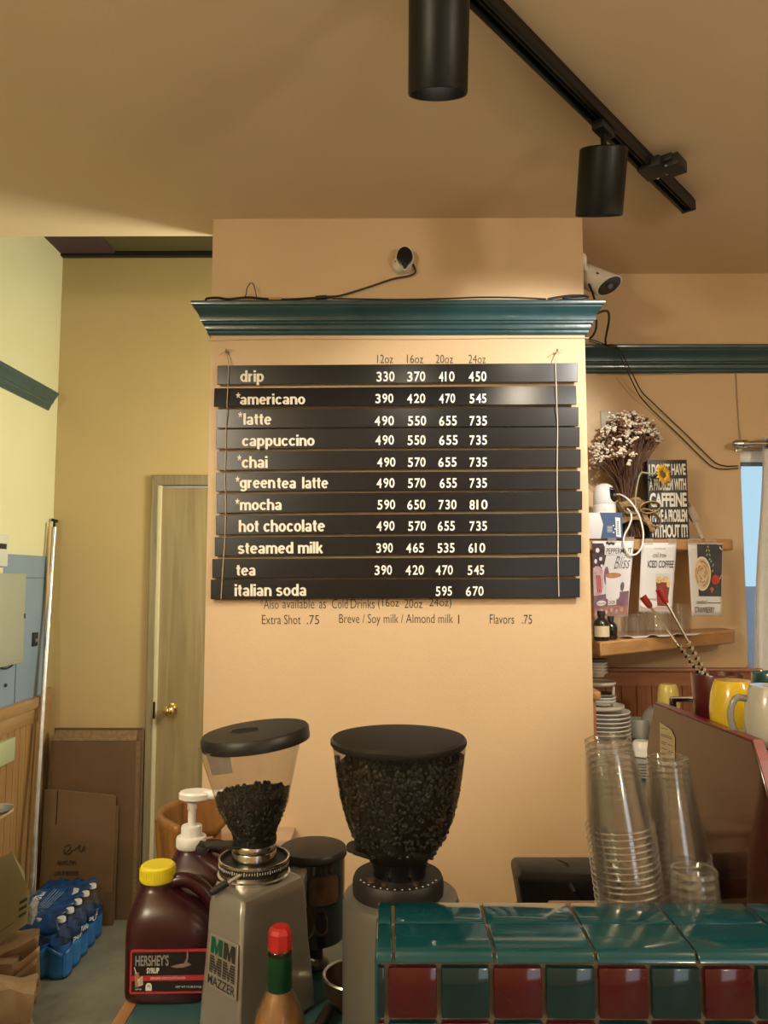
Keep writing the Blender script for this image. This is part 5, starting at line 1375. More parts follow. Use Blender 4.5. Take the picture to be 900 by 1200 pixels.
MB().lathe([(0, zc0_), (rn_, zc0_), (rn_, zc0_ + 0.020), (rn_ * 0.985, zc0_ + 0.021), (rn_, zc0_ + 0.022), (rn_, zc1_ - 0.003), (rn_ * 0.96, zc1_), (0, zc1_)], (*RC, 0), 48).build('steel_collar', steel_b, gr, world=True)
# adjusting lever
la = Vector((RC[0] - 0.012, RC[1] - r0 * 0.98, ZG + 0.020)); lb = P(249, 1045, GY - 0.075)
MB().tube([la, la.lerp(lb, 0.55)], 0.0035, 10).build('lever_rod', steel_b, gr, world=True)
MB().tube([la.lerp(lb, 0.45), la.lerp(lb, 0.9), lb], [0.0052, 0.0060, 0.0055], 14).ball(lb, 0.0058, u=12, v=8).build('lever_grip', matte_black, gr, world=True)
# hopper leaning a touch to the left
HB = Vector((RC[0] + 0.001, GY, zc1_))
HT = P(300, 862, GY)
hax = (HT - HB); HL = hax.length; hax.normalize()
Mh = Vector((0, 0, 1)).rotation_difference((hax + Vector((-0.06, 0, 0))).normalized()).to_matrix()
Ml = Vector((0, 0, 1)).rotation_difference(Vector((-0.105, -0.02, 1)).normalized()).to_matrix()
px_ = GY / FPX
hp = [(23.5 * px_, -0.004), (23.5 * px_, 0.012), (27 * px_, 0.024), (33 * px_, 0.040), (40.5 * px_, 0.062), (42.5 * px_, 0.078), (59 * px_, HL - 0.006)]
mb = MB().lathe(hp, HB, 48, Mh)
hop = mb.build('hopper', hop_m, gr, world=True, angle=60)
MB().lathe([(0, -0.006), (23 * px_, -0.006), (24.5 * px_, 0.0), (24.5 * px_, 0.006), (0, 0.006)], HB, 40, Mh).build('hopper_neck', lid_m, gr, world=True)
rl_ = 61.5 * px_
lid = MB().lathe([(0, -0.002), (rl_ * 0.93, -0.002), (rl_ * 0.94, -0.008), (rl_, -0.008), (rl_ * 1.005, -0.002), (rl_ * 1.0, 0.010), (rl_ * 0.97, 0.0135), (rl_ * 0.5, 0.0145), (0, 0.0145)], HT - Vector((0, 0, 0.004)), 56, Ml).build('hopper_lid', lid_m, gr, world=True)
# thumb recess in the lid, its shade painted as a flat black disc
def lidp(x, y, z=0.0146): return HT - Vector((0, 0, 0.004)) + Ml @ Vector((x, y, z))
mb = MB(); pts = []
for k in range(20):
    a = 2 * math.pi * k / 20; pts.append(lidp(-0.018 + 0.024 * math.cos(a), -0.004 + 0.013 * math.sin(a) * (1.0 if math.sin(a) > 0 else 1.0), 0.0150))
mb.add(pts, [tuple(range(20))]); ro = mb.build('thumb_recess_shade', pm('recess_shade', (0.003, 0.003, 0.003), 0.6), gr, world=True)
MB().tube([lidp(-0.040, 0.004), lidp(-0.022, 0.012), lidp(0.002, 0.007)], 0.0018, 6, smooth=4).build('recess_lip', lid_m, gr, world=True)
# paper sticker inside the glass
def on_hop(a, t, k=0.985):
    r = (42.5 + (59 - 42.5) * t) * px_ * k; z = 0.078 + (HL - 0.084) * t
    return HB + Mh @ Vector((r * math.cos(a), r * math.sin(a), z))
MB().grid(lambda u, v: on_hop(math.radians(222 + 36 * u), 0.52 + 0.40 * v + 0.08 * u), 8, 6).build('hopper_sticker', shell('frosted_sticker', (0.55, 0.55, 0.58), haze=0.55, hcol=(0.38, 0.38, 0.42), rough=0.3), gr, world=True)
# beans
BZ = P(300, 928, GY).z
rb2 = random.Random(11)
beans = MB(); hfrac = (BZ - HB.z)
def hop_r(z):
    for (r1, z1), (r2, z2) in zip(hp, hp[1:]):
        if z1 <= z <= z2: return r1 + (r2 - r1) * (z - z1) / (z2 - z1)
    return hp[-1][0]
core = [(0, 0.002), (hop_r(0.004) * 0.88, 0.004)] + [(hop_r(z) * 0.92, z) for z in (0.02, 0.035, 0.05, 0.066, 0.08, hfrac - 0.016)] + [(hop_r(hfrac) * 0.80, hfrac - 0.006), (0, hfrac - 0.002)]
beans.lathe(core, HB, 30, Mh)
for k in range(620):
    a = rb2.uniform(0, 2 * math.pi)
    if k < 200: rr = hop_r(hfrac) * 0.92 * math.sqrt(rb2.random()); z = hfrac - 0.004 + rb2.uniform(-0.003, 0.004)
    else: z = rb2.uniform(0.006, hfrac); rr = hop_r(z) * 0.925
    beans.ball(HB + Mh @ Vector((rr * math.cos(a), rr * math.sin(a), z)), 0.0044, (1.25, 0.9, 0.8), (rb2.uniform(0, 3), rb2.uniform(0, 3), rb2.uniform(0, 3)), u=7, v=5)
bo = beans.build('coffee_beans', bean_m); tag(bo, 'dark roasted beans half filling the cone hopper of the silver grinder', 'coffee beans', None, 'stuff')
# slide gate sticking out left
ga = Vector((HB.x, GY - 0.012, HB.z - 0.004)); gb = P(240, 992, GY - 0.03)
d_ = (gb - ga); nrm = Vector((0, 1, 0.0)); nrm = (nrm - d_.normalized() * nrm.dot(d_.normalized())).normalized()
MB().prism([ga - nrm * 0.018, gb - nrm * 0.012, gb + nrm * 0.012, ga + nrm * 0.018], (0, 0, 0.005)).build('slide_gate', lid_m, gr, world=True, bevel=0.001)
MB().box(gb + Vector((-0.004, 0, -0.003)), (0.018, 0.030, 0.014), (0, 0.25, 0), bev=0.002).build('gate_tab', matte_black, gr, world=True)
# badge on the narrow front face
def lerp(a, b, t): return a + (b - a) * t
def face_pt(u, z):   # face between corners A and L; u from L (0) to A (1)
    def kz(z):
        zs = [(ZW + 0.004, 1.19), (ZW + 0.05, 1.15), (ZG - 0.10, 1.06), (ZG - 0.022, 1.0)]
        for (a, ka), (b, kb) in zip(zs, zs[1:]):
            if z <= b: return ka + (kb - ka) * (z - a) / (b - a)
        return 1.0
    k = kz(z)
    L = Vector((GX + (foot_top[4][0] - GX) * k, GY + (foot_top[4][1] - GY) * k, z)); A = Vector((GX + (foot_top[0][0] - GX) * k, GY + (foot_top[0][1] - GY) * k, z))
    return L + (A - L) * u
zb0_, zb1_ = 0.966, 1.042
eA = face_pt(0.14, zb0_); eB = face_pt(0.96, zb0_); eC = face_pt(0.96, zb1_); eD = face_pt(0.14, zb1_)
nF = (eB - eA).cross(eD - eA).normalized()
if nF.y > 0: nF = -nF
def bdg(u, v, l=0.0): return (eA * (1 - u) + eB * u) * (1 - v) + (eD * (1 - u) + eC * u) * v + nF * (0.0016 + l)
bad = MB().prism([bdg(0, 0), bdg(1, 0), bdg(1, 1), bdg(0, 1)], nF * 0.002).build('maker_badge', pm('badge_silver', (0.50, 0.49, 0.46), 0.35, 0.6), gr, world=True, bevel=0.0006)
bad['label'] = 'square metal badge of four block letter Ms over a name'
bp = lambda u, v: bdg(u, v, 0.0026)
def Mshape(u0, v0, u1, v1, mat):
    poly = [(0, 0), (0, 1), (.34, 1), (.5, .45), (.66, 1), (1, 1), (1, 0), (.72, 0), (.66, .38), (.58, 0), (.42, 0), (.34, .38), (.28, 0)]
    return MB().add([bp(u0 + (u1 - u0) * a, v0 + (v1 - v0) * b) for a, b in poly], [tuple(range(len(poly)))]).build('badge_letter', mat, bad, world=True)
bgreen = pm('badge_green', (0.004, 0.09, 0.055), 0.4); bdark = pm('badge_dark', (0.03, 0.028, 0.026), 0.5)
Mshape(.07, .64, .485, .95, bgreen); Mshape(.525, .64, .93, .95, bdark)
for u0, u1 in ((.07, .485), (.525, .93)):
    Mshape(u0, .28, u1, .60, bdark)
mb = MB()
for k in range(6): mb.add([bdg(.07, .31 + .05 * k, .0029), bdg(.93, .31 + .05 * k, .0029), bdg(.93, .318 + .05 * k, .0029), bdg(.07, .318 + .05 * k, .0029)], [(0, 1, 2, 3)])
mb.build('badge_stripes', _M['badge_silver'], bad, world=True)
lettering(MB(), 'MAZZER', lambda u, v: bp(.05 + .90 * u, .06 + .17 * v), 0.012).build('badge_name', bdark, bad, world=True)
# doser
DXc, DYc = P(367, 1000, 1.48).x, 1.48
rd = 37.5 * 1.48 / FPX; zd1 = P(367, 991, 1.48).z; zd0 = P(367, 1108, 1.44).z
MB().lathe([(0, zd1), (rd * 0.98, zd1 - 0.002), (rd * 1.02, zd1 - 0.006), (rd * 1.02, zd1 - 0.014), (rd * 0.97, zd1 - 0.017), (0, zd1 - 0.017)], (DXc, DYc, 0), 48).build('doser_lid', lid_m, gr, world=True)
MB().lathe([(rd * 0.96, zd1 - 0.016), (rd * 0.96, zd0 + 0.03), (rd * 0.93, zd0), (0, zd0)], (DXc, DYc, 0), 48).build('doser_drum', pm('dark_chrome', (0.16, 0.15, 0.14), 0.12, 0.9), gr, world=True)
grounds = pm('ground_coffee', (0.085, 0.040, 0.017), 0.5, var=0.5, scale=30, coat=0.6)
def rw(u, v, k=0.972):
    # rounded window looking right of the viewer
    w_ = 1.0 - 0.25 * max(0, abs(2 * v - 1) - 0.7) / 0.3
    a = math.radians(-62 + 30 * (2 * u - 1) * w_)
    return Vector((DXc + rd * k * math.cos(a), DYc + rd * k * math.sin(a), zd0 + 0.075 + (zd1 - 0.035 - zd0 - 0.075) * v))
MB().grid(rw, 12, 12).build('doser_window', grounds, gr, world=True)
def rf(u, v):
    return rw(u, v, 0.975)
edge_pts = [rw(0, i / 8, .978) for i in range(9)] + [rw(i / 8, 1, .978) for i in range(1, 9)] + [rw(1, 1 - i / 8, .978) for i in range(1, 9)] + [rw(1 - i / 8, 0, .978) for i in range(1, 9)]
MB().tube(edge_pts, 0.0016, 6).build('window_frame', matte_black, gr, world=True)
MB().lathe([(0, 0.0006), (0.0045, 0.0006), (0.0045, -0.0004), (0, -0.0004)], (DXc - rd * 0.36, DYc - rd * 0.895, zd1 - 0.036), 16, Mf @ Matrix.Rotation(0.0, 3, 'Z')).build('doser_sticker', pm('faded_red', (0.28, 0.10, 0.06), 0.5), gr, world=True)
MB().span((DXc - 0.035, GY + 0.04, ZG - 0.09), (DXc - 0.005, DYc - 0.03, ZG - 0.02), bev=0.004).build('doser_mount', silver, gr, world=True)
MB().tube([(DXc - 0.02, DYc - rd * 0.9, zd0 + 0.012), (DXc + 0.0, DYc - rd - 0.03, zd0 + 0.004), (DXc + 0.018, DYc - rd - 0.055, zd0 + 0.006)], [0.004, 0.0045, 0.006], 10, smooth=4).build('doser_lever', steel_b, gr, world=True)
MB().lathe([(0, ZW), (rd * 0.5, ZW), (rd * 0.5, ZW + 0.004), (0.02, ZW + 0.012), (0.018, zd0 + 0.001), (0, zd0 + 0.001)], (DXc, DYc, 0), 24).build('doser_foot', matte_black, gr, world=True)

# ------------------------------------------------------------------ second grinder
G2X, G2Y = P(468, 960, 1.15).x, 1.15
g2 = thing('coffee_grinder', 'grey round bodied grinder with a full dark bowl hopper behind the ledge corner', 'coffee grinder', (G2X, G2Y, ZW))
p2 = G2Y / FPX
def z2(py): return P(468, py, G2Y).z
grey_p = pm('grey_metal_paint', (0.155, 0.15, 0.14), 0.4, 0.3, var=0.05)
rB2 = 65.5 * p2
zbt = z2(1050) + 0.006
MB().lathe([(0, ZW + 0.003), (rB2 * 1.0, ZW + 0.003), (rB2, zbt - 0.012), (rB2 * 0.97, zbt - 0.003), (rB2 * 0.92, zbt), (0, zbt)], (G2X + 0.002, G2Y, 0), 56).build('body', grey_p, g2, world=True)
rC2 = 51 * p2
zc2 = z2(1024)
MB().lathe([(0, zbt - 0.001), (rC2, zbt - 0.001), (rC2 * 1.01, zbt + 0.01), (rC2, zc2 - 0.006), (rC2 * 0.96, zc2), (rC2 * 0.55, zc2 + 0.001), (0, zc2 + 0.001)], (G2X - 0.002, G2Y, 0), 56).build('adjusting_collar', matte_black, g2, world=True)
for k in range(14):
    a = math.radians(205 + k * 10)
    MB().ball((G2X - 0.002 + rC2 * 0.90 * math.cos(a), G2Y + rC2 * 0.90 * math.sin(a), zc2 + 0.0006), 0.0016, (1, 1, 0.4), u=6, v=4).build('scale_dot', wplast, g2, world=True)
for a, s_ in ((218, 0.006), (300, 0.004), (35, 0.004), (245, 0.004)):
    a = math.radians(a)
    MB().lathe([(0, 0.004), (s_, 0.004), (s_ * 1.05, 0.0), (0, 0)], (G2X - 0.002 + rC2 * 0.74 * math.cos(a), G2Y + rC2 * 0.74 * math.sin(a), zc2), 14).build('collar_screw', pm('bronze_screw', (0.16, 0.12, 0.09), 0.35, 0.8), g2, world=True)
zn0, zn1 = zc2 - 0.002, z2(1002)
MB().lathe([(0, zn0), (30 * p2, zn0), (29 * p2, zn0 + 0.008), (32 * p2, zn1 - 0.006), (34 * p2, zn1), (0, zn1)], (G2X, G2Y, 0), 44).build('throat', gloss_black, g2, world=True)
MB().lathe([(0, z2(1004)), (27 * p2, z2(1004)), (28.5 * p2, z2(1000)), (27 * p2, z2(999.5)), (0, z2(1001))], (G2X, G2Y, 0), 40).build('throat_ring', steel_b, g2, world=True)
hp2 = [(34 * p2, z2(1006)), (43 * p2, z2(994)), (53 * p2, z2(978)), (61.5 * p2, z2(957)), (68.5 * p2, z2(930)), (73 * p2, z2(900)), (75.5 * p2, z2(880)), (76.5 * p2, z2(871))]
MB().lathe(hp2, (G2X, G2Y, 0), 56).build('hopper', shell('clear_hopper_dark', (0.74, 0.73, 0.71), 1.47, 0.05, haze=0.015, hcol=(0.4, 0.36, 0.3)), g2, world=True, angle=70)
rL2 = 78 * p2; zL2 = z2(872)
MB().lathe([(0, zL2 - 0.002), (rL2 * 0.97, zL2 - 0.002), (rL2, zL2 + 0.002), (rL2 * 1.0, zL2 + 0.007), (rL2 * 0.97, zL2 + 0.0105), (rL2 * 0.8, zL2 + 0.012), (0, zL2 + 0.0125)], (G2X - 0.001, G2Y, 0), 64).build('hopper_lid', lid_m, g2, world=True)
def h2r(z):
    for (r1, z1), (r2_, z2_) in zip(hp2, hp2[1:]):
        if z1 <= z <= z2_: return r1 + (r2_ - r1) * (z - z1) / (z2_ - z1)
    return hp2[-1][0]
beans = MB(); zA, zBn = hp2[0][1] + 0.004, z2(886)
beans.lathe([(0, zA)] + [(h2r(zA + (zBn - zA) * t) * 0.945, zA + (zBn - zA) * t) for t in (0.0, .1, .2, .35, .5, .65, .8, .93)] + [(h2r(zBn) * 0.8, zBn), (0, zBn + 0.003)], (G2X, G2Y, 0), 40)
for k in range(900):
    z = zA + (zBn - zA) * math.sqrt(rb2.random()); a = rb2.uniform(-math.pi, 0.3); rr = h2r(z) * 0.952
    if k > 800: rr *= math.sqrt(rb2.random()); z = zBn + 0.002
    beans.ball((G2X + rr * math.cos(a), G2Y + rr * math.sin(a), z), 0.0044, (1.25, 0.9, 0.8), (rb2.uniform(0, 3), rb2.uniform(0, 3), rb2.uniform(0, 3)), u=7, v=5)
bo = beans.build('coffee_beans', bean_m); tag(bo, 'dark roasted beans filling the bowl hopper of the grey grinder', 'coffee beans', None, 'stuff')
g_a = Vector((G2X - 30 * p2, G2Y, z2(1003))); g_b = P(409, 995, G2Y - 0.01)
pts = []
for k in range(17):
    a = math.pi / 2 + math.pi * k / 16; pts.append(Vector((g_b.x + 0.008 + 0.012 * math.cos(a), G2Y - 0.01 + 0.02 * math.sin(a), g_b.z)))
pts += [Vector((g_a.x + 0.01, G2Y - 0.03, g_a.z)), Vector((g_a.x + 0.01, G2Y + 0.01, g_a.z))]
MB().prism(pts, (0, 0, 0.006)).build('slide_gate', lid_m, g2, world=True, bevel=0.0015)

# ------------------------------------------------------------------ things between and before the grinders
kb = thing('knock_bowl', 'dark brown bowl with a shiny metal rim between the two grinders', 'bowl', (P(414, 1150, 1.345).x, 1.345, ZW))
MB().lathe([(0, 0), (0.034, 0), (0.044, 0.02), (0.050, 0.048), (0.047, 0.048), (0.040, 0.02), (0.03, 0.005), (0, 0.005)], (0, 0, 0), 40).build('bowl', pm('dark_brown_bowl', (0.045, 0.025, 0.015), 0.3), kb)
MB().lathe([(0.0465, 0.047), (0.051, 0.047), (0.0525, 0.0495), (0.051, 0.052), (0.0465, 0.0505), (0.0465, 0.047)], (0, 0, 0), 40).build('rim', steel_b, kb)
nk = P(398, 1112, 1.56)
tag(MB().prism([Vector((-0.128, 1.60, ZW + 0.001)), Vector((-0.055, 1.58, ZW + 0.001)), Vector((-0.06, 1.66, ZW + 0.03)), Vector((-0.095, 1.67, ZW + 0.03))], (0, 0, 0.003)).build('paper_napkin', white), 'corner of a folded white napkin showing beside the grey grinder', 'napkin')
cablething('power_cable', 'pale cable curving over the counter left of the grey grinder', [(-0.098, 1.195, ZW + 0.006), (-0.100, 1.20, ZW + 0.03), (-0.086, 1.20, ZW + 0.037), (-0.074, 1.19, ZW + 0.02), (-0.074, 1.185, ZW + 0.006)], 0.0045, 'cable', pm('pale_cable', (0.42, 0.36, 0.27), 0.5), 5)
pt_ = thing('portafilter', 'black handled metal filter holder lying before the knock bowl', 'portafilter', (-0.105, 1.235, ZW))
MB().lathe([(0, 0.006), (0.024, 0.006), (0.026, 0.012), (0.026, 0.030), (0.023, 0.030), (0.022, 0.012), (0, 0.010)], (-0.012, -0.01, -0.006), 28).build('basket', steel_b, pt_)
MB().tube([(-0.01, 0.014, 0.012), (0.0, 0.04, 0.014), (0.008, 0.07, 0.016)], [0.007, 0.010, 0.009], 12).build('handle', matte_black, pt_)

# hot sauce bottle
BX, BYY = P(327, 1150, 1.08).x, 1.085
zb_ = lambda py: P(327, py, BYY).z
pb2 = BYY / FPX
sauce = thing('sauce_bottle', 'small glass sauce bottle with red cap and green neck foil before the silver grinder', 'bottle', (BX, BYY, ZW))
gl = shell('bottle_glass', (0.90, 0.86, 0.78), 1.5, 0.03, haze=0.03, hcol=(0.5, 0.4, 0.3))
MB().lathe([(0, ZW + 0.001), (28.5 * pb2, ZW + 0.001), (29.5 * pb2, ZW + 0.006), (29.5 * pb2, zb_(1205)), (28 * pb2, zb_(1190)), (22 * pb2, zb_(1175)), (16.5 * pb2, zb_(1163)), (13.5 * pb2, zb_(1156)), (13 * pb2, zb_(1119)), (14.5 * pb2, zb_(1116)), (14.5 * pb2, zb_(1112)), (12 * pb2, zb_(1110))], (BX, BYY, 0), 44).build('glass', gl, sauce, world=True, angle=60)
MB().lathe([(0, ZW + 0.004), (26 * pb2, ZW + 0.004), (27.3 * pb2, ZW + 0.01), (27.3 * pb2, zb_(1205)), (25.5 * pb2, zb_(1190)), (19 * pb2, zb_(1174)), (12 * pb2, zb_(1158)), (0, zb_(1158))], (BX, BYY, 0), 40).build('sauce', pm('tawny_sauce', (0.30, 0.165, 0.075), 0.5, var=0.4, scale=25, stretch=(3, 3, 0.5)), sauce, world=True)
MB().lathe([(13.6 * pb2, zb_(1117)), (13.8 * pb2, zb_(1119)), (14.2 * pb2, zb_(1157)), (13.6 * pb2, zb_(1158))], (BX, BYY, 0), 36).build('neck_foil', pm('green_foil', (0.006, 0.055, 0.022), 0.3, 0.2), sauce, world=True)
MB().lathe([(0, zb_(1085)), (9 * pb2, zb_(1085)), (11.5 * pb2, zb_(1087.5)), (13.3 * pb2, zb_(1092)), (13.8 * pb2, zb_(1110)), (13 * pb2, zb_(1112)), (0, zb_(1112))], (BX, BYY, 0), 8).build('cap', pm('red_cap', (0.45, 0.018, 0.015), 0.35), sauce, world=True, angle=20)

# ------------------------------------------------------------------ syrup jugs
choc = pm('maroon_jug_plastic', (0.036, 0.007, 0.010), 0.27, var=0.06, bump=0.03, bscale=20)
def superring(cx, cy, w, d, z, e=4.0, n=40):
    out = []
    for k in range(n):
        a = 2 * math.pi * k / n; c_, s_ = math.cos(a), math.sin(a)
        out.append(Vector((cx + w / 2 * math.copysign(abs(c_) ** (2 / e), c_), cy + d / 2 * math.copysign(abs(s_) ** (2 / e), s_), z)))
    return out
def jug(label, loc, rotz=0.0):
    t = thing('syrup_jug', label, 'syrup jug', loc, (0, 0, rotz))
    w_, d_ = 0.150, 0.118
    K = 0.86
    rs = [superring(0, 0, w_ * 0.93, d_ * 0.92, 0.0), superring(0, 0, w_ * 0.985, d_ * 0.98, 0.004), superring(0, 0, w_, d_, 0.014), superring(0, 0, w_, d_, 0.110, 4.4), superring(0, 0, w_, d_, 0.128, 4.2), superring(-0.002, 0, w_ * 0.965, d_ * 0.97, 0.144, 3.8), superring(-0.007, 0, w_ * 0.86, d_ * 0.90, 0.162, 3.4), superring(-0.015, 0, w_ * 0.68, d_ * 0.74, 0.180, 3.0), superring(-0.025, 0, w_ * 0.48, d_ * 0.56, 0.194, 2.5), superring(-0.030, 0, 0.056, 0.056, 0.202, 2.0), superring(-0.030, 0, 0.054, 0.054, 0.216, 2.0)]
    rs = [[Vector((q.x, q.y, q.z * K)) for q in r] for r in rs]
    MB().loft(rs).build('body', choc, t, angle=60)
    MB().tube([(-0.018, 0, 0.162), (0.000, 0, 0.178), (0.024, 0, 0.179), (0.048, 0, 0.165), (0.066, 0, 0.142), (0.071, 0, 0.118)], [0.013, 0.013, 0.013, 0.0135, 0.014, 0.015], 14, smooth=5).build('handle', choc, t, angle=60)
    return t, w_, d_
JY = 1.40
jx = P(152, 1120, JY).x + 0.080
j1, jw, jd = jug('maroon syrup jug with a yellow cap and red bordered label at the counter edge', (jx - 0.004, JY, ZW), math.radians(2))
yc_ = pm('bright_yellow_plastic', (0.85, 0.72, 0.03), 0.4)
MB().lathe([(0, 0.208), (0.026, 0.208), (0.0295, 0.205), (0.0305, 0.184), (0.029, 0.181), (0, 0.181)], (-0.030, 0, 0), 40).build('cap', yc_, j1)
mb = MB()
for k in range(40):
    a = 2 * math.pi * k / 40; mb.box((-0.030 + 0.0303 * math.cos(a), 0.0303 * math.sin(a), 0.1935), (0.0012, 0.0022, 0.017), (0, 0, a))
mb.build('cap_ribs', yc_, j1)
lw_, lz0, lz1 = 0.128, 0.020, 0.090
fyj = -jd / 2 - 0.0006
red_l = pm('label_red', (0.42, 0.03, 0.045), 0.4); blk_l = pm('label_black', (0.014, 0.009, 0.010), 0.35)
lx0 = -0.057
def lab(u0, v0, u1, v1, lift, name, m, parent):
    z = lambda v: lz0 + (lz1 - lz0) * v; x = lambda u: lx0 + lw_ * u
    return MB().add([(x(u0), fyj - lift, z(v0)), (x(u1), fyj - lift, z(v0)), (x(u1), fyj - lift, z(v1)), (x(u0), fyj - lift, z(v1))], [(0, 1, 2, 3)]).build(name, m, parent)
lp = MB().prism([Vector((lx0 + q.x + lw_ / 2, fyj + 0.002, lz0 + (lz1 - lz0) / 2 + q.y)) for q in rrect(lw_, lz1 - lz0, 0.004)], (0, -0.0025, 0)).build('label', red_l, j1); lp['label'] = 'black product label with a red border'
lab(.025, .05, .975, .95, 0.0010, 'label_field', blk_l, lp)
lab(.025, .30, .975, .42, 0.0014, 'label_band', red_l, lp)
fl = lambda u0, v0, u1, v1, l=0.0018: (lambda u, v: Vector((lx0 + lw_ * (u0 + (u1 - u0) * u), fyj - l, lz0 + (lz1 - lz0) * (v0 + (v1 - v0) * v))))
sil = pm('label_silver', (0.36, 0.36, 0.37), 0.35, 0.3)
lettering(MB(), "HERSHEY'S", fl(.07, .64, .50, .89), 0.02).build('label_lettering', sil, lp)
lettering(MB(), 'SYRUP', fl(.22, .47, .38, .60), 0.03).build('label_lettering', white, lp)
lettering(MB(), 'GENUINE CHOCOLATE FLAVOR', fl(.27, .335, .72, .385), 0.0).build('label_lettering', white, lp)
lettering(MB(), 'NET WT 7.5 LB (3.4 kg)', fl(.60, .12, .93, .18), 0.0).build('label_lettering', white, lp)
def lpoly(name, m, pts, l=0.002): MB().add([fl(0, 0, 1, 1, l)(u, v) for u, v in pts], [tuple(range(len(pts)))]).build(name, m, lp)
lpoly('glass_picture', pm('milk_brown', (0.30, 0.17, 0.11), 0.5, var=0.2), [(.065, .50), (.12, .50), (.115, .16), (.075, .16)])
lpoly('glass_picture', pm('milk_cream', (0.55, 0.45, 0.36), 0.5, var=0.3, scale=200), [(.10, .34), (.17, .42), (.18, .22), (.12, .18)], .0023)
lpoly('straw_picture', white, [(.055, .62), (.065, .62), (.09, .48), (.08, .48)], .0024)
lpoly('grade_mark', white, [(.21, .08), (.29, .08), (.29, .20), (.27, .255), (.23, .255), (.21, .20)])
lettering(MB(), '45', fl(.23, .16, .27, .22, .0026), 0.0).build('label_lettering', blk_l, lp)
lettering(MB(), 'syrup', fl(.08, .095, .16, .135, .0026), 0.0).build('label_lettering', white, lp)
pour = pm('label_pour', (0.30, 0.20, 0.19), 0.25, 0.2, var=0.3)
lpoly('pour_picture', pour, [(.735, .95), (.75, .95), (.755, .80), (.74, .72), (.80, .66), (.70, .60), (.60, .59), (.52, .62), (.60, .66), (.70, .70), (.73, .80)])
# embossed line on the shoulder
JY2 = 1.575
jx2 = P(224, 1000, JY2).x + 0.030
j2, _, _ = jug('maroon syrup jug with a white pump, behind the jug with the yellow cap', (jx2, JY2, ZW), 0.0)
wp_ = pm('white_pump_plastic', (0.74, 0.73, 0.70), 0.35, var=0.02)
pump = MB()
MB().lathe([(0, 0.178), (0.0285, 0.178), (0.030, 0.181), (0.0295, 0.196), (0.028, 0.198), (0.0215, 0.199), (0.0205, 0.201), (0.0205, 0.216), (0.019, 0.219), (0, 0.219)], (-0.030, 0, 0), 40).build('pump_collar', wp_, j2)
zt_ = P(231, 940, JY2).z - ZW
MB().lathe([(0, 0.216), (0.0078, 0.216), (0.0078, 0.25), (0.0095, 0.251), (0.0095, zt_ + 0.001), (0, zt_ + 0.001)], (-0.030, 0, 0), 24).build('pump_stem', wp_, j2)
hz = P(231, 931, JY2).z - ZW
mb = MB().loft([[Vector((-0.030 + 0.006 + a.x, a.y, z)) for a in superring(0, 0, w_, d_, 0, 2.0, 32)] for z, w_, d_ in ((hz - 0.010, 0.050, 0.040), (hz - 0.007, 0.064, 0.048), (hz + 0.003, 0.066, 0.050), (hz + 0.007, 0.058, 0.043))])
mb.build('pump_head', wp_, j2)
MB().tube([(-0.004, -0.002, hz), (0.02, -0.004, hz + 0.001), (0.05, -0.006, hz + 0.006), (0.066, -0.007, hz + 0.003), (0.076, -0.008, hz - 0.010)], [0.010, 0.009, 0.007, 0.0062, 0.0055], 14, smooth=4).build('pump_spout', wp_, j2)

# ------------------------------------------------------------------ left side: wall boxes
grey_box = pm('grey_green_metal', (0.33, 0.335, 0.265), 0.45, var=0.04)
pa, pb_ = PX(30, 700, XW + .05), PX(-60, 700, XW + .05)
zt_, zb2 = PX(28, 672, XW + 0.05).z, PX(28, 776, XW + 0.05).z
ep = thing('electrical_panel', 'grey green electrical panel on the blue wall at the left edge', 'electrical panel', (XW, (pa.y + pb_.y) / 2, zb2))
MB().span((XW + 0.0135, pb_.y, zb2), (XW + 0.05, pa.y, zt_), bev=0.003).build('cabinet', grey_box, ep, world=True)
MB().span((XW + 0.05, pb_.y + 0.03, zb2 + 0.015), (XW + 0.054, pa.y - 0.012, zt_ - 0.015), bev=0.0015).build('cover', grey_box, ep, world=True)
zz_ = PX(28, 722, XW + .05).z
MB().span((XW + 0.052, pa.y - 0.016, zz_ - 0.01), (XW + 0.058, pa.y - 0.011, zz_ + 0.012)).build('latch', matte_black, ep, world=True)
ta, tb = PX(10, 645, XW + .04), PX(-15, 645, XW + .04)
z1_, z0_ = PX(8, 627, XW + .04).z, PX(8, 664, XW + .04).z
th_ = thing('wall_control', 'small white wall box over the electrical panel', 'wall control', (XW, (ta.y + tb.y) / 2, z0_))
MB().span((XW + 0.001, tb.y, z0_), (XW + 0.04, ta.y, z1_), bev=0.004).build('case', pm('aged_white_plastic', (0.56, 0.58, 0.50), 0.4), th_, world=True)
MB().span((XW + 0.04, tb.y, z0_ + (z1_ - z0_) * 0.55), (XW + 0.0415, ta.y - 0.02, z0_ + (z1_ - z0_) * 0.72), bev=0.0006).build('display', matte_black, th_, world=True)
tb_ = MB().span((XW + 0.0135, tb.y - 0.02, PX(4, 672, XW + .03).z), (XW + 0.03, ta.y - 0.02, z0_ - 0.004)).build('junction_cover', pm('cream_plastic', (0.62, 0.55, 0.36), 0.5)); tag(tb_, 'cream cover between the white wall box and the electrical panel', 'cover')
sa, sb_ = PX(43.5, 750, XW + .015), PX(38, 750, XW + .015)
za_, zb3 = PX(41, 741, XW + .015).z, PX(41, 757, XW + .015).z
sw = thing('wall_switch', 'small black switch on the blue wall panel', 'switch', (XW, (sa.y + sb_.y) / 2, zb3))
MB().span((XW + 0.012, sb_.y, zb3), (XW + 0.020, sa.y, za_), bev=0.002).build('plate', matte_black, sw, world=True)
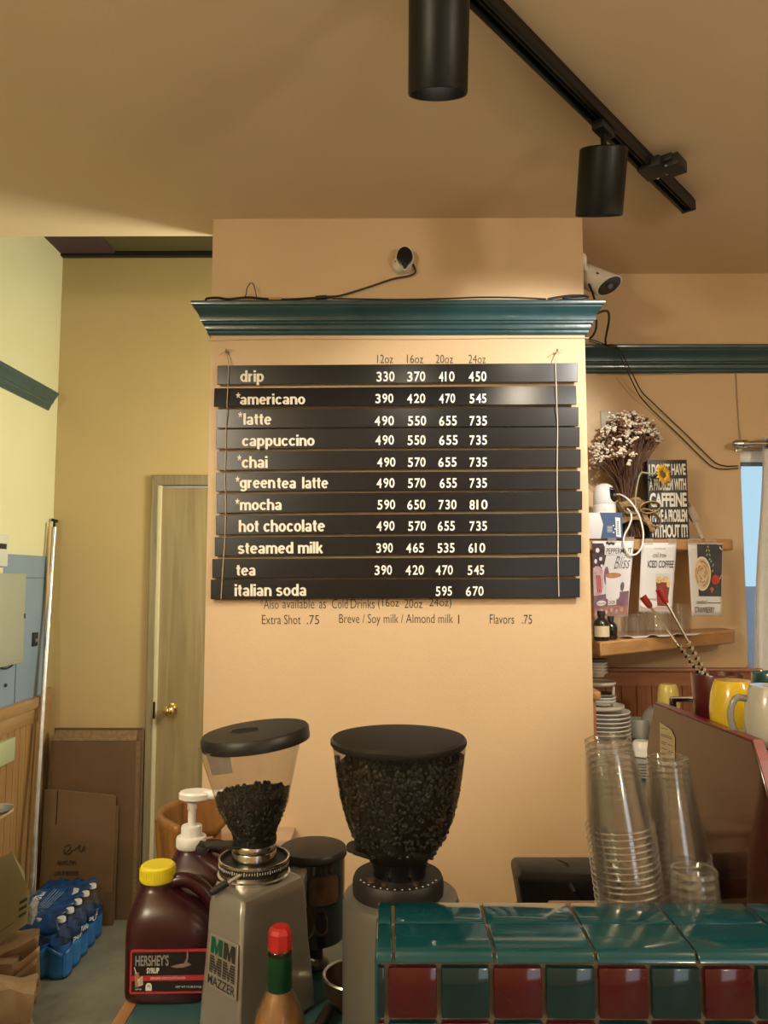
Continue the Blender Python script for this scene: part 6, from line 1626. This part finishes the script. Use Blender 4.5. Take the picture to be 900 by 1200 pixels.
MB().span((XW + 0.020, sb_.y + 0.012, zb3 + 0.02), (XW + 0.026, sa.y - 0.012, za_ - 0.03), bev=0.001).build('rocker', pm('grey_rocker', (0.16, 0.17, 0.18), 0.4), sw, world=True)
cw = MB().tube([PX(2, 783, XW + .02), PX(8, 783.5, XW + .02), PX(13, 781, XW + .02), PX(15.5, 777, XW + .02)], 0.003, 8, smooth=4).build('dangling_wire', cable_m); tag(cw, 'thin black wire under the electrical panel', 'wire')
yvk = PX(6, 803, XW + .014)
kn = MB().ball(yvk + Vector((0.004, 0, 0)), 0.008, (0.6, 1, 1)).build('panel_knob', matte_black); tag(kn, 'tiny black knob low on the blue wall panel', 'knob')
# translucent green holder on the wainscot
ga_, gb_ = PX(15, 880, XW + .04), PX(-12, 880, XW + .04)
gt_, gl_ = PX(10, 866, XW + .04).z, PX(10, 893, XW + .04).z
MBx = MB().span((XW + 0.02, gb_.y, gl_), (XW + 0.05, ga_.y, gt_), bev=0.003)
o = MBx.build('wall_holder', pm('pale_green_plastic', (0.42, 0.44, 0.26), 0.3)); tag(o, 'pale green plastic box fixed to the wooden wainscot at the left edge', 'wall holder')
# corner of a table at the left
tq = P(13, 940, 2.75)
tbz = tq.z
tb4 = thing('side_table', 'teal table with a rounded wooden edge reaching in at the left edge', 'table', (XW + 0.2, 2.4, 0))
x1 = P(15, 943, 2.7).x; y1 = 2.74
poly = rrect(x1 - (XW + 0.04), 0.9, 0.04, 5, ((x1 + XW + 0.04) / 2, y1 - 0.45), tbz)
MB().prism(poly, (0, 0, -0.022)).build('edge', wood('bamboo_edge', (0.50, 0.36, 0.16), (0.62, 0.47, 0.24), 0.4, 'y'), tb4, world=True, bevel=0.006)
poly = rrect(x1 - (XW + 0.04) - 0.036, 0.9 - 0.036, 0.03, 5, ((x1 + XW + 0.04) / 2, y1 - 0.45), tbz)
MB().prism(poly, (0, 0, 0.002)).build('top', pm('dark_teal_top', (0.02, 0.05, 0.055), 0.4), tb4, world=True)
for xx in (XW + 0.08, x1 - 0.08):
    for yy in (y1 - 0.82, y1 - 0.22):
        MB().span((xx - 0.018, yy - 0.018, 0), (xx + 0.018, yy + 0.018, tbz - 0.02)).build('leg', _M['bamboo_edge'], tb4, world=True)
dq = P(-3, 934, 2.62)
o = MB().lathe([(0, 0), (0.035, 0), (0.05, 0.012), (0.052, 0.014), (0.048, 0.015), (0.033, 0.004), (0, 0.004)], (dq.x, 2.62, tbz + 0.002), 28).build('small_dish', metal); tag(o, 'small metal dish on the teal table at the left edge', 'dish')

# poles in the corner
p0, p1 = P(64, 610, YB - 0.045), P(37, 1040, YB - 0.30)
d_ = (p1 - p0).normalized(); t_ = -(p1.z - 0.0) / d_.z
p1 = p1 + d_ * t_
pole = thing('metal_pole', 'long silver pole with a broken clip end leaning in the left corner', 'pole', p1)
al = pm('worn_aluminium', (0.60, 0.585, 0.55), 0.3, 0.85, var=0.2, scale=20)
p0b = p0 + (p1 - p0).normalized() * 0.06
MB().tube([p0b, p1], 0.0125, 14).build('tube', al, pole, world=True)
MB().tube([p0 + (p1 - p0).normalized() * 0.035, p0b + (p1 - p0).normalized() * 0.05], 0.0145, 14).build('ferrule', al, pole, world=True)
MB().tube([p0 + (p1 - p0).normalized() * 0.04, p0], [0.007, 0.006], 10).box(p0 + Vector((0.0, 0, 0.0)), (0.03, 0.012, 0.014), (0, 0.3, 0)).build('clip', dk, pole, world=True)
q0, q1 = PX(58.8, 612, XW + 0.022), PX(48, 860, XW + 0.05)
dd = (q1 - q0).normalized(); q1 = q1 + dd * (-(q1.z) / dd.z)
o = MB().tube([q0, q1], 0.007, 8).build('wooden_stick', wood('pale_stick', (0.46, 0.33, 0.16), (0.58, 0.43, 0.23), 0.5, 'z')); tag(o, 'thin pale wooden stick leaning behind the silver pole', 'stick')
# a trim board at the corner
struct(MB().span((XW, YB - 0.062, 0), (XW + 0.02, YB - 0.001, zb0 + 0.02)).build('trim_10', honey))

# ------------------------------------------------------------------ flattened cardboard boxes
card = pm('brown_cardboard', (0.165, 0.098, 0.047), 0.75, var=0.08, scale=7, bump=0.1, bscale=30)
card2 = pm('darker_cardboard', (0.135, 0.078, 0.037), 0.75, var=0.08, scale=7, bump=0.1, bscale=30)
card_e = pm('cardboard_edge', (0.20, 0.13, 0.066), 0.8, var=0.2, scale=60)
def leaning(name, label, px0, px1, py_top, Yf, Ytop, thk, mat, mate):
    """flattened box: foot at distance Yf, top edge at Ytop"""
    x0 = P(px0, 1000, Yf).x; x1 = P(px1, 1000, Yf).x
    zt = P((px0 + px1) / 2, py_top, Ytop).z
    t = thing(name, label, 'cardboard box', ((x0 + x1) / 2, Yf, 0))
    lean = (Ytop - Yf)
    def pt(x, z, o=0.0): return Vector((x, Yf + lean * z / zt - o, z))
    return t, x0, x1, zt, pt
t, x0, x1, zt, pt = leaning('cardboard_box', 'large flattened cardboard box leaning on the back wall beside the door', 55, 160.5, 855, PZ(150, 1078, 0).y, YB - 0.075, 0.05, card, card_e)
zf = zt - 0.055
MB().prism([pt(x0, 0.001), pt(x1, 0.001), pt(x1, zf), pt(x0, zf)], (0, 0.022, 0)).build('front_sheet', card2, t, world=True)
MB().prism([pt(x0 + 0.004, 0.001, -0.026), pt(x1 + 0.006, 0.001, -0.026), pt(x1 + 0.006, zt, -0.026), pt(x0 + 0.004, zt, -0.026)], (0, 0.016, 0)).build('back_sheet', card, t, world=True)
MB().prism([pt(x0 + 0.003, zf + 0.002, -0.004), pt(x1 - 0.02, zf + 0.002, -0.004), pt(x1 - 0.02, zt - 0.008, -0.022), pt(x0 + 0.014, zt - 0.008, -0.022)], (0, 0.004, 0)).build('folded_flap', card_e, t, world=True)
MB().prism([pt(x1 - 0.016, 0.001, 0.0008), pt(x1, 0.001, 0.0008), pt(x1, zf, 0.0008), pt(x1 - 0.016, zf, 0.0008)], (0, 0.0006, 0)).build('side_fold', card_e, t, world=True)
MB().prism([pt(x0 + 0.004, zt - 0.006, -0.0255), pt(x1 + 0.004, zt - 0.006, -0.0255), pt(x1 + 0.004, zt + 0.003, -0.0255), pt(x0 + 0.004, zt + 0.003, -0.0255)], (0, 0.003, 0)).build('top_edge', pm('dark_cardboard_edge', (0.10, 0.065, 0.035), 0.8), t, world=True)
t, x0, x1, zt, pt = leaning('cardboard_box', 'smaller flattened cardboard box with handwriting, in front of the large one', 47, 131, 926, PZ(125, 1085, 0).y - 0.0, PZ(125, 1085, 0).y + 0.025, 0.02, card2, card_e)
xs_ = P(64, 950, PZ(125, 1085, 0).y).x
zsl = P(64, 965, PZ(125, 1085, 0).y + .04).z
zfl = P(134, 1046, PZ(125, 1085, 0).y).z
MB().prism([pt(x0, 0.001), pt(x1, 0.001), pt(x1, zt - 0.03), pt(x1 - 0.01, zt - 0.025), pt(xs_ + 0.004, zt), pt(xs_ + 0.004, zsl), pt(xs_ - 0.002, zsl), pt(xs_ - 0.002, zt), pt(x0, zt)], (0, 0.012, 0)).build('front_sheet', card, t, world=True)
MB().prism([pt(x0 + 0.01, 0.001, -0.0125), pt(x1 + 0.012, 0.001, -0.0125), pt(x1 + 0.012, zt - 0.08, -0.0125), pt(x0 + 0.01, zt - 0.02, -0.0125)], (0, 0.010, 0)).build('back_sheet', card2, t, world=True)
MB().prism([pt(x1 - 0.03, 0.001, 0.001), pt(x1 + 0.014, 0.001, 0.001), pt(x1 + 0.014, zfl, 0.001), pt(x1 - 0.03, zfl, 0.001)], (0, 0.001, 0)).build('bottom_flap', card2, t, world=True)
yk = PZ(125, 1085, 0).y + 0.02
mk = pm('marker_black', (0.025, 0.017, 0.012), 0.7)
def crd(px, py):
    # point of the leaning sheet at a picture position
    y = yk
    for _ in range(6):
        q = P(px, py, y); y = pt(q.x, q.z).y - 0.0012
    return P(px, py, y)
mb = MB()
for st_ in ([(76, 993), (81, 990), (83, 994), (77, 1000), (82, 1001), (84, 997), (88, 996)], [(88, 996), (92, 992), (95, 990), (93, 995), (96, 998), (98, 992)], [(99, 991), (99.5, 997)], [(75.5, 996), (77, 1001), (83, 1000)]):
    mb.tube([crd(*q) for q in st_], 0.0021, 5, smooth=4)
mb.build('handwriting', mk, t, world=True)
for body, a_, b_ in (('HALF DAWN', (68, 1014), (89, 1008.5)), ('SENSIBLE EAT', (63, 1026), (92, 1021))):
    A, B, T = crd(a_[0], a_[1]), crd(b_[0], a_[1]), crd(a_[0], b_[1])
    # print stands upside down on the folded sheet
    lettering(MB(), body, lambda u, v: B + (A - B) * u + (A - T) * v + (T - A), 0.02).build('printed_line', mk, t, world=True)

# ------------------------------------------------------------------ bottled water in shrink film
water_p = shell('bottle_plastic', (0.93, 0.95, 0.97), rough=0.04, haze=0.03, hcol=(0.6, 0.65, 0.7), edge=0.4, face=0.03)
film_b = pm('blue_shrink_film', (0.010, 0.055, 0.19), 0.22, var=0.35, scale=14, bump=0.5, bscale=45)
label_b = pm('blue_bottle_label', (0.015, 0.10, 0.33), 0.35, var=0.2, scale=20)
cap_w = pm('white_bottle_cap', (0.66, 0.68, 0.70), 0.35)
FR = PZ(77, 1149, 0); BR = PZ(121.5, 1092, 0)
dirp = (BR - FR); Lp = dirp.length; dirp.normalize(); nrmp = Vector((-dirp.y, dirp.x, 0))
nrow, ncol = 5, 3
sp = Lp / nrow; rbt = sp * 0.47
HBt = 0.225
def bottle(c):
    t = thing('water_bottle', '-', 'water bottle', c, group='bottles of the water pack')
    r = rbt
    MB().lathe([(0, 0.004), (r * 0.6, 0.0), (r * 0.9, 0.003), (r, 0.012), (r * 0.97, HBt * .18), (r, HBt * .2), (r, HBt * .58), (r * .96, HBt * .66), (r * .72, HBt * .78), (r * .44, HBt * .87), (r * .36, HBt * .90), (r * .36, HBt * .95)], (0, 0, 0), 22).build('body', water_p, t)
    MB().lathe([(r * 1.01, HBt * .28), (r * 1.02, HBt * .3), (r * 1.02, HBt * .56), (r * 1.01, HBt * .575)], (0, 0, 0), 22).build('label', label_b, t)
    MB().lathe([(0, HBt), (r * .40, HBt), (r * .43, HBt - .003), (r * .44, HBt * .93), (r * .40, HBt * .925), (0, HBt * .925)], (0, 0, 0), 16).build('cap', cap_w, t)
    return t
rowname = ['front row', 'second row', 'third row', 'fourth row', 'rear row']
colname = ['at the right', 'in the middle', 'at the left']
b0 = None
for i in range(nrow):
    for j in range(ncol):
        c = FR + dirp * (sp * (i + 0.5)) + nrmp * (sp * (j + 0.5))
        if b0 is None: b0 = bottle(c); o = b0
        else: o = dup(b0); o.location = c
        o['label'] = 'water bottle in the %s of the blue wrapped pack, %s' % (rowname[i], colname[j])
# film: a printed sheet over the caps and a band round the lower half
wid = sp * ncol
def top_film(u, v):
    s_ = Lp * (-0.01 + 1.0 * v); w_ = wid * (0.16 + 0.86 * u) - 0.01 + sp * 0.35 * (1 - u) * math.sin(v * math.pi * nrow) ** 2
    z = HBt * 0.985 + 0.006 * math.sin(u * ncol * math.pi * 2) * math.cos(v * nrow * math.pi * 2) + 0.011
    if v < 0.10: z -= (0.10 - v) * 0.55
    return FR + dirp * s_ + nrmp * w_ + Vector((0, 0, z))
fo = thing('shrink_wrap', 'blue printed plastic film round the pack of water bottles', 'plastic wrap', FR + dirp * Lp / 2 + nrmp * wid / 2)
MB().grid(top_film, 30, 30).build('top_film', film_b, fo, world=True, solid=0.0008)
def band_pt(t, z):
    # scalloped outline hugging the outer bottles, starting at the front left corner
    P_ = []
    sides = [(FR + nrmp * wid, -nrmp, ncol, -dirp), (FR, dirp, nrow, -nrmp), (FR + dirp * Lp, nrmp, ncol, dirp), (FR + dirp * Lp + nrmp * wid, -dirp, nrow, nrmp)]
    k = t * (2 * nrow + 2 * ncol)
    for o_, d_, n_, out in sides:
        if k <= n_:
            f = k - math.floor(k) if k < n_ else 1.0
            bul = math.sin(math.pi * f)
            c1 = 1.0
            return o_ + d_ * (sp * k) + out * (-sp * 0.20 + sp * 0.235 * bul ** 0.6) + Vector((0, 0, z))
        k -= n_
    return sides[0][0] + Vector((0, 0, z))
zf0, zf1 = 0.006, HBt * 0.50
MB().grid(lambda u, v: band_pt(u, zf0 + (zf1 + 0.012 * math.sin(u * 60) - zf0) * v), 180, 6).build('side_film', pm('bright_blue_film', (0.02, 0.13, 0.36), 0.22, var=0.3, scale=14, bump=0.4, bscale=40), fo, world=True, solid=0.0008)
# wavy dark band and white lettering on the film
MB().grid(lambda u, v: band_pt(0.235 + 0.26 * u, HBt * (0.46 + 0.13 * v) + 0.006 * math.sin(u * 14)) + (-nrmp if True else dirp) * 0.0015, 80, 3).build('navy_band', pm('navy_film', (0.008, 0.022, 0.09), 0.25), fo, world=True)
wl_ = pm('white_film_print', (0.62, 0.66, 0.70), 0.4)
lettering(MB(), 'PURE', lambda u, v: band_pt(0.372 + 0.072 * u, HBt * (0.485 + 0.10 * v)) - nrmp * 0.004, 0.02).build('film_lettering', wl_, fo, world=True)
lettering(MB(), 'pure life', lambda u, v: band_pt(0.245 + 0.10 * u, HBt * (0.47 + 0.12 * v)) - nrmp * 0.004, 0.02, 0.2).build('film_lettering', wl_, fo, world=True)
tf = lambda u, v: top_film(u, v) + Vector((0, 0, 0.003))
MB().add([tf(*q) for q in ((.12, .60), (.24, .60), (.24, .74), (.12, .74))], [(0, 1, 2, 3)]).build('film_badge', wl_, fo, world=True)
mb = MB()
for k in range(5): mb.add([tf(*q) for q in ((.40 + .05 * k, .25), (.42 + .05 * k, .25), (.42 + .05 * k, .62 + .02 * k), (.40 + .05 * k, .62 + .02 * k))], [(0, 1, 2, 3)])
mb.build('film_lettering', pm('pale_film_print', (0.20, 0.30, 0.48), 0.4), fo, world=True)
lettering(MB(), 'water', lambda u, v: tf(.88 - .16 * v, .66 - .26 * u), 0.02, 0.2).build('film_lettering', wl_, fo, world=True)

# ------------------------------------------------------------------ paper bags at the lower left
kraft = pm('kraft_paper', (0.27, 0.175, 0.09), 0.7, var=0.15, scale=9, bump=0.5, bscale=22)
kraft2 = pm('darker_kraft_paper', (0.20, 0.12, 0.058), 0.7, var=0.15, scale=9, bump=0.5, bscale=22)
oliveb = pm('olive_card', (0.27, 0.225, 0.115), 0.6, var=0.06, scale=8)
rk = random.Random(21)
from mathutils import noise as mn
def crumple(c, size, rot, name, mat, label, amp=0.03, cat='paper bag', fs=6.0):
    bm = bmesh.new(); bmesh.ops.create_cube(bm, size=1)
    bmesh.ops.subdivide_edges(bm, edges=bm.edges[:], cuts=9, use_grid_fill=True)
    off = Vector((rk.random() * 50, rk.random() * 50, rk.random() * 50))
    for v in bm.verts:
        v.co = Vector((v.co.x * size[0], v.co.y * size[1], v.co.z * size[2]))
        d = mn.noise_vector(v.co * fs + off) * amp + mn.noise_vector(v.co * fs * 2.7 + off) * amp * 0.45
        v.co += d
    M = Matrix.Translation(Vector(c)) @ Euler(rot).to_matrix().to_4x4()
    bmesh.ops.transform(bm, matrix=M, verts=bm.verts)
    mb = MB().bmadd(bm)
    zmin = min(q.z for q in mb.v)
    o = mb.build(name, mat, angle=22); tag(o, label, cat); return o
def bagat(px, py, Y): return P(px, py, Y)
c_ = bagat(-28, 1150, 2.90); crumple((c_.x, 2.90, 0.14), (0.34, 0.28, 0.24), (0, 0, 0.1), 'paper_bag', kraft2, 'crumpled dark brown paper bag at the bottom of the heap by the wainscot', 0.016)
c_ = bagat(6, 1180, 2.72); crumple((c_.x, 2.72, 0.125), (0.17, 0.12, 0.22), (0.05, 0.12, 0.3), 'paper_bag', kraft, 'crumpled tan paper bag at the lower left corner, in front of the darker bag', 0.026, fs=9)
# folded edges of flat bags leaning on the heap
for k, (ya, dx, yb2, Yk) in enumerate(((1150, 46, 1092, 2.84), (1166, 47, 1108, 2.80), (1178, 41, 1128, 2.775))):
    a = P(-40, ya, Yk); b = P(dx, yb2, Yk)
    u = (b - a); nrm_ = Vector((-0.02, 0.05, -0.16))
    o = MB().grid(lambda s, v: a + u * s + nrm_ * v + Vector((0, 0.012 * math.sin(4 * s + 2 * k), 0.010 * math.sin(5 * s + 3 * v + k))), 16, 6).build('flat_paper_bag', kraft if k % 2 else kraft2, solid=0.008)
    tag(o, ('folded flat paper bag in the heap, %s under the olive box' % ['first', 'second', 'third'][k]), 'paper bag', 'folded bags of the heap')
# olive card box standing tilted on the heap
bx_a = P(14, 999, 2.93); bx_b = P(35, 1046, 2.93); bx_c = P(33, 1072, 2.93)
t = thing('card_box', 'tilted olive card box with green stripes on top of the paper bags', 'box', P(0, 1090, 2.93))
pts = [P(14, 998, 2.93), P(35, 1046, 2.91), P(-45, 1098, 2.86), P(-66, 1042, 2.88)]
low = [P(14, 1035, 2.95), P(32, 1082, 2.915), P(-45, 1138, 2.865), P(-66, 1082, 2.9)]
MB().add([pts[0], pts[1], pts[2], pts[3], low[0] + Vector((0, .10, 0)), low[1], low[2], low[3]], [(0, 1, 2, 3), (1, 5, 6, 2), (0, 4, 5, 1), (3, 7, 4, 0), (2, 6, 7, 3), (4, 7, 6, 5)]).build('carton', oliveb, t, world=True, angle=20)
mb = MB()
f_ = lambda u, v: (pts[1] * (1 - u) + pts[2] * u) * (1 - v) + (low[1] * (1 - u) + low[2] * u) * v + Vector((0.0006, -0.0015, 0.0005))
for k in range(3):
    mb.add([f_(.03, .10 + .22 * k), f_(.15, .08 + .22 * k), f_(.15, .18 + .22 * k), f_(.03, .20 + .22 * k)], [(0, 1, 2, 3)])
mb.build('green_stripes', pm('dull_green_print', (0.035, 0.06, 0.02), 0.6), t, world=True)
MB().add([f_(.22, .62), f_(.8, .62), f_(.8, .66), f_(.22, .66)], [(0, 1, 2, 3)]).build('printed_rule', pm('dull_print', (0.15, 0.13, 0.06), 0.6), t, world=True)
cq = P(40, 1066, 2.98)
crumple(cq + Vector((-0.01, 0, -0.01)), (0.035, 0.05, 0.07), (0.2, 0.3, 0), 'plastic_bag', shell('thin_bag', (0.8, 0.8, 0.78), haze=0.3, hcol=(0.62, 0.58, 0.5), rough=0.2), 'crumpled clear plastic between the olive box and the water pack', 0.016, 'plastic bag', 14)

# ------------------------------------------------------------------ bentwood chair in front of the door
CHY = 2.245
ow = wood('orange_bentwood', (0.20, 0.085, 0.02), (0.29, 0.13, 0.034), 0.35, 'z', 4, 0.2)
Rb = 0.175
lb_ = P(190, 946, CHY)
ccx, ccy, zc_t = lb_.x + Rb, CHY, lb_.z
ch = thing('wooden_chair', 'orange bentwood chair with a curved back rest behind the syrup jugs', 'chair', (ccx, ccy, 0))
def back(u, v):
    a = math.radians(98 + 142 * u)
    edge = min(1.0, 8 * min(u + 0.04, 1.04 - u))
    hgt = 0.125 * (0.55 + 0.45 * edge)
    top = zc_t - 0.010 * (1 - edge)
    r = Rb * (1 - 0.10 * (1 - v))
    return Vector((ccx + r * math.cos(a), ccy + r * math.sin(a), top - hgt * (1 - v)))
MB().grid(back, 40, 6).build('back_rest', ow, ch, world=True, solid=0.015)
for a in (108, 150, 200, 232):
    aa = math.radians(a)
    MB().tube([Vector((ccx + Rb * 1.0 * math.cos(aa), ccy + Rb * 1.0 * math.sin(aa), zc_t - 0.012)), Vector((ccx + Rb * 0.98 * math.cos(aa), ccy + Rb * 0.98 * math.sin(aa), zc_t - 0.06)), Vector((ccx + Rb * 0.80 * math.cos(aa), ccy + Rb * 0.80 * math.sin(aa), 0.52))], 0.013, 12).build('back_post', ow, ch, world=True)
MB().lathe([(0, 0.50), (Rb * 1.0, 0.50), (Rb * 1.04, 0.51), (Rb * 1.03, 0.528), (Rb * 0.9, 0.522), (0, 0.518)], (ccx, ccy, 0), 36).build('seat', ow, ch, world=True)
for a in (45, 135, 225, 315):
    aa = math.radians(a)
    MB().tube([Vector((ccx + Rb * 0.75 * math.cos(aa), ccy + Rb * 0.75 * math.sin(aa), 0.502)), Vector((ccx + Rb * 0.95 * math.cos(aa), ccy + Rb * 0.95 * math.sin(aa), 0.0))], [0.017, 0.013], 12).build('leg', ow, ch, world=True)
